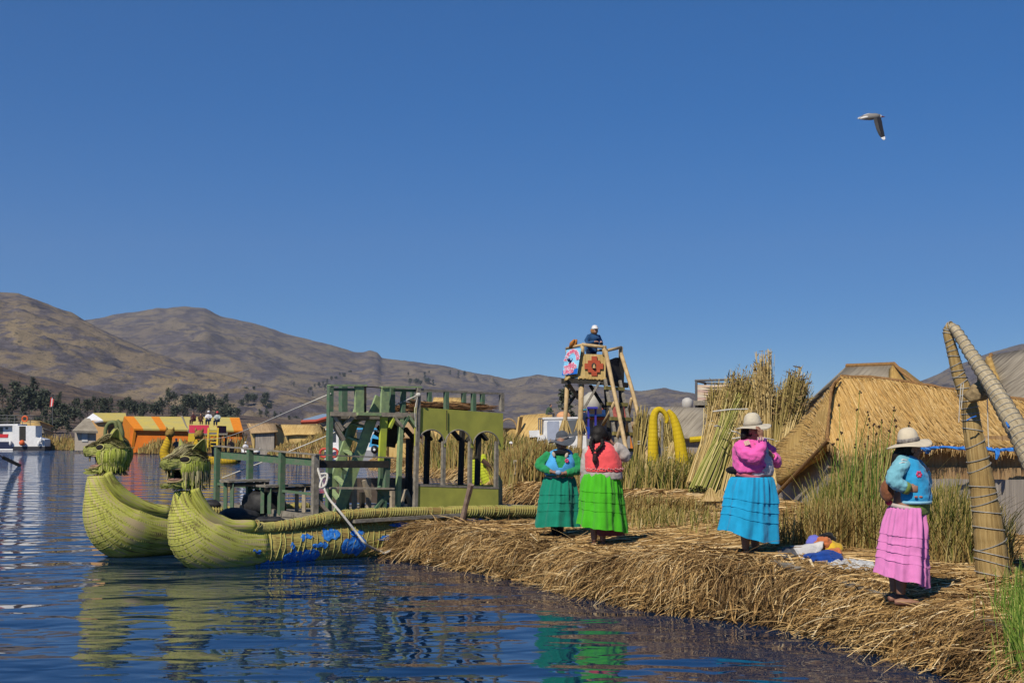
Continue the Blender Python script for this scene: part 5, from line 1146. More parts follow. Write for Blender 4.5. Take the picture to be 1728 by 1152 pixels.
# ---- woman in the pink skirt looking right
def woman_pink():
    D = 11.9; F = Fig(1520, 1013, D); J = F.J; base = J(1520, 1012); base.z = gz(base.x, base.y)+.01
    e = empty('person', base, 'woman in long pink skirt and bright blue vest, cream straw hat, looking to the right', 'person')
    b = MB(); hc = J(1536, 757, .0); w, R, f, s, u = head_shapes(b, hc, (.97, .12, -.12), 1.0)
    b.tube([J(1530, 762), J(1529, 776), J(1530, 790)], [.054, .060, .09], 10); b.tube([J(1533, 785), J(1535, 830), J(1532, 870)], [.12, .14, .15], 12)
    for x0, x1, toe, d in [(1520, 1509, (1534, 1011, -.12), -.10), (1530, 1520, (1555, 1019, .10), .05)]:
        b.tube([J(x0, 900, d), J(x0, 950, d), J(x1+1, 975, d), J(x1, 1002 if d > 0 else 998, d)], [.085, .062, .058, .038], 10); foot(b, J(x1, 1003 if d > 0 else 998, d), J(*toe))
    E, W_ = J(1508, 810, .16), J(1534, 824, .17); b.tube([E, E.lerp(W_, .5), W_], [.046, .040, .031], 8); hand(b, W_, (.95, .1, -.05), (.1, .9, 0), (0, 0, 1), .16, .7)
    E, W_ = J(1560, 812, -.16), J(1562, 828, -.02); b.tube([E, E.lerp(W_, .5), W_], [.046, .040, .031], 8); hand(b, W_, (-.5, -.4, -.2), (-.3, .6, -.4), (0, 0, 1), .16, .7)
    bo = remesh(b, .007, 3).build('body', SKIN, e, smooth=True); eyes(w, R, bo)
    g = MB(); g.loft([sec(F, 1541, 868, 0, .135, .15), sec(F, 1541, 856, 0, .150, .16), sec(F, 1540, 840, 0, .155, .165), sec(F, 1535, 800, 0, .14, .15), sec(F, 1532, 780, 0, .10, .10), sec(F, 1532, 770, 0, .065, .06)])
    remesh(g, .014, 3, .009, 12).build('shirt', cloth('olive_shirt', (.14, .20, .045), .8), e, smooth=True)
    v = MB(); v.loft([sec(F, 1541, 846, 0, .162, .175), sec(F, 1541, 838, 0, .166, .180), sec(F, 1540, 820, 0, .160, .175), sec(F, 1537, 800, 0, .150, .170), sec(F, 1533, 785, 0, .128, .150), sec(F, 1530, 776, 0, .10, .12), sec(F, 1530, 769, 0, .062, .07)], 28)
    vo = remesh(v, .012, 3, .010, 16).build('vest', cloth('bright_blue_vest', (.03, .30, .56), .85), e, smooth=True)
    flower(J(1551, 800, .175), (.3, -1, .1), .034, vo, MATS['flower_pink'], plain('flower_yellow', (.6, .4, .1)))
    hm = MB(); hm.loft([sec(F, 1541, 849, 0, .160, .178), sec(F, 1541, 844, 0, .168, .184)], 28); hm.build('vest_hem', cloth('pale_blue_hem', (.25, .52, .66)), vo, smooth=True)
    pt = MB()
    for x, d in [(1546, .195), (1554, .178), (1562, .14), (1567, .08)]: pt.ell(J(x, 838, d), (.018, .012, .010), 6, 4)
    pt.build('embroidery', plain('motif_rust', (.42, .13, .08)), vo)
    sl = MB(); sl.tube([V(x) for x in cr([J(1524, 783, .08), J(1512, 797, .15), J(1508, 810, .17), J(1521, 819, .18), J(1533, 824, .17)], 4)], [.080, .080, .078, .076, .074, .073, .072, .072, .070, .068, .065, .062, .058, .055, .052, .05, .048], 12)
    sl.ell(J(1524, 781, .05), (.085, .09, .08), 12, 8); so = remesh(sl, .011, 3, .011, 20).build('sleeve', cloth('pale_blue_knit', (.19, .46, .54), .8), e, smooth=True)
    st = MB(); st.tube([J(1519.5, 777.5, .142), J(1524, 775, .15), J(1529.5, 776.5, .142)], .010, 6); st.tube([J(1517.5, 782, .162), J(1523, 779.5, .168), J(1529.5, 781, .155)], .008, 6); st.build('sleeve_stripe', plain('stripe_white', (.55, .6, .6)), so)
    cf = MB(); cf.tube([J(1526, 822, .18), J(1533, 824.3, .172)], [.060, .056], 12); cf.build('cuff', MATS['olive_shirt'], so, smooth=True)
    s2 = MB(); s2.tube([V(x) for x in cr([J(1544, 785, -.12), J(1556, 800, -.16), J(1560, 812, -.16), J(1562, 826, -.04)], 4)], [.08]*6+[.07]*4+[.06, .055, .05], 10); s2.build('sleeve', MATS['pale_blue_knit'], e, smooth=True)
    cl = MB(); cl.panel([J(1552, 784, .03), J(1567, 792, .0), J(1560, 800, .05), J(1552, 796, .09)], .02); cl.build('collar', cloth('navy_collar', (.010, .014, .045)), e)
    hr = MB(); hr.ell(J(1529, 756, .0), (.095, .09, .105), 14, 10); hr.tube([V(x) for x in cr([J(1522, 758, .03), J(1512, 775, .02), J(1508, 795, -.02), J(1506, 815, -.04)], 4)], [.05]*4+[.035]*5+[.022]*4, 8); hr.build('hair', HAIR, e, smooth=True)
    skirt(F, J(1530, 855), (.150, .16), J(1521.5, 978), (.205, .225), cloth('pink_skirt', (.68, .215, .48), .85, fold=11, zs=.22), [.40, .52, .64, .76], e, 21, tilt=(.062, .0), pl=.95)
    wb = MB(); wb.loft([sec(F, 1530, 861, 0, .165, .172), sec(F, 1530, 854, 0, .158, .168)], 24); wb.xf(lambda p: V((p.x, p.y, p.z-.22*(p.x-J(1530, 800).x)))); wb.build('waistband', cloth('cream_waist', (.50, .42, .38)), e, smooth=True)
    hat(J(1533.5, 746.5, .0), None, .094, .142, .205, cloth('hat_straw', (.60, .52, .38), .8, weave=160), e, tilt=(-.165, .04), warp=.018, band=DBAND, droop=.028, seed=.4)
    bg_ = MB(); bg_.ell(J(1497, 828, .05), (.065, .06, .095), 14, 10, fn=lambda q: q*(1+.25*mnoise.noise(q*16))); bo2 = bg_.build('back_bag', cloth('brown_plush', (.22, .085, .04), .6, fold=30), e, smooth=True)
    m = MB(); m.ell(J(1500, 847, .03), (.035, .03, .03), 8, 6); m.build('red_pouch', cloth('red_pouch', (.5, .04, .07)), bo2, smooth=True)
    for a, t2, d in [((1509, 997), (1535, 1012, -.12), -.10), ((1520, 1002), (1556, 1020, .10), .05)]:
        m = MB(); foot(m, J(*a, d), J(*t2)); m.build('shoe', plain('rust_shoe', (.24, .11, .08)) if 'rust_shoe' not in MATS else MATS['rust_shoe'], e, smooth=True)
woman_pink()
# ------------------------------------------------------------------ huts, arches and bundles on the main island
ROOF = fibre('roof_reed', [(.22, (.22, .12, .035)), (.45, (.44, .255, .075)), (.66, (.56, .345, .11)), (.85, (.62, .43, .18))], sx=26, sy=.35, ang=-.75, bump=.9, bd=.02, patch=.8)
ROOFL = fibre('roof_reed_side', [(.22, (.20, .12, .04)), (.45, (.40, .25, .075)), (.66, (.50, .33, .11)), (.85, (.58, .43, .18))], sx=24, sy=.8, ang=-.1, bump=.9, bd=.02, patch=.8)
GREYR = fibre('grey_reed', [(.22, (.13, .11, .085)), (.45, (.26, .225, .17)), (.66, (.35, .31, .24)), (.85, (.44, .39, .30))], sx=22, sy=.8, ang=.5, bump=.9, bd=.02, patch=.7)
WALLR = fibre('wall_reed', [(.22, (.18, .10, .045)), (.45, (.33, .20, .09)), (.66, (.43, .29, .15)), (.85, (.50, .37, .22))], sx=16, sy=.6, bump=1, bd=.02, patch=.8)
WALLG = fibre('wall_reed_grey', [(.22, (.13, .115, .10)), (.45, (.26, .23, .20)), (.66, (.36, .32, .27)), (.85, (.45, .40, .34))], sx=18, sy=.6, bump=1, bd=.02, patch=.8)
WIRE = plain('binding_wire', (.38, .37, .33), (.24, .23, .21), scale=30, rough=.5)
STITCH = plain('stitch_reed', (.30, .17, .06), (.16, .08, .03), scale=30)
def curve(pts, m=5):
    return [P(q[0], q[1], q[2]) for q in cr(pts, m)]
def sheet(top, bot, th, nv=8, sag=.0, rough=.02):
    # thatch sheet between two curves, both faces and rims, uneven surface
    n = min(len(top), len(bot)); top, bot = top[:n], bot[:n]; U = [0]
    for i in range(1, n): U.append(U[-1]+((top[i]-top[i-1]).length+(bot[i]-bot[i-1]).length)/2)
    H = sum((a-b).length for a, b in zip(top, bot))/n; nr = (top[-1]-top[0]).cross(bot[0]-top[0]).normalized()
    if nr.z < 0: nr = -nr
    m = MB(); vs = []; 
    for side in (0, 1):
        for j in range(nv+1):
            for i in range(n):
                t = j/nv; p = top[i].lerp(bot[i], t); vs.append(p-nr*(th*side)+nr*(rough*mnoise.noise(p*2.3)*2+rough*.5*mnoise.noise(p*9))-V((0, 0, sag*math.sin(PI*t))))
    S = (nv+1)*n; fs = []; uv = []
    for side in (0, 1):
        for j in range(nv):
            for i in range(n-1):
                q = [side*S+j*n+i, side*S+j*n+i+1, side*S+(j+1)*n+i+1, side*S+(j+1)*n+i]; w = [(U[i], H*(1-j/nv)), (U[i+1], H*(1-j/nv)), (U[i+1], H*(1-(j+1)/nv)), (U[i], H*(1-(j+1)/nv))]
                if side: q.reverse(); w.reverse()
                fs.append(tuple(q)); uv.append(w)
    rim = [j*n for j in range(nv+1)]+[nv*n+i for i in range(1, n)]+[j*n+n-1 for j in range(nv-1, -1, -1)]+[i for i in range(n-2, 0, -1)]
    for a, b in zip(rim, rim[1:]+rim[:1]): fs.append((a, b, b+S, a+S)); uv.append([(0, 0), (.1, 0), (.1, .1), (0, .1)])
    m.add(vs, fs, uv); return m
def fringe(name, line, out, ln, n, mat, par, w=.02, drop=1.0, seed=0):
    # loose reed ends along an edge
    pts = np.zeros((n, 3, 3)); L = len(line)-1
    for i in range(n):
        t = random.random()*L; k = min(int(t), L-1); p = line[k].lerp(line[k+1], t-k); l = ln*random.uniform(.4, 1.1); d = V(out)+V((random.gauss(0, .25), random.gauss(0, .2), random.gauss(0, .2)))
        for j in range(3): pts[i, j] = p+d*(l*j/2)-V((0, 0, drop*l*(j/2)**2*.5))
    off = np.array(par.location) if par is not None else 0
    return ribbons(name, pts-off, RNG.uniform(w*.6, w*1.3, n), mat, parent=par, kind='stuff')

ROOFST2 = strand('roof_straw', [(0, (.36, .21, .065)), (.35, (.50, .305, .095)), (.75, (.58, .37, .125)), (1, (.66, .47, .21))])
def big_hut():
    e = empty('reed_hut', P(1560, 900, 19.5), 'big reed hut with golden thatch roof and a blue tarp strip under its eave', 'hut')
    ridge_ = curve([(1419, 637, 24.6), (1480, 640, 23.8), (1553, 651, 22.9), (1612, 660, 22.1), (1670, 668, 21.3), (1730, 678, 20.5), (1810, 690, 19.6)])
    eave = curve([(1395, 742, 22.4), (1440, 771, 21.3), (1500, 750, 20.4), (1570, 747, 19.6), (1640, 751, 18.8), (1712, 756, 18.0), (1810, 762, 17.1)])
    sheet(ridge_, eave, .12, 10, .05).build('roof', ROOF, e, smooth=True)
    back = curve([(1410, 690, 28.5), (1560, 690, 27), (1810, 700, 24)]); rr = [ridge_[int(i*(len(ridge_)-1)/(len(back)-1))] for i in range(len(back))]
    sheet(rr, back, .10, 6).build('roof', ROOFL, e, smooth=True)
    top = curve([(1404, 652, 24.2), (1370, 690, 25.0), (1309, 752, 26.2)]); bot = curve([(1395, 742, 22.5), (1371, 771, 23.2), (1309, 812, 25.0)])
    f = MB(); t2 = [P(1419, 637, 24.65)]+top; b2 = [P(1403, 655, 24.1)]+bot
    sheet(t2, b2, .11, 8, .0).build('roof_flap', ROOFL, e, smooth=True)
    m = MB(); sp = [V(q) for q in cr([P(1418, 637, 24.3), P(1404, 654, 23.9), P(1399, 700, 23.0), P(1395, 742, 22.3)], 8)]
    m.tube(sp, .026, 6, wob=.4); m.build('roof_seam', STITCH, e)
    rl = MB(); rl.tube([p+V((0, 0, .03)) for p in ridge_], .03, 6, wob=.4); rl.build('ridge_roll', STITCH, e)
    def roof_straw(top, bot, n, slant, lab):
        N = n; pts = np.zeros((N, 3, 3)); nt, nb = len(top), len(bot); nr = (top[-1]-top[0]).cross(bot[0]-top[0]).normalized(); nr = nr if nr.z > 0 else -nr
        A = np.array([tuple(p) for p in top]); B = np.array([tuple(p) for p in bot]); ta = np.linspace(0, 1, nt); tb = np.linspace(0, 1, nb)
        u = RNG.random(N); v = RNG.random(N); ln = RNG.uniform(.05, .22, N)
        for j in range(3):
            vv = np.clip(v+ln*(j-1)*.5, 0, 1.01); uu = np.clip(u+slant*ln*(j-1)*.5, 0, 1)
            a = np.stack([np.interp(uu, ta, A[:, c]) for c in range(3)], -1); b = np.stack([np.interp(uu, tb, B[:, c]) for c in range(3)], -1)
            pts[:, j] = a*(1-vv)[:, None]+b*vv[:, None]+np.array(nr)*(.018+.02*RNG.random(N))[:, None]-np.array([0, 0, .05])*np.sin(PI*np.clip(vv, 0, 1))[:, None]
        T = pts[:, -1]-pts[:, 0]; ribbons(lab, pts-np.array(e.location), RNG.uniform(.006, .013, N), ROOFST2, wdir=np.cross(T, np.array(nr)), parent=e, kind='stuff')
    roof_straw(ridge_, eave, 4800, .30, 'roof_straw'); roof_straw([P(1419, 637, 24.65)]+curve([(1404, 652, 24.2), (1370, 690, 25.0), (1309, 752, 26.2)]), [P(1403, 655, 24.1)]+curve([(1395, 742, 22.5), (1371, 771, 23.2), (1309, 812, 25.0)]), 900, -.5, 'roof_straw')
    fringe('eave_fringe', eave, (-.1, -.25, -.5), .16, 900, STRAW, e, .016)
    # walls
    wl_, wr = P(1397, 868, 22.9), P(1812, 935, 17.0)
    pl = plane((wl_.x, wl_.y), (wr.x, wr.y))
    w = MB(); w.panel([pl(1397, 735, .15), pl(1500, 735, .15), pl(1600, 735, .15), pl(1815, 735, .15), pl(1815, 945, .15), pl(1397, 880, .15)], .08, udir=(0, 0, 1), side=(0, -1, 0)); w.build('wall', WALLR, e)
    def mat_strip(xs, ytop, ybot, off, mt, nm='wall_mat'):
        m = MB(); n = len(xs)
        for i in range(n-1):
            a, b = xs[i], xs[i+1]; f_ = lambda x: (ytop+(x-1500)*.012+random.uniform(-1, 1), ybot+(x-1500)*.155+random.uniform(-1.5, 1.5))
            ta, ba = f_(a); tb, bb = f_(b); o = off+random.uniform(-.006, .006)
            m.panel([pl(a, ta, o), pl(b, tb, o), pl(b, bb, o), pl(a, ba, o)], .03, udir=(0, 0, 1), side=(0, -1, 0))
        m.build(nm, mt, e)
    mat_strip([1398, 1450, 1505, 1560, 1605, 1650, 1700, 1760, 1815], 787, 845, .07, WALLR); mat_strip([1398, 1440, 1500, 1545, 1590, 1640, 1690, 1750, 1815], 806, 884, .0, WALLG)
    gl = MB(); gl.panel([P(1311, 800, 26), P(1371, 765, 24), P(1397, 735, 23), P(1397, 885, 23), P(1311, 880, 26)], .06, udir=(0, 0, 1), side=(-.6, -1, 0)); gl.build('wall', WALLG, e)
    fringe('wall_foot', [P(1311, 866, 25.9), P(1395, 866, 22.9)], (-.1, -.3, .4), .5, 300, strand('grey_straw', [(0, (.12, .10, .09)), (1, (.40, .35, .29))]), e, .02, .3)
    m = MB(); m.tube([P(1310, 834, 25), P(1350, 792, 23.8), P(1398, 742, 22.25)], .035, 8); m.build('eave_pole', STITCH, e)
    t = MB(); pts = cr([P(1548, 750, 19.3), P(1562, 757, 19.1), P(1590, 754, 18.9), P(1630, 757, 18.5), P(1655, 755, 18.3), P(1680, 760, 18.0), P(1705, 758, 17.8), P(1780, 766, 17.0)], 6)
    t.tube([V(q) for q in pts], [.022+.025*random.random() for _ in pts], 7, wob=.4, sq=(1, .7)); t.tube([P(1684, 758, 17.9), P(1683, 768, 17.88), P(1681, 775, 17.88)], [.035, .03, .012], 6, wob=.3); t.tube([P(1551, 751, 19.25), P(1567, 761, 19.1)], [.03, .05], 6); t.build('eave_tarp', BLUET, e, label='twisted blue tarp strip under the eave')
    for k, (a, b) in enumerate([((1522, 735), (1533, 742)), ((1537, 744), (1552, 746)), ((1668, 734), (1690, 742))]):
        pass
big_hut()

def hut_back():
    e = empty('reed_hut', P(1470, 760, 29), 'grey thatched hut with a hipped roof rising behind the golden roof', 'hut', )
    r0, r1 = P(1428, 617, 31), P(1508, 614, 30)
    sheet([r0, r0.lerp(r1, .5), r1], [P(1318, 745, 29), P(1400, 755, 28), P(1508, 760, 27)], .12, 8, .08).build('roof', GREYR, e, smooth=True)
    sheet([r1, P(1512, 615, 30), P(1516, 617, 30.2)], [P(1508, 760, 27), P(1560, 720, 28.5), P(1610, 700, 31)], .12, 8, -.12).build('roof', ROOFL, e, smooth=True)
    sheet([r0, r0.lerp(r1, .5), r1], [P(1318, 720, 35), P(1400, 720, 35), P(1560, 720, 35)], .1, 5).build('roof', GREYR, e, smooth=True)
    m = MB(); m.tube([r0, r1, P(1525, 630, 29.4), P(1555, 652, 29)], .05, 6, wob=.3); m.build('ridge_roll', STITCH, e)
    w = MB(); w.panel([P(1330, 735, 29.5), P(1505, 745, 27.6), P(1505, 850, 27.6), P(1330, 850, 29.5)], .1, udir=(0, 0, 1)); w.panel([P(1508, 745, 27.6), P(1590, 705, 31), P(1590, 840, 31), P(1508, 850, 27.6)], .1, udir=(0, 0, 1)); w.build('wall', WALLG, e)
hut_back()
def hut_right():
    e = empty('reed_hut', P(1740, 780, 25), 'tall weathered grey hut at the right edge, behind the bound reed arch', 'hut')
    a, b = P(1672, 598, 26), P(1830, 570, 25)
    sheet([a, a.lerp(b, .5), b], [P(1700, 690, 23), P(1770, 700, 22.5), P(1860, 700, 22)], .12, 8, .06).build('roof', GREYR, e, smooth=True)
    sheet([a, a+V((.02, .05, 0)), a+V((.05, .1, 0))], [P(1698, 690, 23.1), P(1676, 680, 25), P(1655, 665, 28)], .1, 8, -.05).build('roof', ROOFL, e, smooth=True)
    w = MB(); w.panel([P(1700, 680, 23.3), P(1860, 690, 22.3), P(1860, 840, 22.3), P(1700, 840, 23.3)], .1, udir=(0, 0, 1)); w.panel([P(1698, 680, 23.3), P(1700, 840, 23.3), P(1665, 830, 28), P(1665, 675, 28)], .1, udir=(0, 0, 1)); w.build('wall', WALLG, e)
    m = MB(); m.tube([a, P(1669, 612, 25.8), P(1683, 645, 24.5), P(1700, 690, 23)], .04, 6, wob=.3); m.build('ridge_roll', STITCH, e)
hut_right()

# ---- bound reed arch in front
def big_arch():
    e = empty('reed_arch', P(1675, 972, 13.4), 'tall arch of two wire-bound reed bundles tied with a reed knot, at the right edge', 'arch')
    BR = fibre('arch_reed', [(.22, (.14, .085, .03)), (.45, (.30, .20, .075)), (.66, (.41, .29, .12)), (.85, (.50, .39, .19))], sx=34, sy=1.0, bump=1, bd=.015, patch=1.5)
    GR = fibre('arch_reed_grey', [(.22, (.17, .13, .08)), (.45, (.33, .27, .17)), (.66, (.44, .37, .25)), (.85, (.52, .46, .33))], sx=30, sy=1.2, bump=1, bd=.015, patch=1.5)
    def leg(pix, mat, step, bulge, seed, wr):
        q = cr([(*P(x, y, D), h/FPX*D) for x, y, h, D in pix], 10); pts = [V(a[:3]) for a in q]; rad = [float(a[3]) for a in q]
        L = [0]
        for i in range(1, len(pts)): L.append(L[-1]+(pts[i]-pts[i-1]).length)
        n = int(L[-1]/step*4); P2 = []; R2 = []
        for k in range(n+1):
            l = L[-1]*k/n; P2.append(V([np.interp(l, L, [p[c] for p in pts]) for c in range(3)])); R2.append(float(np.interp(l, L, rad))*(1-(bulge if k % 4 == 0 else 0)))
        m = MB(); m.tube(P2, R2, 22, wob=.02); o = m.build('reed_bundle', mat, e, smooth=True)
        c = MB(); l = .1
        while l < L[-1]:
            p = V([np.interp(l, L, [p[c_] for p in pts]) for c_ in range(3)]); r = float(np.interp(l, L, rad)); p2 = V([np.interp(min(l+.02, L[-1]), L, [p_[c_] for p_ in pts]) for c_ in range(3)]); T = (p2-p).normalized() if (p2-p).length > 0 else V((0, 0, 1))
            s_ = T.cross(V((0, 1, .1))).normalized(); u_ = s_.cross(T); tl = random.uniform(-.35, .35)*(1 if seed else .4)
            c.tube([p+(s_*math.cos(a)+u_*math.sin(a))*(r*1.02+.003)+T*(tl*r*math.cos(a)) for a in [2*PI*k/18 for k in range(19)]], wr, 4, cap=False)
            l += step*(random.uniform(.5, 1.5)*(1 if l < L[-1]*.62 else .42) if seed else 1)
        c.build('wire', WIRE, o); return pts
    a = leg([(1676, 985, 28, 13.4), (1675, 965, 27.5, 13.4), (1667, 881, 24, 13.4), (1653, 791, 19, 13.4), (1641, 723, 15.5, 13.4), (1634, 678, 13.5, 13.4), (1618, 633, 11, 13.4), (1606, 588, 9, 13.4), (1600, 565, 8, 13.4), (1600, 554, 7.5, 13.4), (1606, 549, 7, 13.35)], BR, .14, .03, 1, .005)
    b = leg([(1603, 553, 7, 13.4), (1612, 556, 8.5, 13.3), (1635, 592, 10.5, 13.1), (1671, 646, 13.5, 12.8), (1707, 708, 17, 12.4), (1729, 748, 19, 12.2), (1775, 840, 24, 11.8), (1830, 960, 29, 11.5), (1850, 1030, 30, 11.4)], GR, .075, .10, 0, .004)
    k = MB(); k.ell(P(1657, 659, 13.15), (.17, .09, .10), 16, 10, Matrix.Rotation(-.35, 3, 'Y')); k.ell(P(1665, 645, 13.15), (.10, .07, .12), 12, 8); k.tube([P(1628, 664, 13.2), P(1640, 670, 13.15), P(1655, 668, 13.1)], [.035, .055, .05], 10, wob=.1); remesh(k, .014, 2, .008, 18).build('reed_knot', plain('knot_reed', (.30, .22, .11), (.13, .09, .045), scale=22, bump=.7), e, smooth=True)
    st = MB(); st.tube([P(1622, 648, 13.2), P(1620, 672, 13.18), P(1618, 712, 13.2)], .005, 5); st.tube([P(1626, 646, 13.2), P(1622, 690, 13.15)], .004, 5); st.build('string', WROPE, e)
    s2 = MB(); s2.tube([P(1666, 672, 13.05), P(1668, 748, 13.05), P(1669, 754, 13.05)], [.005, .005, .012], 5); s2.build('string', WROPE, e)
    bl = MB(); bl.tube([P(1632, 709, 13.15), P(1640, 704, 13.12), P(1647, 702, 13.15)], .008, 6, wob=.3); bl.build('blue_tie', BLUET, e)
    bl = MB(); bl.tube([P(1698, 712, 12.2), P(1703, 721, 12.15)], [.008, .014], 6, wob=.3); bl.build('blue_tie', BLUET, e)
    fringe('loose_reeds', [P(1655, 978, 13.2), P(1700, 978, 13.2)], (.1, -.6, .15), .4, 120, STRAW, e, .014, .3)
big_arch()

# ---- yellow arch in the middle distance
def yellow_arch():
    e = empty('reed_arch', P(1130, 822, 38), 'bright yellow arch of two curved reed horns in the middle of the island', 'arch')
    Y = fibre('yellow_reed', [(.22, (.33, .23, .006)), (.45, (.52, .37, .010)), (.66, (.60, .44, .02)), (.85, (.62, .48, .06))], sx=20, sy=1, bands=2.6, bandc=(.48, .34, .012), bandw=.25, bump=.2, bd=.006)
    def horn(pix):
        q = cr([(*P(x, y, 38), h/FPX*38) for x, y, h in pix], 6); m = MB(); m.tube([V(a[:3]) for a in q], [float(a[3]) for a in q], 16, wob=.015); return m.build('horn', Y, e, smooth=True)
    horn([(1101, 830, 10), (1102, 780, 9.5), (1102, 735, 8.5), (1103, 706, 7), (1107, 694, 6), (1114, 691, 5), (1122, 697, 4), (1126, 707, 3.4), (1124, 714, 2.5)])
    horn([(1155, 832, 13), (1153, 800, 12), (1149, 760, 10.5), (1143, 727, 8.5), (1137, 706, 6.5), (1131, 696, 4.5), (1127, 692, 3)])
yellow_arch()

# ---- standing bundles of cut reeds
def st_bundle(pix, n, r0, r1, mat, label, seedy=.0, name='reed_bundle', group=None, tie=.5, w=.019):
    n = int(n*1.4)
    (x0, y0, D0), (x1, y1, D1) = pix; a, b = P(x0, y0, D0), P(x1, y1, D1); e = empty(name, a, label, 'reed bundle', group)
    ax = (b-a).normalized(); s = ax.cross(V((0, 1, 0))).normalized(); u = s.cross(ax); L = (b-a).length; K = 5; pts = np.zeros((n, K, 3)); wd = []
    for i in range(n):
        an = random.uniform(0, 2*PI); q = math.sqrt(random.random()); top = random.uniform(.78, 1.06) if random.random() > .12 else random.uniform(1.0, 1.16); o = s*math.cos(an)*q+u*math.sin(an)*q; kx = V((random.gauss(0, .03), random.gauss(0, .03), 0))
        for j in range(K):
            t = j/(K-1); wst = r0*(1-t)+r1*t-(.30*r0)*math.exp(-((t-tie)/.16)**2); pts[i, j] = a+ax*(L*t*top)+o*wst+kx*t*t*L
        wd.append(s+u*random.uniform(-.6, .6))
    ribbons('stalks', pts-np.array(a), np.full(n, w)[:, None]*np.linspace(1.0, .55, K)[None, :], mat, wdir=np.array([tuple(q) for q in wd]), parent=e)
    if seedy:
        nn = int(n*seedy*5); hp = np.zeros((nn, 2, 3))
        for i in range(nn):
            k = random.randrange(n); t = random.uniform(.72, 1.0); j = min(int(t*(K-1)), K-2); p = pts[k, j]*(1-(t*(K-1)-j))+pts[k, j+1]*(t*(K-1)-j); d = np.array([random.gauss(0, .06), random.gauss(0, .06), random.uniform(.0, .10)]); hp[i, 0] = p; hp[i, 1] = p+d
        ribbons('seed_tufts', hp-np.array(a), RNG.uniform(.018, .04, nn), SEEDT, parent=e, kind='stuff')
    t = MB()
    for tt in (tie, tie+.04):
        p = a+ax*L*tt; r = r0*(1-tt)+r1*tt-.28*r0; t.tube([p+(s*math.cos(q)+u*math.sin(q))*r for q in [2*PI*k/14 for k in range(15)]], .014, 4, cap=False)
    t.build('binding_cord', WROPE, e); return e
SEEDT = strand('seed_tuft', [(0, (.10, .06, .03)), (.5, (.22, .14, .055)), (1, (.36, .27, .10))])
CUTY = strand('cut_reed_tan', [(0, (.28, .19, .065)), (.5, (.47, .34, .13)), (1, (.60, .48, .24))]); CUTG = strand('cut_reed_green', [(0, (.16, .17, .03)), (.45, (.32, .32, .08)), (.75, (.46, .40, .15)), (1, (.55, .43, .20))]); CUTO = strand('cut_reed_olive', [(0, (.11, .08, .022)), (.5, (.25, .19, .05)), (1, (.40, .31, .11))])
GB = 'bundles of cut reeds standing beside the big hut'
st_bundle(((1210, 800, 29.5), (1204, 662, 30)), 130, .13, .13, CUTO, 'thin upright olive bundle, leftmost of the standing reed bundles', .3, group=GB)
st_bundle(((1176, 822, 28.5), (1220, 664, 30)), 190, .26, .16, CUTY, 'tan bundle leaning right with its foot nearest the yellow arch', .3, group=GB, tie=.62)
st_bundle(((1184, 834, 27.3), (1250, 676, 29)), 260, .30, .20, CUTG, 'fresh green leaning bundle, the greenest of the standing reeds', .1, group=GB, tie=.6)
st_bundle(((1216, 838, 27.6), (1256, 648, 29.5)), 360, .30, .36, CUTO, 'broad seedy bundle with a bushy brown-green top beside the shade frame', 1.0, group=GB, tie=.45)
st_bundle(((1236, 835, 27.0), (1262, 700, 28)), 160, .25, .2, CUTY, 'short tan bundle directly behind the cream hat', .1, group=GB)
st_bundle(((1272, 830, 28.3), (1277, 662, 29)), 190, .18, .22, CUTO, 'dark brown bundle just left of the tallest spire', .7, group=GB)
st_bundle(((1297, 835, 27.8), (1288, 622, 28.3)), 230, .24, .10, CUTY, 'tallest tan bundle tapering to a thin spire', .6, group=GB, tie=.5)
st_bundle(((1302, 830, 28.8), (1312, 668, 29)), 190, .22, .2, CUTY, 'pale tan bundle between the spire and the hut flap', .2, group=GB)
st_bundle(((1304, 830, 27.4), (1341, 648, 28)), 300, .20, .27, CUTO, 'fan-topped bundle leaning right against the hut', .9, group=GB, tie=.4)
st_bundle(((1302, 845, 26.6), (1350, 655, 28.2)), 190, .14, .18, CUTY, 'rightmost tan bundle leaning over the edge of the roof flap', .5, group=GB, tie=.4)
m = MB()
for (x0, y0), (x1, y1) in [((1203, 694), (1262, 690)), ((1235, 727), (1250, 733)), ((1236, 740), (1265, 738)), ((1275, 738), (1306, 742)), ((1206, 719), (1216, 720))]: m.tube([P(x0, y0, 27.5), P((x0+x1)/2, (y0+y1)/2-1.5, 27.3), P(x1, y1, 27.4)], .016, 5)
m.build('cord', WROPE, label='pale cords lashing the standing reed bundles together', category='cord')
st_bundle(((1134, 812, 41), (1122, 712, 42)), 150, .30, .16, CUTO, 'brown reed bundle standing inside the yellow arch', .2, name='reed_bundle', w=.04)
st_bundle(((1128, 800, 40), (1138, 750, 40.3)), 90, .25, .12, CUTY, 'short pale sheaf at the foot of the yellow arch', 0, name='reed_bundle', w=.04)
# small poles by the yellow arch
def pole(x0, y0, x1, y1, D, r, label, mat=GREYW, D1=None, cat='pole'):
    m = MB(); a, b = P(x0, y0, D), P(x1, y1, D1 or D); m.tube([a, a.lerp(b, .5)+V((.01, 0, .01)), b], [r, r*.95, r*.85], 7, wob=.05); return m.build(cat, mat, label=label, category=cat)
pole(1115, 845, 1118, 705, 31, .035, 'thin grey pole standing in front of the yellow arch'); pole(1161, 846, 1169, 800, 30, .06, 'short grey stake right of the yellow arch', cat='stake')
pole(1124, 810, 1190, 797, 37, .06, 'pale log lying behind the right horn of the yellow arch', PALEW, cat='log')
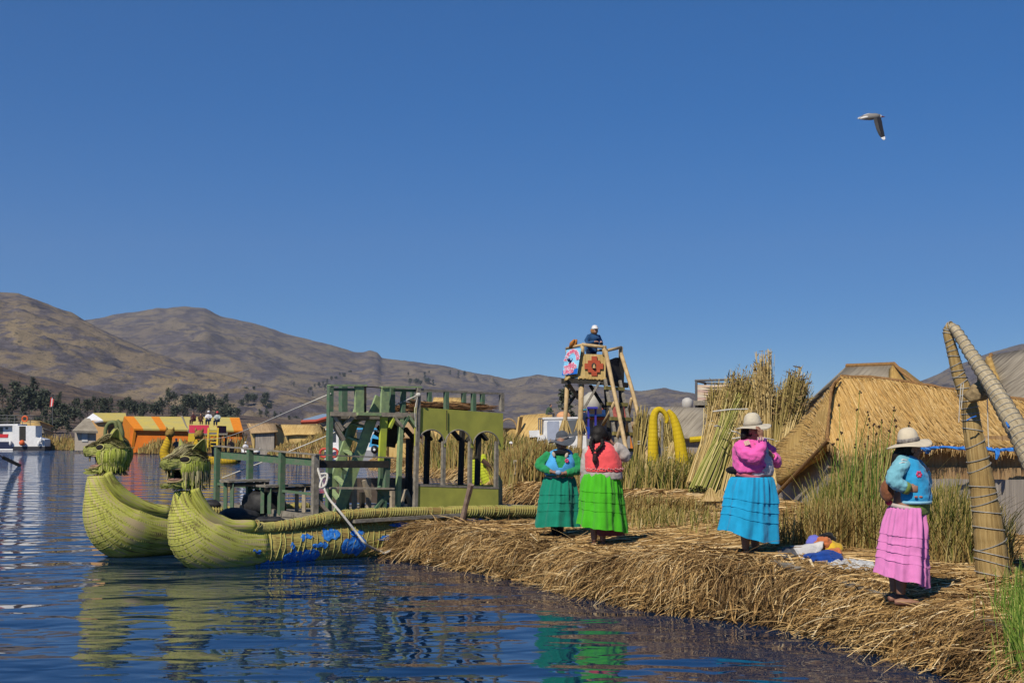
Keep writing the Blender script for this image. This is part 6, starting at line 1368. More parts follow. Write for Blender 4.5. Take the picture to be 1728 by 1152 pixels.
# toy-sized straw huts
def mini(x, y, D, s, label):
    b = P(x, y, D); e = empty('straw_ornament', b, label, 'ornament')
    m = MB(); m.lathe([(.001, 0), (.16*s, 0), (.15*s, .30*s), (.001, .30*s)], 16, b); m.build('body', CUTM, e)
    m = MB(); m.lathe([(.25*s, .26*s), (.20*s, .34*s), (.10*s, .48*s), (.03*s, .58*s), (.001, .60*s)], 18, b); m.build('cone_roof', CUTM, e, smooth=True)
    pts = np.zeros((90, 3, 3))
    for i in range(90):
        a = 2*PI*i/90
        for j in range(3): r = (.05+.10*j)*s; pts[i, j] = (b.x+math.cos(a)*r*1.03, b.y+math.sin(a)*r*1.03, b.z+(.57-.16*j)*s)
    ribbons('fringe', pts-np.array(b), np.full(90, .016*s), CUTY, parent=e, kind='stuff')
CUTM = fibre('ornament_straw', [(.3, (.34, .22, .09)), (.7, (.56, .41, .20))], sx=30, sy=1)
mini(1199, 862, 23.5, .72, 'small cone-roofed straw ornament on the ground left of the blue skirt'); mini(1216, 858, 24.5, .62, 'second small straw ornament half hidden behind the blue skirt')

# ---- cloths on the ground
def gp(px, py, dz=0.0):
    ys = np.linspace(8, 45, 1500); r = ray(px, py); k = ys/r.y; d = CAMH+r.z*k-ground_np(r.x*k, ys)
    i = int(np.argmax(d < 0)); y = ys[max(i-1, 0)]; q = y/r.y; return V((r.x*q, y, CAMH+r.z*q+dz))
def up(px, py, D, dz):
    for k in range(40):
        p = P(px, py, D-.05*k)
        if p.z >= gz(p.x, p.y)+dz: break
    return p
def lump(px, py, sx, sy, sz, mat, label, seed, amp=.3, dd=0.0, cat='cloth', nm='cloth'):
    c = up(px, py, 15.3+dd, sz*.55); m = MB()
    def fn(q):
        d = V((q.x/sx, q.y/sy, q.z/sz)); k = 1+amp*mnoise.noise(d*1.4+V((seed, 0, 0)))-amp*.55*abs(mnoise.noise(d*3.1+V((0, seed, 0))))+amp*.2*abs(mnoise.noise(d*7+V((0, 0, seed)))); return q*k
    m.ell(c, (sx, sy, sz), 48, 32, fn=fn); return m.build(nm, mat, smooth=True, label=label, category=cat)
def drape(pix, sub, mat, label, amp=.05, th=.012, fq=1.0):
    A = np.array([[tuple(up(x, y, D, .05)) for x, y, D in r] for r in pix]); nu, nv = A.shape[1], A.shape[0]; sd_ = len(label)
    rows = [np.array(cr([tuple(p) for p in r], 8)) for r in A]; R = np.array(rows); cols = [np.array(cr([tuple(p) for p in R[:, i]], 8)) for i in range(R.shape[1])]; S = np.array(cols)
    def fn(u, v):
        i = min(int(u*(S.shape[0]-1)+.5), S.shape[0]-1); j = min(int(v*(S.shape[1]-1)+.5), S.shape[1]-1); p = V(S[i, j])
        w_ = u*3+.8*mnoise.noise(V((u*2, v*2, sd_))); p.z += amp*(.6*math.sin(w_*5*fq+2*v)*(.3+.7*v)+mnoise.noise(V((u*4*fq, v*3, sd_)))*.6); p.y += amp*.8*mnoise.noise(V((u*5*fq, v*4, sd_+3))); return p
    m = MB(); m.grid(fn, S.shape[0], S.shape[1], uvs=(1, 1)); o = m.build('cloth', mat, smooth=True, label=label, category='cloth'); s = o.modifiers.new('t', 'SOLIDIFY'); s.thickness = th; return o
CW = cloth('white_cloth', (.60, .58, .54), .85); CB = cloth('royal_blue_cloth', (.012, .06, .30), .6); CYL = cloth('yellow_cloth', (.62, .40, .03), .6); CD = cloth('charcoal_cloth', (.05, .05, .055), .7); COR = cloth('rust_cloth', (.50, .16, .06), .7); CV = cloth('violet_cloth', (.13, .14, .50), .7)
lump(1401, 925, .15, .14, .095, CYL, 'yellow folded cloth on top of the pile behind the blue bundle', 1, .2, .18); lump(1389, 916, .10, .10, .09, COR, 'rust-orange cloth tucked beside the yellow one', 2, .35, .15); lump(1409, 936, .09, .09, .08, COR, 'rust-orange cloth end hanging below the yellow cloth', 5, .35, .12)
lump(1392, 944, .23, .15, .10, CB, 'royal blue bundle lying in front of the yellow cloth', 3, .35, -.12); lump(1375, 916, .11, .10, .09, CV, 'violet cloth behind the white one', 4, .3, .25); lump(1396, 907, .10, .09, .06, BLK, 'black knitted bundle at the top of the cloth pile', 7, .35, .25)
drape([[(1334, 922, 15.5), (1352, 921, 15.4), (1372, 917, 15.35), (1390, 915, 15.35)], [(1340, 928, 15.3), (1355, 931, 15.1), (1372, 926, 15.1), (1388, 924, 15.15)], [(1348, 940, 15.1), (1356, 944, 15.0), (1366, 938, 15.0), (1384, 931, 15.05)]], 30, CW, 'white cloth spread over the left side of the pile', .022)
drape([[(1402, 948, 15.2), (1425, 944, 15.4), (1450, 946, 15.4), (1473, 949, 15.3)], [(1396, 953, 15.0), (1428, 953, 15.1), (1450, 956, 15.1), (1476, 957, 15.0)], [(1408, 956, 14.9), (1425, 960, 14.85), (1450, 962, 14.8), (1470, 961, 14.8)]], 36, cloth('print_cloth', (.62, .62, .60), .5, fold=20), 'crumpled white printed cloth at the hem of the pink skirt', .035, fq=2.2)
drape([[(1312, 931, 15.3), (1324, 925, 15.5), (1338, 921, 15.6)], [(1313, 936, 15.1), (1326, 934, 15.2), (1342, 930, 15.3)], [(1318, 940, 15.0), (1330, 942, 15.0), (1346, 938, 15.1)]], 20, CD, 'charcoal shawl lying between the blue skirt and the white cloth', .02)
# planks set along the island edge
for (x0, y0), (x1, y1), lab in [((1306, 951), (1506, 1012), 'long weathered plank along the island edge between the blue and pink skirts'), ((1556, 1020), (1712, 1071), 'weathered plank along the island edge right of the pink skirt'), ((1034, 921), (1098, 925), 'short grey plank under the feet of the woman in the lime skirt')]:
    a, b = gp(x0, y0, .03), gp(x1, y1, .03); m = MB()
    k = max(gz(*a.lerp(b, t).xy)-a.lerp(b, t).z for t in (.2, .35, .5, .65, .8)); k = min(max(k, -.05), .03)
    a.z += k; b.z += k
    m.beam(a, b, .13, .04); m.build('plank', GREYW, label=lab, category='plank')
# ------------------------------------------------------------------ lookout tower, boats and huts in the distance
PALE = plain('peeled_pole', (.52, .38, .20), (.36, .25, .12), scale=6, rough=.7, bump=.2)
STICKS = fibre('stick_wall', [(.25, (.22, .13, .04)), (.45, (.43, .30, .11)), (.7, (.56, .42, .19))], sx=16, sy=.5, bump=1, bd=.03, patch=1.5)
def col(name, c, rough=.6, var=.85, sc=3, bump=0): return MATS[name] if name in MATS else plain(name, c, tuple(x*var for x in c), scale=sc, rough=rough, bump=bump)
def small_person(px, py, D, h_px, label, jacket, legs, hatm=None, face=(0, -1, 0), lean=0.0, sit=False, hood=None, arms='front', brim=False, base=None):
    # feet (or seat) at pixel; height in photo pixels
    H = h_px/FPX*D; b0 = base or P(px, py, D); s = H/(1.28 if sit else 1.68); e = empty('person', b0, label, 'person')
    f = V(face).normalized(); r = f.cross(V((0, 0, 1))); W_ = lambda x, y, z: b0+(f*x+r*y)*s+V((0, 0, z*s)); k = 0 if not sit else -.42
    hip, ch, hd = W_(0, 0, .88+k), W_(lean*.7, 0, 1.32+k), W_(lean+.03, 0, 1.56+k-.1*abs(lean))
    m = MB(); head_shapes(m, hd, f, s*1.05); m.tube([hd, W_(lean*.8, 0, 1.38+k), ch], [.055*s, .06*s, .09*s], 8); m.tube([hip, ch], [.13*s, .14*s], 8)
    for y in (-1, 1):
        wr = W_(lean+.30, y*.10, 1.12+k); hand(m, wr, f-r*y*.5, (0, 0, -1), (0, 0, 1), .17*s, .6); m.tube([W_(lean*.6+.10, y*.25, 1.08+k), wr], [.045*s, .035*s], 6)
        if sit: m.tube([hip, W_(.42, y*.11, .46), W_(.44, y*.11, .08), W_(.56, y*.11, .03)], [.09*s, .07*s, .05*s, .04*s], 8)
        else: m.tube([W_(0, y*.09, .86), W_(.02, y*.10, .46), W_(0, y*.10, .06), W_(.14, y*.11, .03)], [.09*s, .065*s, .045*s, .04*s], 8)
    remesh(m, .016*s*1.6, 2).build('body', SKINL, e, smooth=True)
    m = MB(); m.tube([W_(-.01, 0, .80+k), W_(0, 0, .98+k), W_(lean*.4, 0, 1.18+k), ch, W_(lean*.78, 0, 1.43+k)], [.20*s, .19*s, .21*s, .20*s, .09*s], 14, sq=(1.1, .85))
    for y in (-1, 1): m.tube([W_(lean*.75, y*.15, 1.36+k), W_(lean*.6+.02, y*.27, 1.16+k), W_(lean*.6+.12, y*.25, 1.07+k), W_(lean+.27, y*.11, 1.12+k)], [.085*s, .075*s, .07*s, .055*s], 8)
    remesh(m, .02*s*1.5, 3, .006, 12).build('jacket', jacket, e, smooth=True)
    m = MB()
    for y in (-1, 1):
        if sit: m.tube([W_(-.02, y*.05, .48), W_(.25, y*.1, .48), W_(.43, y*.11, .46), W_(.44, y*.11, .10)], [.14*s, .11*s, .09*s, .07*s], 8)
        else: m.tube([W_(0, y*.06, .92), W_(.01, y*.09, .6), W_(0, y*.10, .08)], [.14*s, .10*s, .075*s], 8)
    remesh(m, .02*s*1.5, 2).build('trousers', legs, e, smooth=True)
    m = MB(); m.ell(hd-f*.02*s+V((0, 0, .03*s)), (.10*s, .09*s, .105*s), 10, 8); m.build('hair', HAIR, e, smooth=True)
    if hood: m = MB(); m.ell(hd-f*.05*s-V((0, 0, .03*s)), (.13*s, .13*s, .13*s), 10, 8); m.build('hood', hood, e, smooth=True)
    if hatm:
        m = MB(); m.lathe([(.001, .13*s), (.07*s, .115*s), (.108*s, .06*s), (.112*s, .0), (.20*s if brim else .115*s, -.01*s), (.10*s, -.012*s)], 16, hd+V((0, 0, .035*s)))
        if not brim: m.ell(hd+f*.13*s+V((0, 0, .035*s)), (.10*s, .08*s, .016*s), 10, 5, Matrix((f, r, V((0, 0, 1)))).transposed())
        m.build('cap', hatm, e, smooth=True)
    return e

def tower():
    e = empty('lookout_tower', P(1000, 800, 46.5), 'wooden lookout tower with a stick-walled platform, red stepped cross and long pale props', 'tower')
    D0, D1, D2, D3 = 46.0, 46.9, 45.9, 46.9; C0, C1, C2, C3 = (977, D0), (954, D1), (1022, D2), (1053, D3)
    bx = lambda c, y, o=0: P(c[0], y, c[1])
    b = MB(); b.panel([P(976, 597, D0), P(1022, 598, D2), P(1022, 638, D2), P(976, 636, D0)], .08, udir=(0, 0, 1), side=(0, -1, 0)); b.build('platform_wall', STICKS, e)
    b = MB(); b.panel([P(956, 592, D1), P(976, 597, D0), P(976, 636, D0), P(953, 640, D1)], .08, udir=(0, 0, 1), side=(-1, -1, 0)); b.build('platform_wall', STICKS, e)
    b = MB(); b.panel([P(1022, 610, D2), P(1040, 603, D2+.8), P(1054, 604, D3), P(1053, 648, D3), P(1022, 643, D2)], .05, udir=(0, 0, 1), side=(1, -1, 0)); b.build('cloth_screen', col('dark_mesh', (.035, .033, .035), .9, .5, 9), e)
    b = MB(); b.panel([P(954, 641, D1), P(977, 640, D0), P(1022, 641, D2), P(1054, 648, D3), P(1030, 646, D3+1.5), P(975, 642, D3+1.5)], .10, side=(0, 0, 1)); b.build('platform', GREYW, e)
    for a, c in [((950, 643, D1), (980, 642, D0-.05)), ((974, 643, D0), (1026, 645, D2)), ((1022, 645, D2), (1058, 650, D3))]: m = MB(); m.beam(P(*a), P(*c), .14, .18); m.build('beam', DARKW, e)
    fr_ = MB()
    for k in range(46):                               # stick ends along the lower edge
        t = k/45; x = 953+t*24 if k < 15 else 977+(k-15)/30*45; d = D1+(D0-D1)*(k/14) if k < 15 else D0+(D2-D0)*((k-15)/30); y = 640-(k/14)*3 if k < 15 else 637+(k-15)/30*2
        fr_.tube([P(x, y-2, d-.06), P(x+random.uniform(-.4, .4), y+random.uniform(1, 3.2), d-.10)], .035, 4)
    fr_.build('stick_ends', STICKS, e)
    # railing
    for (x, y0, y1, d, w) in [(983, 582, 600, D0, .075), (1020, 584, 600, D2, .08), (1047.5, 585, 640, D3, .08), (957, 588, 600, D1, .06)]: m = MB(); m.tube([P(x, y0, d+.03), P(x, y1, d+.03)], w, 8); m.build('railing_post', PALE, e, smooth=True)
    for a, c, r in [((956, 588, D1), (985, 581, D0), .055), ((982, 581, D0), (1023, 586, D2), .06), ((1021, 592, D2), (1048, 586, D3), .055), ((1003, 591, D3+1), (1024, 591, D2+.4), .045)]: m = MB(); m.tube([P(*a), P(*c)], r, 8); m.build('rail', PALE, e, smooth=True)
    # legs with reed collars
    def leg(pix, D, r, mat, collars=()):
        m = MB(); m.tube([P(x, y, D+(dd if len(q) > 2 else 0)) for q in pix for x, y, dd in [(q[0], q[1], q[2] if len(q) > 2 else 0)]], r, 10, wob=.06); o = m.build('leg', mat, e, smooth=True)
        for x, y in collars:
            pts = np.zeros((60, 3, 3)); c = np.array(P(x, y, D))
            for i in range(60):
                a = random.uniform(0, 2*PI); l = random.uniform(.7, 1.1)
                for j in range(3): rr = .08+.085*j*l; pts[i, j] = c+np.array([math.cos(a)*rr, math.sin(a)*rr, .28-.24*j*l])
            ribbons('reed_collar', pts-np.array(o.parent.location), np.full(60, .045), CUTY, parent=o, kind='stuff')
    leg([(981, 648), (980, 690), (979, 740), (977, 780), (976, 830)], D0+.1, .095, PALE, [(979, 720), (977, 768)])
    leg([(957, 648), (955, 690), (952, 730), (950, 800)], D1, .08, PALE, [(953, 722)])
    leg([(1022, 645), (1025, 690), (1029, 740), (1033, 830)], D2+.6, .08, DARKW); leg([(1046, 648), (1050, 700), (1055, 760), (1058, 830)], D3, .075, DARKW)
    # long props and struts
    for pix, r in [([(1022, 592, D2-.1), (1033, 645, D2-.6), (1045, 700, D2-1.4), (1056, 755, D2-2.4), (1063, 800, D2-3.2)], .075), ([(1048, 596, D3-.1), (1066, 655, D3-.8), (1081, 715, D3-1.6), (1092, 770, D3-2.6), (1094, 800, D3-3.0)], .075),
                   ([(1066, 672, D3-.8), (1060, 705, D3+.3), (1056, 740, D3+1.5)], .06), ([(1037, 679, D2-.8), (1025, 703, D2), (1015, 720, D2+.6)], .06), ([(1047, 720, D2-1.6), (1038, 750, D2-.5), (1030, 775, D2)], .06)]: m = MB(); m.tube([P(*q) for q in pix], r, 8, wob=.04); m.build('prop', PALE, e, smooth=True)
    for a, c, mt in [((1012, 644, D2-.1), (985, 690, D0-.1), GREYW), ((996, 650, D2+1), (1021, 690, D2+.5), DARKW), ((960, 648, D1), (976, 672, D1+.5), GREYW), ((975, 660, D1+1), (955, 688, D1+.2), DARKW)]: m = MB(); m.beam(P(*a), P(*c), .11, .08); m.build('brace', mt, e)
    # ladder
    m = MB(); a0, a1, c0, c1 = P(1021, 640, D2-.1), P(1050, 800, D2-1.6), P(1046, 642, D2+.3), P(1081, 800, D2-1.2); m.beam(a0, a1, .10, .07); m.beam(c0, c1, .10, .07); lo = m.build('ladder', GREYW, e)
    for y in (656, 683, 708, 733, 760): t = (y-641)/159; m = MB(); p, q = a0.lerp(a1, t), c0.lerp(c1, t); d = (q-p)*.12; m.beam(p-d-V((0, .08, 0)), q+d-V((0, .08, 0)), .12, .12); m.build('rung', col('mossy_wood', (.24, .20, .06), .85, .6, 6), lo)
    # stepped cross
    pl = plane(P(976, 610, D0).xy, P(1022, 610, D2).xy); z = lambda x, y: pl(x, y, -.07)
    pts = [(998, 601), (1007.5, 601), (1007.5, 608), (1012.5, 608), (1012.5, 613), (1018, 613), (1018, 622.5), (1012.5, 622.5), (1012.5, 628), (1007.5, 628), (1007.5, 634), (998, 634), (998, 628), (992, 628), (992, 622.5), (986.3, 622.5), (986.3, 613), (992, 613), (992, 608), (998, 608)]
    m = MB(); m.panel([z(*q) for q in pts], .05, udir=(1, 0, 0), side=(0, -1, 0)); cr_ = m.build('stepped_cross', fibre('red_slats', [(.25, (.15, .025, .012)), (.5, (.36, .065, .03)), (.8, (.46, .11, .05))], sx=9, sy=.3, bump=1, bd=.03), e)
    m = MB(); m.ell(z(1002, 617.5)-V((0, .01, 0)), (.085, .03, .12), 12, 8); m.build('niche_shade', DARKW, cr_); m = MB(); m.lathe([(.06, 0), (.035, .09), (.001, .15)], 10, z(1002.6, 621)-V((0, .05, 0))); m.build('straw_cone', CUTM, cr_)  # dark solid bulge painted in place of the shaded hole, straw cone before it
    # cloth bundle under the platform, solar things belong to the huts behind
tower()
def sign():
    A, B_, C_, Dd = P(956, 590, 46.6), P(980.5, 587.5, 45.8), P(973.5, 630.5, 45.8), P(948.5, 633, 46.6)
    e = empty('banner', (A+B_+C_+Dd)/4, 'light blue hanging banner with pink lettering and a dark bird, tied to the tower rail', 'banner')
    nr = (B_-A).cross(Dd-A).normalized(); nr = nr if nr.y < 0 else -nr
    bl = plain('banner_sky', (.30, .62, .80), (.18, .52, .80), scale=1.2, rough=.6)
    q = lambda u, v, d=0: A.lerp(B_, u).lerp(Dd.lerp(C_, u), v)+nr*d
    m = MB(); m.panel([q(0, 0), q(1, 0), q(1, 1), q(0, 1)], .02, side=nr); m.build('cloth', bl, e)
    m = MB(); m.panel([q(0, .80, .004), q(1, .78, .004), q(1, 1, .004), q(0, 1, .004)], .003, side=nr); m.build('blue_band', col('banner_blue', (.015, .15, .62)), e)
    hx = (B_-A).normalized(); vy = nr.cross(hx).normalized(); Wd = (B_-A).length; Hd = (Dd-A).length
    def letters(txt, u, v, h, name, mat, rot=0.0, d=.012, sq=1.0):
        cu = bpy.data.curves.new('t', 'FONT'); cu.body = txt; cu.size = h*Hd*1.35; cu.align_x = 'CENTER'; cu.align_y = 'CENTER'; cu.extrude = .003; cu.offset = .008 if mat.name != 'letter_edge' else .03
        o = bpy.data.objects.new('t', cu); COL.objects.link(o); me = bpy.data.meshes.new_from_object(o.evaluated_get(bpy.context.evaluated_depsgraph_get())); bpy.data.objects.remove(o)
        c = q(u, v, d); cr_, sr_ = math.cos(rot), math.sin(rot)
        kx = Wd/(Hd*.62); mb = MB(); mb.v = [tuple(c+hx*((p.co.x*cr_-p.co.y*sr_)*sq*kx)+vy*(p.co.x*sr_+p.co.y*cr_)+nr*p.co.z) for p in me.vertices]; mb.f = [tuple(f.vertices) for f in me.polygons]; mb.uv = [None]*len(mb.f); mb.mi = [0]*len(mb.f); return mb
    PK, WH = col('letter_pink', (.74, .16, .26)), col('letter_edge', (.72, .66, .74))
    for mat, d in ((WH, .010), (PK, .018)):
        L = MB(); w = 'BIENVENIDOS'
        for i, ch in enumerate(w):
            a = PI*(.95-.90*i/(len(w)-1)); L.merge(letters(ch, .5+.40*math.cos(a), .46-.37*math.sin(a), .115, 'x', mat, a-PI/2, d))
        L.merge(letters('ISLA', .54, .60, .095, 'x', mat, .02, d)); L.merge(letters('TITINO', .49, .72, .135, 'x', mat, .06, d, .85)); L.merge(letters('UROS', .42, .89, .14, 'x', mat, .05, d, .85))
        L.build('lettering', mat, e)
    m = MB(); m.ell(q(.5, .42, .02), (.17, .03, .055), 10, 6); m.ell(q(.42, .44, .02), (.10, .03, .04), 8, 6, Matrix.Rotation(-.5, 3, 'Y')); m.tube([q(.5, .44, .02), q(.44, .53, .02)], .04, 6); m.build('bird_emblem', col('emblem_navy', (.015, .02, .10)), e, smooth=True)
    m = MB(); m.ell(q(.52, .415, .05), (.03, .01, .04), 8, 5); m.build('emblem_spot', col('emblem_pale', (.4, .6, .8)), e)
sign()
def corn():
    m = MB(); a, b = P(964, 587, 46.6), P(971, 573, 46.4)
    for k in range(3): o = V(((k-1)*.06, random.uniform(-.04, .04), 0)); m.tube([a+o*.5, a.lerp(b, .5)+o*1.1, b+o*.8], [.06, .085, .03], 8, wob=.12)
    m.build('corn_ornament', plain('corn_orange', (.50, .20, .035), (.32, .11, .02), scale=20, bump=.4), smooth=True, label='orange corn-shaped ornament tied on the tower rail above the banner', category='ornament')
corn()
tp = P(998, 632, 46.9); small_person(998, 634, 46.7, 84, 'person in dark blue jacket and white cap leaning on the tower railing', cloth('denim_jacket', (.02, .075, .19), .6), cloth('navy_trousers', (.008, .015, .04)), col('cap_white', (.68, .67, .66)), (.35, -.9, 0), .26, hood=cloth('tan_hood', (.32, .16, .06)))

# ---- generic huts
TANR = fibre('tan_roof', [(.22, (.30, .18, .06)), (.45, (.47, .31, .11)), (.66, (.58, .41, .16)), (.85, (.62, .47, .22))], sx=10, sy=.5, ang=.3, bump=.8, bd=.04, patch=.4)
TANW = fibre('tan_wall', [(.22, (.34, .21, .07)), (.45, (.52, .36, .13)), (.7, (.62, .46, .20))], sx=8, sy=.4, bump=.8, bd=.04, patch=.4)
BRNR = fibre('brown_roof', [(.22, (.20, .13, .07)), (.45, (.34, .23, .12)), (.7, (.44, .31, .17))], sx=9, sy=.5, bump=.8, bd=.05, patch=.3)
def gable_hut(label, ridge_l, ridge_r, eave_l, eave_r, D, wall_y, roofm, wallm, back=5.0, gable=None, gx=None, gm=None, group=None):
    # ridge/eave ends as photo pixels; D eave depth, ridge is `back`/2 deeper; wall down to wall_y
    e = empty('reed_hut', P((eave_l[0]+eave_r[0])/2, wall_y, D), label, 'hut', group); rl, rr, el, er = P(*ridge_l, D+back/2), P(*ridge_r, D+back/2), P(*eave_l, D), P(*eave_r, D)
    sheet([rl, rl.lerp(rr, .33), rl.lerp(rr, .66), rr], [el, el.lerp(er, .33), el.lerp(er, .66), er], .15, 5, .0, .03).build('roof', roofm, e, smooth=True)
    bl = V((el.x-.0, el.y+back, el.z)); br = V((er.x, er.y+back, er.z)); sheet([rl, rl.lerp(rr, .5), rr], [bl, bl.lerp(br, .5), br], .12, 3, 0, .03).build('roof', roofm, e, smooth=True)
    ins = .35; z0 = P(0, wall_y, D).z; a = el+V((ins, ins, 0)); c = er+V((-ins, ins, 0)); m = MB()
    g = lambda p: V((p.x, p.y, z0)); m.panel([a, c, g(c), g(a)], .1, udir=(0, 0, 1), side=(0, -1, 0)); m.build('wall', wallm, e)
    a2, c2 = bl+V((ins, -ins, 0)), br+V((-ins, -ins, 0))
    m = MB(); m.panel([a, rl.lerp(rr, .06), a2, g(a2), g(a)], .1, udir=(0, 0, 1), side=(-1, 0, 0)); m.build('wall', gm or wallm, e)
    m = MB(); m.panel([c, rr.lerp(rl, .06), c2, g(c2), g(c)], .1, udir=(0, 0, 1), side=(1, 0, 0)); m.build('wall', gm or wallm, e)
    return e
# middle distance, right of the boat cabin
gable_hut('golden A-frame reed hut beside the white motor boat', (878, 701), (936, 696), (868, 742), (918, 745), 74, 790, TANR, TANW, 4)
e = empty('reed_hut', P(858, 770, 76), 'tan reed hut with a round barrel roof right of the olive cabin', 'hut')
m = MB(); m.grid(lambda u, v: P(858-15*math.cos(PI*u), 722-17*math.sin(PI*u), 75+3*v), 12, 4, uvs=(1, 1)); o = m.build('roof', BRNR, e, smooth=True); s_ = o.modifiers.new('t', 'SOLIDIFY'); s_.thickness = .1
m = MB(); m.panel([P(845, 722, 75.6), P(871, 722, 75.6), P(871, 790, 75.6), P(845, 790, 75.6)], .1, udir=(0, 0, 1)); m.build('wall', TANW, e)
m = MB(); m.panel([P(866, 764, 74), P(874, 703, 74.5), P(880, 703, 75), P(869, 770, 74.3)], .1, udir=(0, 0, 1)); m.panel([P(869, 765, 73.7), P(877, 738, 73.7), P(883, 726, 74), P(878, 745, 74)], .1); m.build('door_mat', TANR, e)
gable_hut('tan reed hut on the bank seen through the left cabin arches', (722, 722), (800, 722), (716, 742), (806, 742), 84, 795, TANR, TANW, 4)
gable_hut('grey-brown hut behind the ladder of the reed boat', (652, 706), (700, 704), (645, 738), (706, 738), 92, 790, BRNR, TANW, 4)
gable_hut('low tan hut whose roof shows above the reed boat cabin rail', (732, 670), (784, 671), (724, 700), (790, 700), 90, 780, TANR, TANW, 4)
for (b0, b1, lab) in [((815, 800, 70), (822, 728, 70), 'pale leaning sheaf seen through the right cabin arch'), ((822, 800, 69), (832, 730, 70), 'second pale sheaf seen through the right cabin arch'), ((735, 790, 78), (729, 730, 78), 'pale sheaf seen through the left cabin arch')]: st_bundle((b0, b1), 60, .22, .14, CUTY, lab, 0, group='sheaves on the bank behind the cabin', w=.07)
# grey long hut behind the yellow arch
gable_hut('long low grey-thatched hut behind the yellow arch', (1098, 686), (1206, 688), (1088, 736), (1204, 738), 50, 790, GREYR, WALLG, 3, gm=GREYR)
m = MB(); m.tube([P(1164, 742, 44), P(1185, 740, 44), P(1204, 741, 44)], .10, 8); m.build('reed_roll', MATS['yellow_reed'], label='yellow-green reed roll lying before the grey long hut', category='reed roll')
# shade frame on a platform
e = empty('shade_frame', P(1212, 720, 58), 'metal shade frame with a striped beige cloth side above the grey hut', 'shade')
STEEL = col('frame_steel', (.12, .12, .125), .5); STR = plain('striped_cloth', (.55, .42, .30), (.44, .36, .30), scale=2, rough=.9)
for x, y0, y1, D in [(1175, 642, 730, 58), (1240, 640, 730, 57), (1253, 648, 730, 60), (1190, 645, 730, 61)]: m = MB(); m.tube([P(x, y0, D), P(x, y1, D)], .06, 6); m.build('post', STEEL, e)
for a, c in [((1174, 642, 58), (1241, 640, 57)), ((1240, 640, 57), (1254, 648, 60)), ((1174, 642, 58), (1190, 646, 61)), ((1189, 646, 61), (1253, 648, 60))]: m = MB(); m.tube([P(*a), P(*c)], .06, 6); m.build('rail', STEEL, e)
def stripe_cloth():
    mats = [STR, col('stripe_pale', (.60, .52, .40)), col('stripe_rose', (.48, .34, .28))]; m = MB()
    for k in range(7):
        m.m = k % 3; y0, y1 = 648+k*4.2, 652.2+k*4.2; m.panel([P(1177, y0+1, 57.9), P(1210, y0+1.5, 57.6), P(1239, y0, 57), P(1239, y1, 57), P(1210, y1+1.5, 57.6), P(1177, y1+1, 57.9)], .03, side=(0, -1, 0))
    m.build('cloth_side', mats, e)
stripe_cloth()
m = MB(); m.beam(P(1174, 680, 58), P(1241, 679, 57), .5, .2); m.build('platform', GREYW, e)
for x in (1180, 1186, 1192, 1200): m = MB(); m.beam(P(x, 681, 58), P(x+random.uniform(-2, 2), 700, 58), .14, .12); m.build('platform_leg', DARKW, e)
b = P(1160, 692, 70); m = MB(); m.lathe([(.001, 0), (.30, 0), (.30, .45), (.27, .58), (.12, .68), (.001, .70)], 20, b); m.build('water_tank', col('tank_white', (.48, .46, .42)), smooth=True, label='small whitish water tank on the skyline left of the shade frame', category='water tank')
b = P(999, 690, 80); m = MB(); m.lathe([(.001, 0), (.62, 0), (.62, .8), (.5, 1.1), (.2, 1.35), (.001, 1.38)], 20, b-V((0, 0, .3))); m.build('water_tank', col('tank_cream', (.46, .43, .35)), smooth=True, label='cream water tank under the platform of the lookout tower', category='water tank')
m = MB()
for x in (993, 1005): m.beam(P(x, 686, 79), P(x, 740, 79), .12, .1)
m.beam(P(991, 688, 79), P(1008, 688, 79), .8, .12); m.build('tank_stand', col('stand_blue', (.03, .03, .30)), label='blue metal stand carrying the cream water tank', category='tank stand')
# house with solar panels and red roof behind the tower
e = empty('house', P(1020, 760, 82), 'small house with red tiled roof and solar panels seen between the tower legs', 'house')
m = MB(); m.panel([P(985, 702, 82), P(1058, 702, 82), P(1058, 790, 82), P(985, 790, 82)], .2, side=(0, -1, 0)); m.panel([P(1058, 702, 82), P(1064, 706, 86), P(1064, 790, 86), P(1058, 790, 82)], .2); m.build('wall', col('house_wall', (.20, .20, .20)), e)
m = MB(); m.panel([P(982, 704, 81), P(1062, 704, 81), P(1054, 686, 84), P(990, 686, 84)], .15, udir=(0, 1, .5), side=(0, -1, 1)); m.build('roof', fibre('red_tiles', [(.3, (.20, .045, .03)), (.7, (.38, .10, .07))], sx=5, sy=.5), e)
for x in (988, 1006): m = MB(); m.panel([P(x, 702, 80.6), P(x+16, 702, 80.6), P(x+19, 691, 83), P(x+3, 691, 83)], .06, side=(0, -1, 1)); m.build('solar_panel', col('solar_blue', (.012, .022, .07), .25), e)
for x in (1001, 1030, 1042): m = MB(); m.panel([P(x, 712, 81.7), P(x+7, 712, 81.7), P(x+7, 730, 81.7), P(x, 730, 81.7)], .05, side=(0, -1, 0)); m.build('window', col('window_pale', (.52, .52, .40)), e)
e = empty('house', P(1071, 735, 78), 'small orange shed wall right of the tower ladder', 'shed')
m = MB(); m.panel([P(1064, 716, 78), P(1076, 716, 78), P(1076, 760, 78), P(1064, 760, 78)], .2, side=(0, -1, 0)); m.build('wall', col('orange_wall', (.62, .20, .02)), e); m = MB(); m.panel([P(1062, 716, 77.5), P(1078, 716, 77.5), P(1076, 711, 80), P(1064, 711, 80)], .1, side=(0, -1, 1)); m.build('roof', BRNR, e)
st_bundle(((1075, 805, 44), (1084, 700, 45)), 110, .26, .2, CUTO, 'brown reed bundle behind the right tower prop', .2, w=.04)
tr = copy_tree(PROT[1], P(958, 742, 88), 1.0, 'dark green bush-like tree between the tower legs', .32)

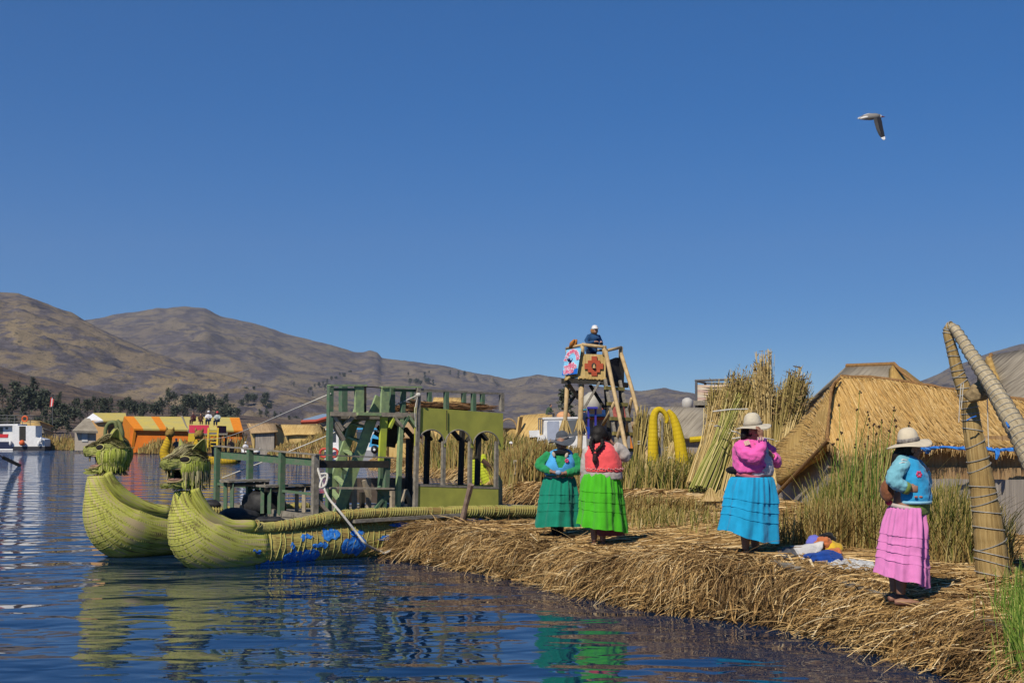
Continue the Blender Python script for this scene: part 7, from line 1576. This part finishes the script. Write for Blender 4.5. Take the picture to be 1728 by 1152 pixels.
# ---- white motor boat
WHITE = col('boat_white', (.74, .74, .73), .4); GLASS = col('dark_glass', (.05, .06, .07), .15); BLUEP = col('boat_blue', (.012, .05, .34), .4)
def motor_boat():
    D = 68; e = empty('motor_boat', P(940, 790, D), 'white motor boat with a big cabin window, moored behind the reeds near the tower', 'boat')
    m = MB(); m.grid(lambda u, v: P(895+95*u, 792-14*v-(4 if v > .9 else 0), D-1.2+(0 if v < .5 else 0)+2.8*abs(2*u-1)**3*0), 12, 4); 
    hs = [(-1.5, 0), (-1.2, -1.1), (3.2, -1.1), (4.2, 0), (3.2, 1.1), (-1.2, 1.1)]; b0 = P(925, 800, D); m = MB()
    m.panel([b0+V((x, y, .95)) for x, y in hs], 1.1, side=(0, 0, 1)); m.build('hull', WHITE, e)
    m = MB(); a, b, c, d = P(918, 707, D-1), P(977, 706, D-1), P(977, 775, D-1), P(916, 778, D-1); m.panel([a, b, c, d], 1.9, side=(0, -1, 0)); cb = m.build('cabin', WHITE, e)
    m = MB(); m.panel([P(x, y, D-1.03) for x, y in [(925, 710), (943, 710), (943, 729), (942, 741), (923.5, 743), (923, 713)]], .03, side=(0, -1, 0)); m.build('window', col('pale_glass', (.36, .40, .50), .2), cb)
    m = MB(); m.panel([P(x, y, D-1.03) for x, y in [(953, 709), (976, 708), (976, 734), (953, 736)]], .03, side=(0, -1, 0)); m.build('window', col('grey_glass', (.12, .13, .14), .2), cb)
    m = MB(); m.beam(P(915, 706, D-.05), P(980, 705, D-.05), 2.0, .10); m.build('roof', WHITE, e)
    m = MB(); a = [P(907, 735, D-1.3), P(919, 733, D-1.3), P(924, 756, D-1.3), P(920, 782, D-1.3), P(907, 782, D-1.3)]; m.panel(a, .8, side=(0, -1, 0)); m.build('side_panel', WHITE, e)
    m = MB()
    for x in (896, 899, 902, 905, 908): m.tube([P(x, 738, D-.6), P(x, 782, D-.6)], .035, 5)
    m.tube([P(894, 738, D-.6), P(910, 737, D-.6)], .04, 5); m.tube([P(894, 756, D-.6), P(912, 756, D-.6)], .03, 5); m.build('railing', STEEL, e)
    m = MB()
    for x in (909, 912, 915, 918): m.tube([P(x, 706, D-.4), P(x, 732, D-.4)], .03, 5)
    m.tube([P(908, 706, D-.4), P(919, 706, D-.4)], .035, 5); m.build('railing', STEEL, e)
    m = MB(); m.beam(P(893, 732, D-.5), P(910, 731, D-.5), 1.2, .35); m.build('bow_deck', WHITE, e)
    m = MB(); m.panel([P(981, 731, D-.8), P(989, 730, D-.8), P(990, 757, D-.8), P(981, 758, D-.8)], .7, side=(0, -1, 0)); m.build('stern_panel', WHITE, e)
    m = MB(); m.box(P(991.5, 726, D-.3), (.22, .3, .38)); m.build('fuel_box', BLUEP, e)
motor_boat()
small_person(925, 707, 68, 26, 'person in dark green jacket sitting on the roof of the white motor boat', cloth('green_jacket', (.05, .08, .045)), cloth('grey_trousers', (.06, .06, .07)), None, (1, -.2, 0), .2, sit=True)
small_person(984, 735, 66, 46, 'person in navy jacket and turquoise cap standing behind the tower leg', cloth('navy_jacket', (.010, .022, .07)), MATS['navy_trousers'], col('cap_turquoise', (.05, .38, .50)), (.8, .5, 0), .1)
m = MB(); m.ell(P(951, 702, 67.5), (.38, .3, .26), 14, 8); m.build('orange_bundle', col('peach_cloth', (.60, .30, .14)), smooth=True, label='peach-orange bundle on the roof of the white motor boat', category='bundle')
small_person(862, 792, 60, 46, 'person in white cap half hidden in the brown reeds', cloth('dark_sweater', (.04, .035, .04)), MATS['navy_trousers'], MATS['cap_white'], (.3, -1, 0), 0)
m = MB(); m.lathe([(.001, 0), (.20, 0), (.26, .60), (.23, .60), (.001, .05)], 16, P(886, 784, 46)-V((0, 0, .35))); m.build('bucket', col('bucket_grey', (.42, .43, .47)), smooth=True, label='pale grey bucket standing in the brown reeds', category='bucket')
m = MB(); m.tube([P(869, 800, 40), P(868, 776, 40)], .03, 6); m.tube([P(868, 777, 40), P(872, 778, 40)], .03, 6); m.build('pole', PALEW, label='short pale post in the brown reeds left of the bucket', category='post')
# lime prow on the bank behind the cabin
def lime_prow():
    D = 47; e = empty('reed_boat', P(824, 822, D), 'bright lime reed boat prow standing on the bank behind the cabin', 'reed boat'); LM = fibre('lime_reed', [(.3, (.34, .38, .02)), (.7, (.50, .56, .04))], sx=20, sy=1, bands=3, bandc=(.40, .45, .03), bump=.8)
    q = cr([(*P(x, y, D), r/FPX*D) for x, y, r in [(838, 828, 10), (828, 818, 12), (820, 800, 10.5), (817, 785, 8), (816, 772, 5.5), (817, 766, 3)]], 5); m = MB(); m.tube([V(a[:3]) for a in q], [float(a[3]) for a in q], 14); m.build('prow', LM, e, smooth=True)
    q = cr([(*P(x, y, D+.8), r/FPX*D) for x, y, r in [(812, 826, 7), (803, 812, 7), (800, 790, 6), (799, 775, 4)]], 5); m = MB(); m.tube([V(a[:3]) for a in q], [float(a[3]) for a in q], 12); m.build('prow', LM, e, smooth=True)
    m = MB(); m.tube([P(814, 776, D-.3), P(828, 786, D-.35), P(838, 800, D-.2)], .09, 6, wob=.3); m.build('strap', plain('rag_brown', (.09, .05, .03)), e)
lime_prow()

# ---- far left: orange hall, huts, boats
def striped_hall():
    e = empty('striped_hall', P(310, 765, 150), 'long orange hall with an orange and olive striped roof on the far shore', 'hall'); D = 150
    OR, YE, OW = col('hall_orange', (.68, .22, .012), .8), plain('hall_olive', (.50, .40, .09), (.42, .36, .13), scale=1, rough=.8), col('hall_wall', (.66, .17, .012), .8, .8, .6)
    rx = lambda t: (209+195*t, 702+2.5*t); ex = lambda t: (226+184*t, 723+3*t); m = MB(); cuts = [0, .085, .235, .305, .50, .505, .62, .70, .86, .915, 1]; mt = [0, 1, 0, 1, 2, 1, 1, 1, 1, 0]
    for k in range(10):
        a, b = cuts[k], cuts[k+1]; m.m = mt[k]; m.panel([P(*rx(a), D+4), P(*rx(b), D+4), P(*ex(b), D-.6), P(*ex(a), D-.6)], .2, udir=(0, 1, .3), side=(0, -1, 1))
    m.build('roof', [OR, YE, GREYW], e)
    m = MB(); m.panel([P(219, 721, D), P(408, 724, D), P(408, 775, D), P(219, 775, D)], .3, side=(0, -1, 0)); m.build('wall', OW, e)
    m = MB(); m.panel([P(209, 703, D+4), P(226, 724, D-.4), P(219, 775, D), P(207, 775, D+6), P(206, 720, D+6)], .3, side=(-1, -.3, 0)); m.build('wall', OR, e)
    m = MB(); m.panel([P(209, 702, D+4), P(404, 704, D+4), P(408, 730, D+9), P(205, 730, D+9)], .2, side=(0, 1, 1)); m.build('roof', YE, e)
    m = MB(); m.tube([P(307, 702, D+3.8), P(318, 728, D-.9)], .10, 6); m.build('seam_pole', GREYW, e)
striped_hall()
e = empty('house', P(180, 745, 172), 'pale building with an olive-yellow roof and white gable left of the orange hall', 'building')
m = MB(); m.panel([P(157, 696.5, 174), P(212, 696.5, 174), P(214, 709, 169), P(175, 709, 169)], .2, side=(0, -1, 1)); m.build('roof', MATS['hall_olive'], e)
m = MB(); m.panel([P(157, 697, 173.5), P(175, 709, 169.2), P(160, 711, 169.5), P(142, 708, 173)], .2, side=(0, -1, 0)); m.build('gable', WHITE, e)
m = MB(); m.panel([P(150, 709, 170), P(182, 709, 170), P(182, 760, 170), P(150, 760, 170)], .2, side=(0, -1, 0)); m.build('wall', col('peach_wall', (.56, .33, .13)), e); m = MB(); m.panel([P(182, 710, 172), P(210, 710, 172), P(210, 760, 172), P(182, 760, 172)], .2, side=(0, -1, 0)); m.build('wall', BRNR, e)
e = empty('reed_hut', P(145, 745, 165), 'hut with pointed grey thatch roof and beige wall left of the orange hall', 'hut')
m = MB(); m.panel([P(144, 705, 167), P(152, 706, 167), P(165, 727, 163), P(122, 726, 163)], .3, side=(0, -1, 1)); m.build('roof', GREYR, e); m = MB(); m.panel([P(126, 726, 164), P(161, 727, 164), P(161, 760, 164), P(126, 760, 164)], .3, side=(0, -1, 0)); m.build('wall', col('beige_wall', (.38, .33, .27)), e)
m = MB(); m.panel([P(138, 730, 163.9), P(148, 730, 163.9), P(148, 745, 163.9), P(138, 745, 163.9)], .05, side=(0, -1, 0)); m.build('door', col('door_pale', (.45, .45, .44)), e)
e = empty('reed_arch', P(187, 740, 140), 'small grey-green reed arch before the far huts', 'arch')
m = MB(); m.tube([V(q) for q in cr([P(178, 745, 140), P(178, 727, 140), P(182, 716, 140), P(190, 712, 140), (P(196, 716, 140)), P(198, 740, 140)], 4)], .22, 8); m.build('horn', col('arch_olive', (.15, .17, .06)), e, smooth=True)
m = MB(); m.tube([V(q) for q in cr([P(206, 745, 140), P(205, 725, 140), P(201, 713, 140), P(197, 709, 140)], 4)], [.3]*4+[.25]*4+[.2]*4+[.12], 8); m.build('horn', MATS['arch_olive'], e, smooth=True)
gable_hut('brown-thatched hut with a sagging dark opening right of the orange hall', (416, 714), (464, 713), (423, 730), (469, 728), 137, 770, BRNR, WALLG, 6, gm=TANW)
gable_hut('golden-thatched hut right of the brown one, behind the floating straw mat', (474, 716), (539, 715), (480, 733), (545, 731), 134, 772, TANR, TANW, 6, gm=TANW)
e = empty('shed', P(469, 728, 142), 'narrow yellow shed squeezed between the brown and the golden hut', 'shed'); m = MB(); m.panel([P(464, 719, 142), P(473, 717, 142), P(473, 740, 142), P(466, 740, 142)], .3, side=(0, -1, 0)); m.build('wall', col('yellow_wall', (.55, .42, .02)), e); m = MB(); m.panel([P(463, 719, 141.5), P(472, 715, 141.5), P(474, 717, 143), P(466, 721, 143)], .1); m.build('roof', DARKW, e)
e = empty('house', P(545, 740, 165), 'grey building with a long red-edged blue roof behind the boat frame', 'building')
m = MB(); m.panel([P(508, 711, 166), P(535, 710, 165), P(556, 703, 164), P(590, 700, 164), P(590, 697, 168), P(545, 698, 170), P(512, 707, 170)], .2, side=(0, 0, 1)); m.build('roof', col('roof_blue', (.20, .28, .38)), e)
m = MB(); m.tube([P(509, 712, 165.6), P(534, 711, 164.6), P(556, 704.5, 163.6), P(590, 701, 163.6)], .28, 4); m.build('roof_edge', col('red_edge', (.36, .07, .04)), e)
m = MB(); m.panel([P(534, 712, 165), P(556, 705, 165), P(590, 702, 165), P(590, 765, 165), P(534, 765, 165)], .3, side=(0, -1, 0)); m.build('wall', col('wall_slate', (.16, .17, .18)), e); m = MB(); m.panel([P(541, 722, 164.5), P(556, 716, 164.5), P(556, 760, 164.5), P(541, 760, 164.5)], .2, side=(0, -1, 0)); m.build('wall', col('wall_cream', (.44, .36, .22)), e)

def launch(D, x0, x1, yw, label, canopy, hullm):
    e = empty('motor_boat', P((x0+x1)/2, yw, D), label, 'boat'); a, b = P(x0, yw, D), P(x1, yw, D); a.z = b.z = 0; L = (b-a).length; cx = a.lerp(b, .5)
    m = MB(); hs = [(-.5, -.5), (.38, -.5), (.5, 0), (.38, .5), (-.5, .5)]; m.panel([cx+V((x*L, y*2.2, 1.0)) for x, y in hs], 1.3, side=(0, 0, 1)); m.build('hull', hullm, e)
    m = MB(); m.box(cx+V((-.05*L, 0, 1.75)), (.75*L, 1.7, 1.5)); cb = m.build('cabin', WHITE, e); m = MB(); m.box(cx+V((-.05*L, 0, 2.55)), (.86*L, 2.0, .12)); m.build('roof', canopy, e)
    n = max(3, int(L/1.1))
    for k in range(n): m = MB(); x = -.36+.66*k/(n-1); m.box(cx+V((x*L, -.86, 1.95)), (.55*L/n, .05, .75)); m.build('window', GLASS, cb)
    return e, cx, L
l1, c1, L1 = launch(99, 551, 583, 779, 'white launch with tall side windows behind the boat frame', WHITE, WHITE)
for x in (547, 563):
    m = MB(); c = P(x, 764, 97.6); m.tube([c+V((math.cos(a)*.32, 0, math.sin(a)*.32)) for a in [2*PI*k/16 for k in range(17)]], .09, 8, cap=False); m.build('life_ring', col('ring_red', (.55, .06, .04)), label={547: 'red life ring on the left end of the white launch', 563: 'red life ring in the middle of the white launch side'}[x], category='life ring')
l2, c2, L2 = launch(94, 602, 646, 781, 'launch with a bright blue canopy behind the ladder', col('canopy_blue', (.06, .36, .66)), col('hull_grey', (.30, .30, .32)))
m = MB(); m.panel([P(622, 754, 92.2), P(640, 754, 92.2), P(638, 736, 92.2), P(634, 727, 92.2), P(628, 734, 92.2)], .1, side=(0, -1, 0)); m.build('canopy_side', MATS['canopy_blue'], l2)
e = empty('outboard_motor', P(632, 770, 91), 'dark outboard motor on the stern of the blue-canopied launch', 'outboard'); m = MB(); c = P(632, 758, 91); m.ell(c, (.27, .3, .30), 14, 10); m.build('cowl', col('motor_black', (.02, .02, .022), .4), e, smooth=True); m = MB(); m.box(c-V((0, 0, .6)), (.16, .2, .9)); m.build('shaft', STEEL, e); m = MB(); m.ell(c+V((.02, -.29, -.02)), (.09, .03, .09), 10, 6); m.build('badge', WHITE, e)

def ferry():
    D = 186; e = empty('tour_boat', P(30, 759, D), 'white tour boat with a red stripe and dark door at the far left', 'boat')
    m = MB(); m.panel([P(-60, 745, D-1.2), P(22, 745, D-1.2), P(22, 759.5, D-1.2), P(-60, 759.5, D-1.2)], 3.2, side=(0, -1, 0)); m.build('hull', col('hull_navy', (.012, .02, .06)), e)
    m = MB(); m.panel([P(-60, 719, D-1), P(20, 718, D-1), P(22, 745.2, D-1), P(-60, 745.2, D-1)], 3, side=(0, -1, 0)); cb = m.build('cabin', WHITE, e)
    m = MB(); m.panel([P(-60, 733.5, D-1.06), P(14, 732, D-1.06), P(13, 738, D-1.06), P(-60, 738, D-1.06)], .04, side=(0, -1, 0)); m.build('stripe', col('stripe_red', (.58, .03, .04)), cb)
    for x0, x1 in ((-14, 5), (9, 14), (-34, -17)): m = MB(); m.panel([P(x0, 720.5, D-1.06), P(x1, 720.5, D-1.06), P(x1-1, 724 if x0 == 9 else 732, D-1.06), P(x0, 724 if x0 == 9 else 732, D-1.06)], .04, side=(0, -1, 0)); m.build('window', GLASS, cb)
    m = MB(); m.panel([P(21, 717.5, D-2), P(60, 718, D-2), P(60, 753, D-2), P(21, 753, D-2)], 2.5, side=(0, -1, 0)); st = m.build('stern_cabin', WHITE, e)
    m = MB(); m.panel([P(32.5, 719, D-2.06), P(43, 719, D-2.06), P(43, 743, D-2.06), P(32.5, 743, D-2.06)], .04, side=(0, -1, 0)); m.build('door', DARKW, st)
    m = MB(); m.panel([P(60, 737, D-2), P(75, 741, D-2), P(75, 753, D-2), P(60, 753, D-2)], 2.4, side=(0, -1, 0)); m.build('stern_bulwark', WHITE, e)
    m = MB(); m.panel([P(21, 753, D-2.1), P(75.5, 753, D-2.1), P(75, 760, D-2.1), P(22, 760, D-2.1)], 2.8, side=(0, -1, 0)); m.build('stern_hull', col('hull_dark', (.03, .03, .035)), e)
    m = MB(); m.beam(P(-60, 718, D), P(38, 716.5, D), 3.6, .25); m.build('roof', WHITE, e)
    m = MB()
    for x in range(-40, 60, 13): m.tube([P(x, 700.5, D), P(x, 717, D)], .045, 5)
    for y in (700.5, 706, 711.5): m.tube([P(-60, y, D), P(58, y, D)], .04, 5)
    m.build('railing', STEEL, e)
    m = MB(); m.tube([P(-40, 758.5, D-1.6), P(22, 758.6, D-1.6)], .14, 6); m.build('rub_rail', WHITE, e)
    OB_ = col('buoy_orange', (.66, .12, .03)); m = MB(); c = P(42, 706.5, D-.5); m.tube([c+V((math.cos(a)*.38, 0, math.sin(a)*.38)) for a in [2*PI*k/16 for k in range(17)]], .12, 8, cap=False); m.build('life_ring', OB_, label='orange life ring on the rail of the far white tour boat', category='life ring')
    m = MB(); m.ell(P(37, 747, D-2.5), (.40, .40, .42), 14, 10); m.build('buoy', OB_, smooth=True, label='round orange buoy hanging at the stern of the tour boat', category='buoy')
    for x, y, lab in [(17.5, 747, 'white fender left of the orange buoy'), (65, 748, 'white fender at the right stern of the tour boat'), (69, 742, 'upper white fender on the stern corner of the tour boat')]: m = MB(); m.ell(P(x, y, D-2.4), (.20, .20, .42), 10, 8); m.build('fender', WHITE, smooth=True, label=lab, category='fender', group='fenders of the tour boat')
ferry()
gable_hut('small tan hut whose roof shows behind the tour boat stern', (36, 709), (66, 709), (33, 719), (69, 718), 204, 757, TANR, BRNR, 6)
gable_hut('small grey-roofed hut right behind the tour boat stern', (60, 721), (71, 721), (59, 729), (75, 730), 196, 757, GREYR, BRNR, 5)
e = empty('flag', P(88.5, 712, 240), 'red and white flag drooping on a pole above the far left shore', 'flag'); m = MB(); m.tube([P(88.5, 722, 240), P(88.5, 668, 240)], .06, 6); m.build('flagpole', STEEL, e)
RD = col('flag_red', (.62, .03, .03)); WHT = col('flag_white', (.70, .68, .68)); m = MB()
for k, mm in enumerate((0, 1, 0)):
    m.m = mm; a = [(85.5+1.6*k, 671+1.2*k), (87.2+1.8*k, 669.5+1.6*k), (86.8+1.8*k-1.2, 686-.8*k), (84.5+1.8*k-.6, 686.5-.4*k)]; m.panel([P(x, y, 239.9) for x, y in a], .06, side=(0, -1, 0))
m.build('flag_cloth', [RD, WHT], e)
m = MB(); m.tube([P(-30, 755, 84), P(5, 771.5, 85)], .035, 6); m.beam(P(4, 771, 85), P(35, 786, 86), .05, .22); m.build('oar', DARKW, label='dark oar blade dipping into the water at the left edge', category='oar')

def red_boat():
    D = 97; e = empty('reed_boat', P(340, 780, D), 'distant yellow reed boat with a red upper deck, cat-head prows and tourists', 'reed boat')
    YB = fibre('far_yellow_reed', [(.3, (.38, .24, .008)), (.7, (.56, .38, .02))], sx=8, sy=1, bands=1.5, bandc=(.36, .23, .02), bump=.6)
    def prow(pix, dd):
        q = cr([(*P(x, y, D+dd), r/FPX*D) for x, y, r in pix], 5); m = MB(); m.tube([V(a[:3]) for a in q], [float(a[3]) for a in q], 12); m.build('prow', YB, e, smooth=True)
    prow([(286, 737, 5), (282, 750, 7.5), (278, 766, 9), (290, 780, 10), (330, 780, 8), (380, 778, 7), (405, 776, 4)], 0); prow([(335, 742, 5), (332, 755, 7), (336, 770, 8), (355, 778, 8), (400, 776, 6)], -3)
    for x, y, dd in ((287, 731, -.5), (336, 733, -3.3)):
        m = MB(); c = P(x, y, D+dd); m.ell(c, (.36, .36, .34), 12, 8)
        for s_ in (-1, 1): m.tube([c+V((s_*.22, 0, .22)), c+V((s_*.28, 0, .50))], [.13, .02], 6)
        m.ell(c+V((-.1, -.28, -.08)), (.2, .2, .16), 8, 6); m.build('cat_head', plain('far_cat_reed', (.30, .20, .04), (.14, .08, .02), scale=8), e, smooth=True)
    Y_, PK_, PU = col('far_yellow_paint', (.58, .40, .02)), plain('far_pink_paint', (.62, .05, .10), (.48, .03, .05), scale=2), col('far_plum_paint', (.12, .015, .035))
    m = MB(); m.panel([P(319, 717, D-1), P(352, 717, D-1), P(352, 731, D-1), P(319, 730, D-1)], .1, side=(0, -1, 0)); m.build('deck_wall', PK_, e); m = MB(); m.panel([P(368, 718, D-1), P(382, 718.5, D), P(382, 731, D), P(368, 730, D-1)], .1, side=(0, -1, 0)); m.build('deck_wall', PU, e)
    m = MB(); m.panel([P(318, 731, D-1), P(384, 731, D-1), P(384, 729, D+2.5), P(318, 729, D+2.5)], .12, side=(0, 0, 1)); m.build('upper_deck', GREYW, e)
    m = MB(); m.panel([P(318, 731, D-1), P(330, 731, D-1), P(328, 744, D-1), P(317, 745, D-1)], .1, side=(0, -1, 0)); m.build('cabin_wall', Y_, e)
    for x in (331, 340, 372, 381): m = MB(); m.beam(P(x, 730, D-.8), P(x, 776, D-.8), .14, .14); m.build('frame_post', col('far_dark_paint', (.06, .03, .02)), e)
    for x in (352, 368): m = MB(); m.beam(P(x, 722, D-1.6), P(x-2, 760, D-2), .12, .16); m.build('ladder_side', Y_, e)
    for y in (728, 734, 740, 746, 752): m = MB(); m.beam(P(351, y, D-1.7), P(368, y, D-1.7), .1, .10); m.build('rung', Y_, e)
    m = MB(); m.panel([P(318, 772, D-1), P(392, 772, D-1), P(392, 771, D+2), P(318, 771, D+2)], .15, side=(0, 0, 1)); m.build('deck', DARKW, e)
    m = MB(); m.tube([P(372, 776, D-2), P(390, 776, D-2), P(406, 776, D-1.6)], [.30, .34, .12], 10); m.build('stern_float', plain('dark_reed', (.05, .035, .02)), e, smooth=True)
red_boat()
MR, WJ, GJ = cloth('maroon_jacket', (.06, .018, .02)), cloth('white_jacket', (.66, .66, .68)), cloth('green_white_jacket', (.40, .46, .44))
small_person(327, 717, 97.4, 22, 'person in maroon clothes seated on the left of the red upper deck', MR, MR, None, (-.4, -1, 0), .1, sit=True)
small_person(338, 717, 97.4, 20, 'person in dark brown poncho seated beside the white-hooded one', cloth('brown_poncho', (.08, .04, .025)), MR, None, (.5, -1, 0), .1, sit=True)
small_person(352, 718, 97.2, 25, 'person in white hooded jacket on the red upper deck', WJ, MATS['navy_trousers'], MATS['cap_white'], (0, -1, 0), .05, sit=True)
small_person(367, 719, 97.0, 25, 'person in red cap and pale green jacket on the red upper deck', GJ, MATS['navy_trousers'], col('cap_red', (.60, .06, .06)), (-.2, -1, 0), .05, sit=True)
small_person(360, 772, 95.6, 34, 'person in blue-grey clothes standing by the yellow ladder of the red boat', cloth('slate_jacket', (.06, .08, .10)), MATS['navy_trousers'], None, (.6, .8, 0), .05)
small_person(345, 774, 95.8, 32, 'person in teal clothes on the lower deck of the red boat', cloth('teal_jacket', (.03, .12, .11)), MATS['navy_trousers'], None, (0, -1, 0), .1)
small_person(306, 772, 96.8, 30, 'person in dark blue jacket between the two far cat prows', MATS['navy_jacket'], MATS['navy_trousers'], None, (.2, -1, 0), .1)
small_person(298, 772, 97.4, 32, 'person in grey clothes with a pale cap between the far cat prows', cloth('grey_jacket', (.10, .10, .11)), MATS['navy_trousers'], MATS['cap_white'], (-.2, -1, 0), .1)
small_person(391, 774, 96, 34, 'hunched person in a black shawl at the stern of the red boat', BLK, BLK, None, (-.3, -1, 0), .2)
e = empty('canoe', P(425, 764, 118), 'slim white canoe beyond the green boat railing', 'canoe'); a, b = P(408, 766, 118), P(438, 766, 118); a.z = b.z = 0; m = MB(); L = (b-a).length
m.grid(lambda u, v: a.lerp(b, u)+V((0, (v-.5)*.9*max(.05, math.sin(PI*u))**.6, .12+.75*(abs(v-.5)*2)**2*(.6+.4*math.sin(PI*u))+.5*abs(2*u-1)**3-.15)), 14, 9); o = m.build('hull', WHITE, e, smooth=True); sm = o.modifiers.new('t', 'SOLIDIFY'); sm.thickness = .05
m = MB(); m.beam(P(388, 768, 116), P(436, 767.5, 116), 1.2, .5); m.build('raft', plain('raft_brown', (.06, .045, .03)), label='dark low raft floating beside the white canoe', category='raft')
small_person(414, 764, 118, 19, 'person in white hat sitting in the white canoe', WJ, MR, MATS['cap_white'], (.3, -1, 0), .1, sit=True, brim=True)

# ---- gull
def gull():
    D = 28; c = P(1471, 198, D); e = empty('gull', c, 'grey and white gull in flight with dark wing tips, high on the right', 'bird'); k = D/FPX
    def Q(x, y, d=0): return P(x, y, D-d)
    GB_, GW, GK = col('gull_grey', (.20, .19, .18)), col('gull_white', (.68, .66, .64)), col('gull_black', (.014, .014, .018))
    m = MB(); m.tube([Q(1450, 200.5), Q(1458, 199), Q(1468, 197.5), Q(1478, 196.5), Q(1485, 196.5)], [.015, .05, .075, .07, .045], 12); bo = m.build('body', GB_, e, smooth=True)
    m = MB(); m.ell(Q(1460, 198.8, .01), (.13, .06, .036), 12, 8, Matrix.Rotation(-.22, 3, 'Y')); m.build('rump', GW, e, smooth=True)
    m = MB(); m.ell(Q(1483.5, 196.8), (.062, .048, .046), 12, 8); m.build('head', GW, e, smooth=True); m = MB(); m.tube([Q(1487.5, 197), Q(1493.5, 197.6)], [.022, .003], 6); m.build('beak', plain('beak_red', (.16, .03, .025)), e)
    m = MB(); m.panel([Q(1460, 195.5), Q(1466, 199), Q(1456, 200.3), Q(1447, 200.5), Q(1448.5, 198.2)], .02, side=(0, -.3, 1)); m.build('tail', GW, e)
    def wing(le, te, d0, d1, nm, mats):
        n = len(le); m = MB()
        for i in range(n-1):
            m.m = min(len(mats)-1, 0 if i < n-3 else (1 if i == n-3 else 2)); da, db = d0+(d1-d0)*i/(n-1), d0+(d1-d0)*(i+1)/(n-1)
            ml = Q((le[i][0]+te[i][0])/2, (le[i][1]+te[i][1])/2, da+.03); mr = Q((le[i+1][0]+te[i+1][0])/2, (le[i+1][1]+te[i+1][1])/2, db+.03)
            m.panel([Q(*le[i], da), Q(*le[i+1], db), mr, ml], .012); m.panel([ml, mr, Q(*te[i+1], db), Q(*te[i], da)], .012)
        m.build(nm, mats, e)
    wing([(1486, 199), (1488, 206), (1489.5, 215), (1491.5, 224), (1493, 231), (1493.5, 236)], [(1474, 199), (1475.5, 208), (1478.5, 218), (1483, 228), (1487, 233), (1491, 237)], .04, .45, 'wing', [GK, GK, GW, GK])
    wing([(1480, 194), (1472, 191.5), (1464, 191.5), (1458, 193.5), (1452, 197), (1447, 200)], [(1468, 196), (1465, 195.5), (1460, 195.5), (1455, 197.5), (1450.5, 199.5), (1447, 201)], -.05, -.5, 'wing', [col('gull_back', (.40, .39, .38)), GB_, GK])
gull()
